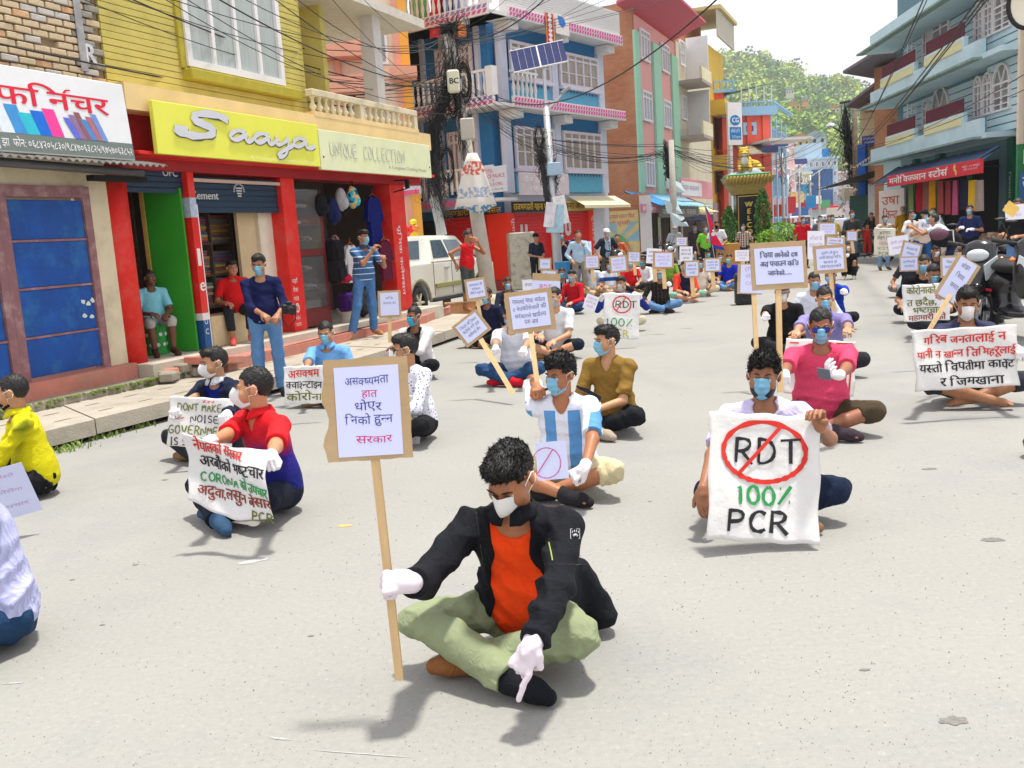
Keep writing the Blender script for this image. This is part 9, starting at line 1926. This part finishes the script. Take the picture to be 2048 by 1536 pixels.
for x,yf,d,lb_,kw in[
 (1073,540,28,'police officer with dark helmet and baton before the red shutter',dict(shirt='182438',pants='16181f',cap='14161c',mask=None,sleeve=.5,hands=((-.06,-.26,1.0),(.06,-.26,1.0)),rot=30)),
 (1127,548,29,'police officer in dark blue behind the street lamp pole',dict(shirt='1c2040',pants='1a1c2c',mask='blue',sleeve=.9,hands=((0,-.3,1.3),(.1,-.3,1.25)))),
 (1156,548,30,'police officer in black cap looking down beside the last shutter',dict(shirt='1c2440',pants='1a1c2c',mask='blue',sleeve=.5,rot=20)),
 (1162,585,24,'man in pale blue long shirt holding a white paper over his face',dict(shirt='a8c4dc',pants='8a8478',mask=None,sleeve=.95,hands=((-.2,-.2,.95),(.1,-.3,1.3)))),
 (1216,572,27,'old man in white cap and dark waistcoat before the mural',dict(shirt='9ab0c8',jacket=dict(c='242a36',open=(.07,.08),sl=.5),pants='5a5850',cap='e8e4dc',mask='blue',sleeve=.9,hands=((-.3,-.15,.95),(.3,-.3,1.05)),rot=20)),
 (1240,570,27.5,'man in orange shirt leaning beside the mural',dict(shirt='d86a40',pants='4a4238',mask=None,rot=-20,H=.9)),
 (1436,552,29.5,'man in white tee shirt and black mask holding a red and blue flag',dict(shirt='e4e4ea',pants='243c68',mask='black',sleeve=.45,hands=((-.18,-.3,1.05),(.16,-.28,.98)),handk=('grip','grip'),rot=-8,H=1.02,head=(-12,14,0))),
 (1413,548,31,'person in lime green vest standing beside the flag bearer',dict(shirt='7ad040',pants='1a1c22',mask='blue',H=.95)),
 (1606,520,31,'man in red jersey standing behind the tall paper placard',dict(shirt='d01028',pants='242830',mask='blue',sleeve=.5,H=1.0)),
 (1640,516,33,'person with dark cap and pale mask in the far row',dict(shirt='5a6a80',pants='242830',mask='blue')),
 (1664,514,32,'person in yellow scarf in the far row',dict(shirt='e0c010',pants='242830',mask='green',hair='long')),
 (1658,512,35,'person in beige shirt at the back of the far row',dict(shirt='a89880',pants='242830',mask='grey')),
 (1703,538,29,'man in dark grey shirt and jeans standing right of the far row',dict(shirt='3a3f42',pants='506a88',mask='blue',sleeve=.8,hands=((-.1,-.3,1.1),(.12,-.3,1.1)),H=1.05)),
 (1768,540,27.2,'girl in jeans standing with a long handwritten PCR sheet',dict(shirt='c8c4b8',pants='7ca0c0',mask='blue',hair='long',hands=((-.2,-.2,1.3),(.22,-.2,1.3)),H=.93,fem=True,sleeve=.5,shoes='6a5038')),
 (1817,552,24.5,'heavy man in white shirt and jeans turned right near the teal building',dict(shirt='e2e4ea',pants='1c3560',mask='blue',rot=40,sleeve=.5,H=.98,fat=1.15)),
 (1846,556,22.5,'person in black cap and long denim skirt holding a white paper',dict(shirt='d8c0b0',pants='2c5488',mask='grey',cap='18202c',hands=((-.2,-.28,1.15),(.22,-.28,1.15)),H=.97,fem=True)),
 (1868,548,26,'man in grey tee shirt with phone behind the denim skirt',dict(shirt='b8bcc2',pants='3a3c44',mask='green',rot=-50,sleeve=.4)),
 (1940,556,23,'man in navy tee shirt with white glove at the right',dict(shirt='202c58',pants='16181e',mask='blue',rot=-40,sleeve=.45,gloves=(1,1),hands=((-.15,-.3,1.15),(.1,-.25,1.1)))),
 (2036,560,16.5,'man in black tee shirt and jeans holding a yellow card at the right edge',dict(shirt='15161c',pants='5a80b0',mask='white',rot=-50,sleeve=.5,hands=((-.12,-.34,1.1),(.1,-.3,1.05)),H=1.02)),
 (1570,492,46,'dark clothed person standing before the far shops',dict(shirt='22283a',pants='1a1a22',mask=None)),
 (1578,500,44,'person in pale shirt behind the lime shrubs',dict(shirt='a8b8d0',pants='30343c',mask=None)),
 (1734,512,36,'child in red dress by the low dark shop',dict(shirt='c02820',pants='c02820',mask=None,H=.75)),
 (1742,508,38,'woman in dark dress in the doorway of the low dark shop',dict(shirt='2a2024',pants='2a2024',mask=None,hair='long')),
 (1352,545,34,'traffic officer in white cap under the pale blue awning',dict(shirt='b8c0cc',pants='2a3040',cap='e0e0e0',mask='grey')),
 (1392,548,33,'woman under a dark umbrella by the shop fronts',dict(shirt='3a3038',pants='3a3038',mask='blue',hair='long')),
 (1490,545,31,'man in cream checked shirt standing in front of the black pillar',dict(shirtm=pmat('plaid_cream',plaid('5a3a34','c8b8a8',12)),pants='2a2c34',mask='blue',rot=-30,H=.93)),
]:
    kw=dict(kw);rot=kw.pop('rot',0);kw.setdefault('sleeve',.5);stand(x,yf,0,lb_,d=d,rot=rot,seed=int(x),**kw)
# far street walkers as simple small figures
for i,(x,y,d,c)in enumerate([(1596,455,75,'8a3030'),(1612,452,85,'304a7a'),(1626,452,90,'c8c8c8'),(1650,450,95,'3a3a44'),(1660,455,80,'a04060'),(1680,452,85,'50705a'),(1588,465,60,'2a3048')]):
    stand(x,y,0,['walker in brick red','walker in blue','walker in white','walker in charcoal','walker in plum','walker in green','walker in dark navy'][i]+' far down the street',d=d,rot=i*50,shirt=c,pants='2a2c34',mask=None,res=.045,group='walkers far down the street',eyes=False)
# bent photographer with backpack
BPR=stand(1905,560,0,'photographer in light tee shirt bending forward with a large backpack',d=19.5,rot=-115,lean=.9,head=(0,-20,0),shirt='c4ccd8',sleeve=.4,pants='1e2c4c',hands=((-.05,-.75,1.3),(.1,-.75,1.28)),handk=('hold','hold'),res=.016,legs={'L':((-.13,-.12,.5),(-.14,.05,.09),(-.16,-.1,.03)),'R':((.13,-.12,.5),(.14,.1,.09),(.16,-.05,.03))})
T_=empty('backpack',D(1893,478,19.2),R(-10),'black and mauve backpack on the back of the bent photographer','backpack');Q=SDF((-.5,-.3,-.35),(.5,.3,.35),.02);Q.ell((0,0,0),(.3,.15,.17),0);Q.ell((-.18,-.05,.1),(.16,.12,.12),.03);Q.folds(.012,16,3);Q.mesh('body',cloth('191a1f'),T_);Q=SDF((-.5,-.3,-.3),(.2,.3,.4),.02);Q.ell((-.16,-.1,.1),(.18,.09,.12),0);Q.mesh('pocket',cloth('6a4a58'),T_);q=MB();q.tube([(.08,-.15,.16),(.1,-.17,-.12)],.012,5);q.build('buckle',M_white,T_)
sheet(1769,484,42,56,26.2,-2,[('हत्या','o',.78,.1,.5),('होइन सेवा','o',.6,.1,.7),('100%','r',.4,.1,.5),('RDT','o',.22,.1,.6),('PCR','k',.03,.12,.5)],'long cream sheet ending in PCR held by the standing girl',bend=.03,m=mat('sheet_cream',(.72,.7,.6),var=.04),seed=41)
sheet(1850,452,26,26,22,0,[('सेवा','s',.4,.3,.6)],'white paper held by the person in the denim skirt',bend=.02,m=M_paperw,seed=42);sheet(1872,440,18,18,25,0,[('जनता','s',.4,.3,.6)],'white paper held up beside the black cap',bend=.02,m=M_paperw,seed=43)
placard(2030,424,40,30,15.6,4,[('SAVE','m',.55,.2,.5),('जनता','p',.2,.2,.6)],'white paper with pink capitals held at the right edge',card=False,margin=(0,0),paper=M_paperw,seed=45);placard(2022,418,26,24,15.3,-35,[],'yellow card held over the white paper at the right edge',card=False,margin=(0,0),paper=mat('card_yellow',(.75,.5,.12)),seed=46)
# flag
T_=empty('flag',D(1422,470,28.8),0,'red flag with blue border on a stick held by the man in white','flag');q=MB();q.tube([(.1,0,-.75),(-.17,0,.95)],.012,6);q.build('stick',M_stick,T_)
for nm,sc,m,y in(('blue_border',1.0,mat('flag_blue',(.02,.06,.45)),0),('red_field',.82,mat('flag_red',(.75,.01,.06)),-.012)):
    V=[(-.15,.9),(.02,.55),(.1,.28),(-.02,.22),(.2,-.1),(.42,-.5),(.0,-.38),(-.06,.1)];c=(sum(v[0]for v in V)/8,sum(v[1]for v in V)/8);q=MB();q.prism([(c[0]+(v[0]-c[0])*sc,c[1]+(v[1]-c[1])*sc)for v in V],y-.006,y+.004);q.build(nm,m,T_)
q=MB();q.prism([(.06+.06*math.cos(t),.02+.06*math.sin(t))for t in[PI*i/4 for i in range(8)]],-.03,-.019);q.build('sun_emblem',M_white,T_)
# umbrella
T_=empty('umbrella',gz(1392,480,32.8,1.75),0,'open dark navy umbrella by the shop fronts','umbrella');q=MB();V=[(0,0,.22)];n=16
for j,(r_,z)in enumerate(((.3,.16),(.5,.03))):V+=[(r_*math.cos(2*PI*i/n),r_*math.sin(2*PI*i/n),z-(.03 if i%2 else 0)*j)for i in range(n)]
q.add(V,[(0,1+i,1+(i+1)%n)for i in range(n)]+[(1+i,1+n+i,1+n+(i+1)%n,1+(i+1)%n)for i in range(n)]);q.build('canopy',cloth('181c30'),T_);q=MB();q.tube([(0,0,.22),(0,0,-.5)],.012,6);q.build('shaft',M_cab,T_)
# shopkeepers
pS=LF.w(LF.px(306,640,-.45)[0],-.45,.42);person(pS,35,'man in cyan tee shirt and pale shorts sitting on the green stool',pose='chair',res=.013,head=(25,0,0),shirt='7fc8d8',sleeve=.45,pants='a8a8a4',plen=.6,hands=((-.12,-.38,.62),(.1,-.38,.6)),mask=None,sk='6a4028',H=.86,group='shopkeepers',shoes='4a2820')
pS=LF.w(LF.px(474,640,-.1)[0],-.1,.42);person(pS,22,'smiling man in red polo shirt sitting on the cream counter block',pose='chair',res=.012,head=(15,5,0),shirt='c81418',sleeve=.45,pants='22262c',plen=.85,hands=((-.16,-.36,.62),(.3,-.1,.5)),mask=None,sk='a86a48',H=.9,group='shopkeepers',shoes='c05048',collar='c81418',hair='quiff')
# paper RDT in front of the striped jersey
placard(1104,921,62,76,5.0,5,[],'lilac paper with a magenta crossed ring on the lap of the striped jersey',card=False,margin=(0,0),seed=48)
T_=[o for o in COL.objects if o.name.startswith('placard')][-1]
strokes(T_,'magenta_ring',[[(-.03+.075*math.cos(t),-.01+.08*math.sin(t))for t in[2*PI*i/24 for i in range(25)]],[(-.08,-.06),(.01,.06)]],INK['m'],.004,-.005)
sstripes(r2,'16182a')
# jacket details of the nearest man, laid on the jacket by ray casting
jk=[c for c in P1.children if c.name.startswith('jacket')][0];bpy.context.view_layer.update()
def hit(px_,py_):
    mi=jk.matrix_world.inverted();o_=mi@Vector(CAM);d_=(mi@Vector(D(px_,py_,5))-o_).normalized();ok,p,n,_=jk.ray_cast(o_,d_);return(p,n)if ok else None
def lay(name,pts,r_,m):
    L_=[h for h in(hit(*p)for p in pts)if h]
    if len(L_)>1:
        q=MB();q.tube([p+n*r_*.4 for p,n in L_],r_,5);o=q.build(name,m,P1)
zm=mat('zip_grey',(.035,.035,.04),rough=.4);pm_=mat('patch_grey',(.45,.46,.5))
lay('seam',[(1090+i*9,1128+(i%2))for i in range(10)],.0015,zm);lay('seam',[(950+2*i,1010+i*14)for i in range(9)],.0015,zm);lay('pocket_zip',[(1098+i*1.2,1085+i*6)for i in range(7)],.0025,mat('zip_lime',(.3,.4,.08)))
cx,cy=1150,1068;lay('sleeve_patch',[(cx-9,cy-10),(cx+9,cy-10),(cx+9,cy+9),(cx-9,cy+9),(cx-9,cy-10)],.0014,pm_);lay('sleeve_patch',[(cx-4,cy+4),(cx,cy+1),(cx+4,cy+4)],.004,pm_)
for k in range(4):lay('sleeve_patch',[(cx-6+k*4,cy-2-(k in(1,2))*2),(cx-5+k*4,cy-6-(k in(1,2))*2)],.0014,pm_)
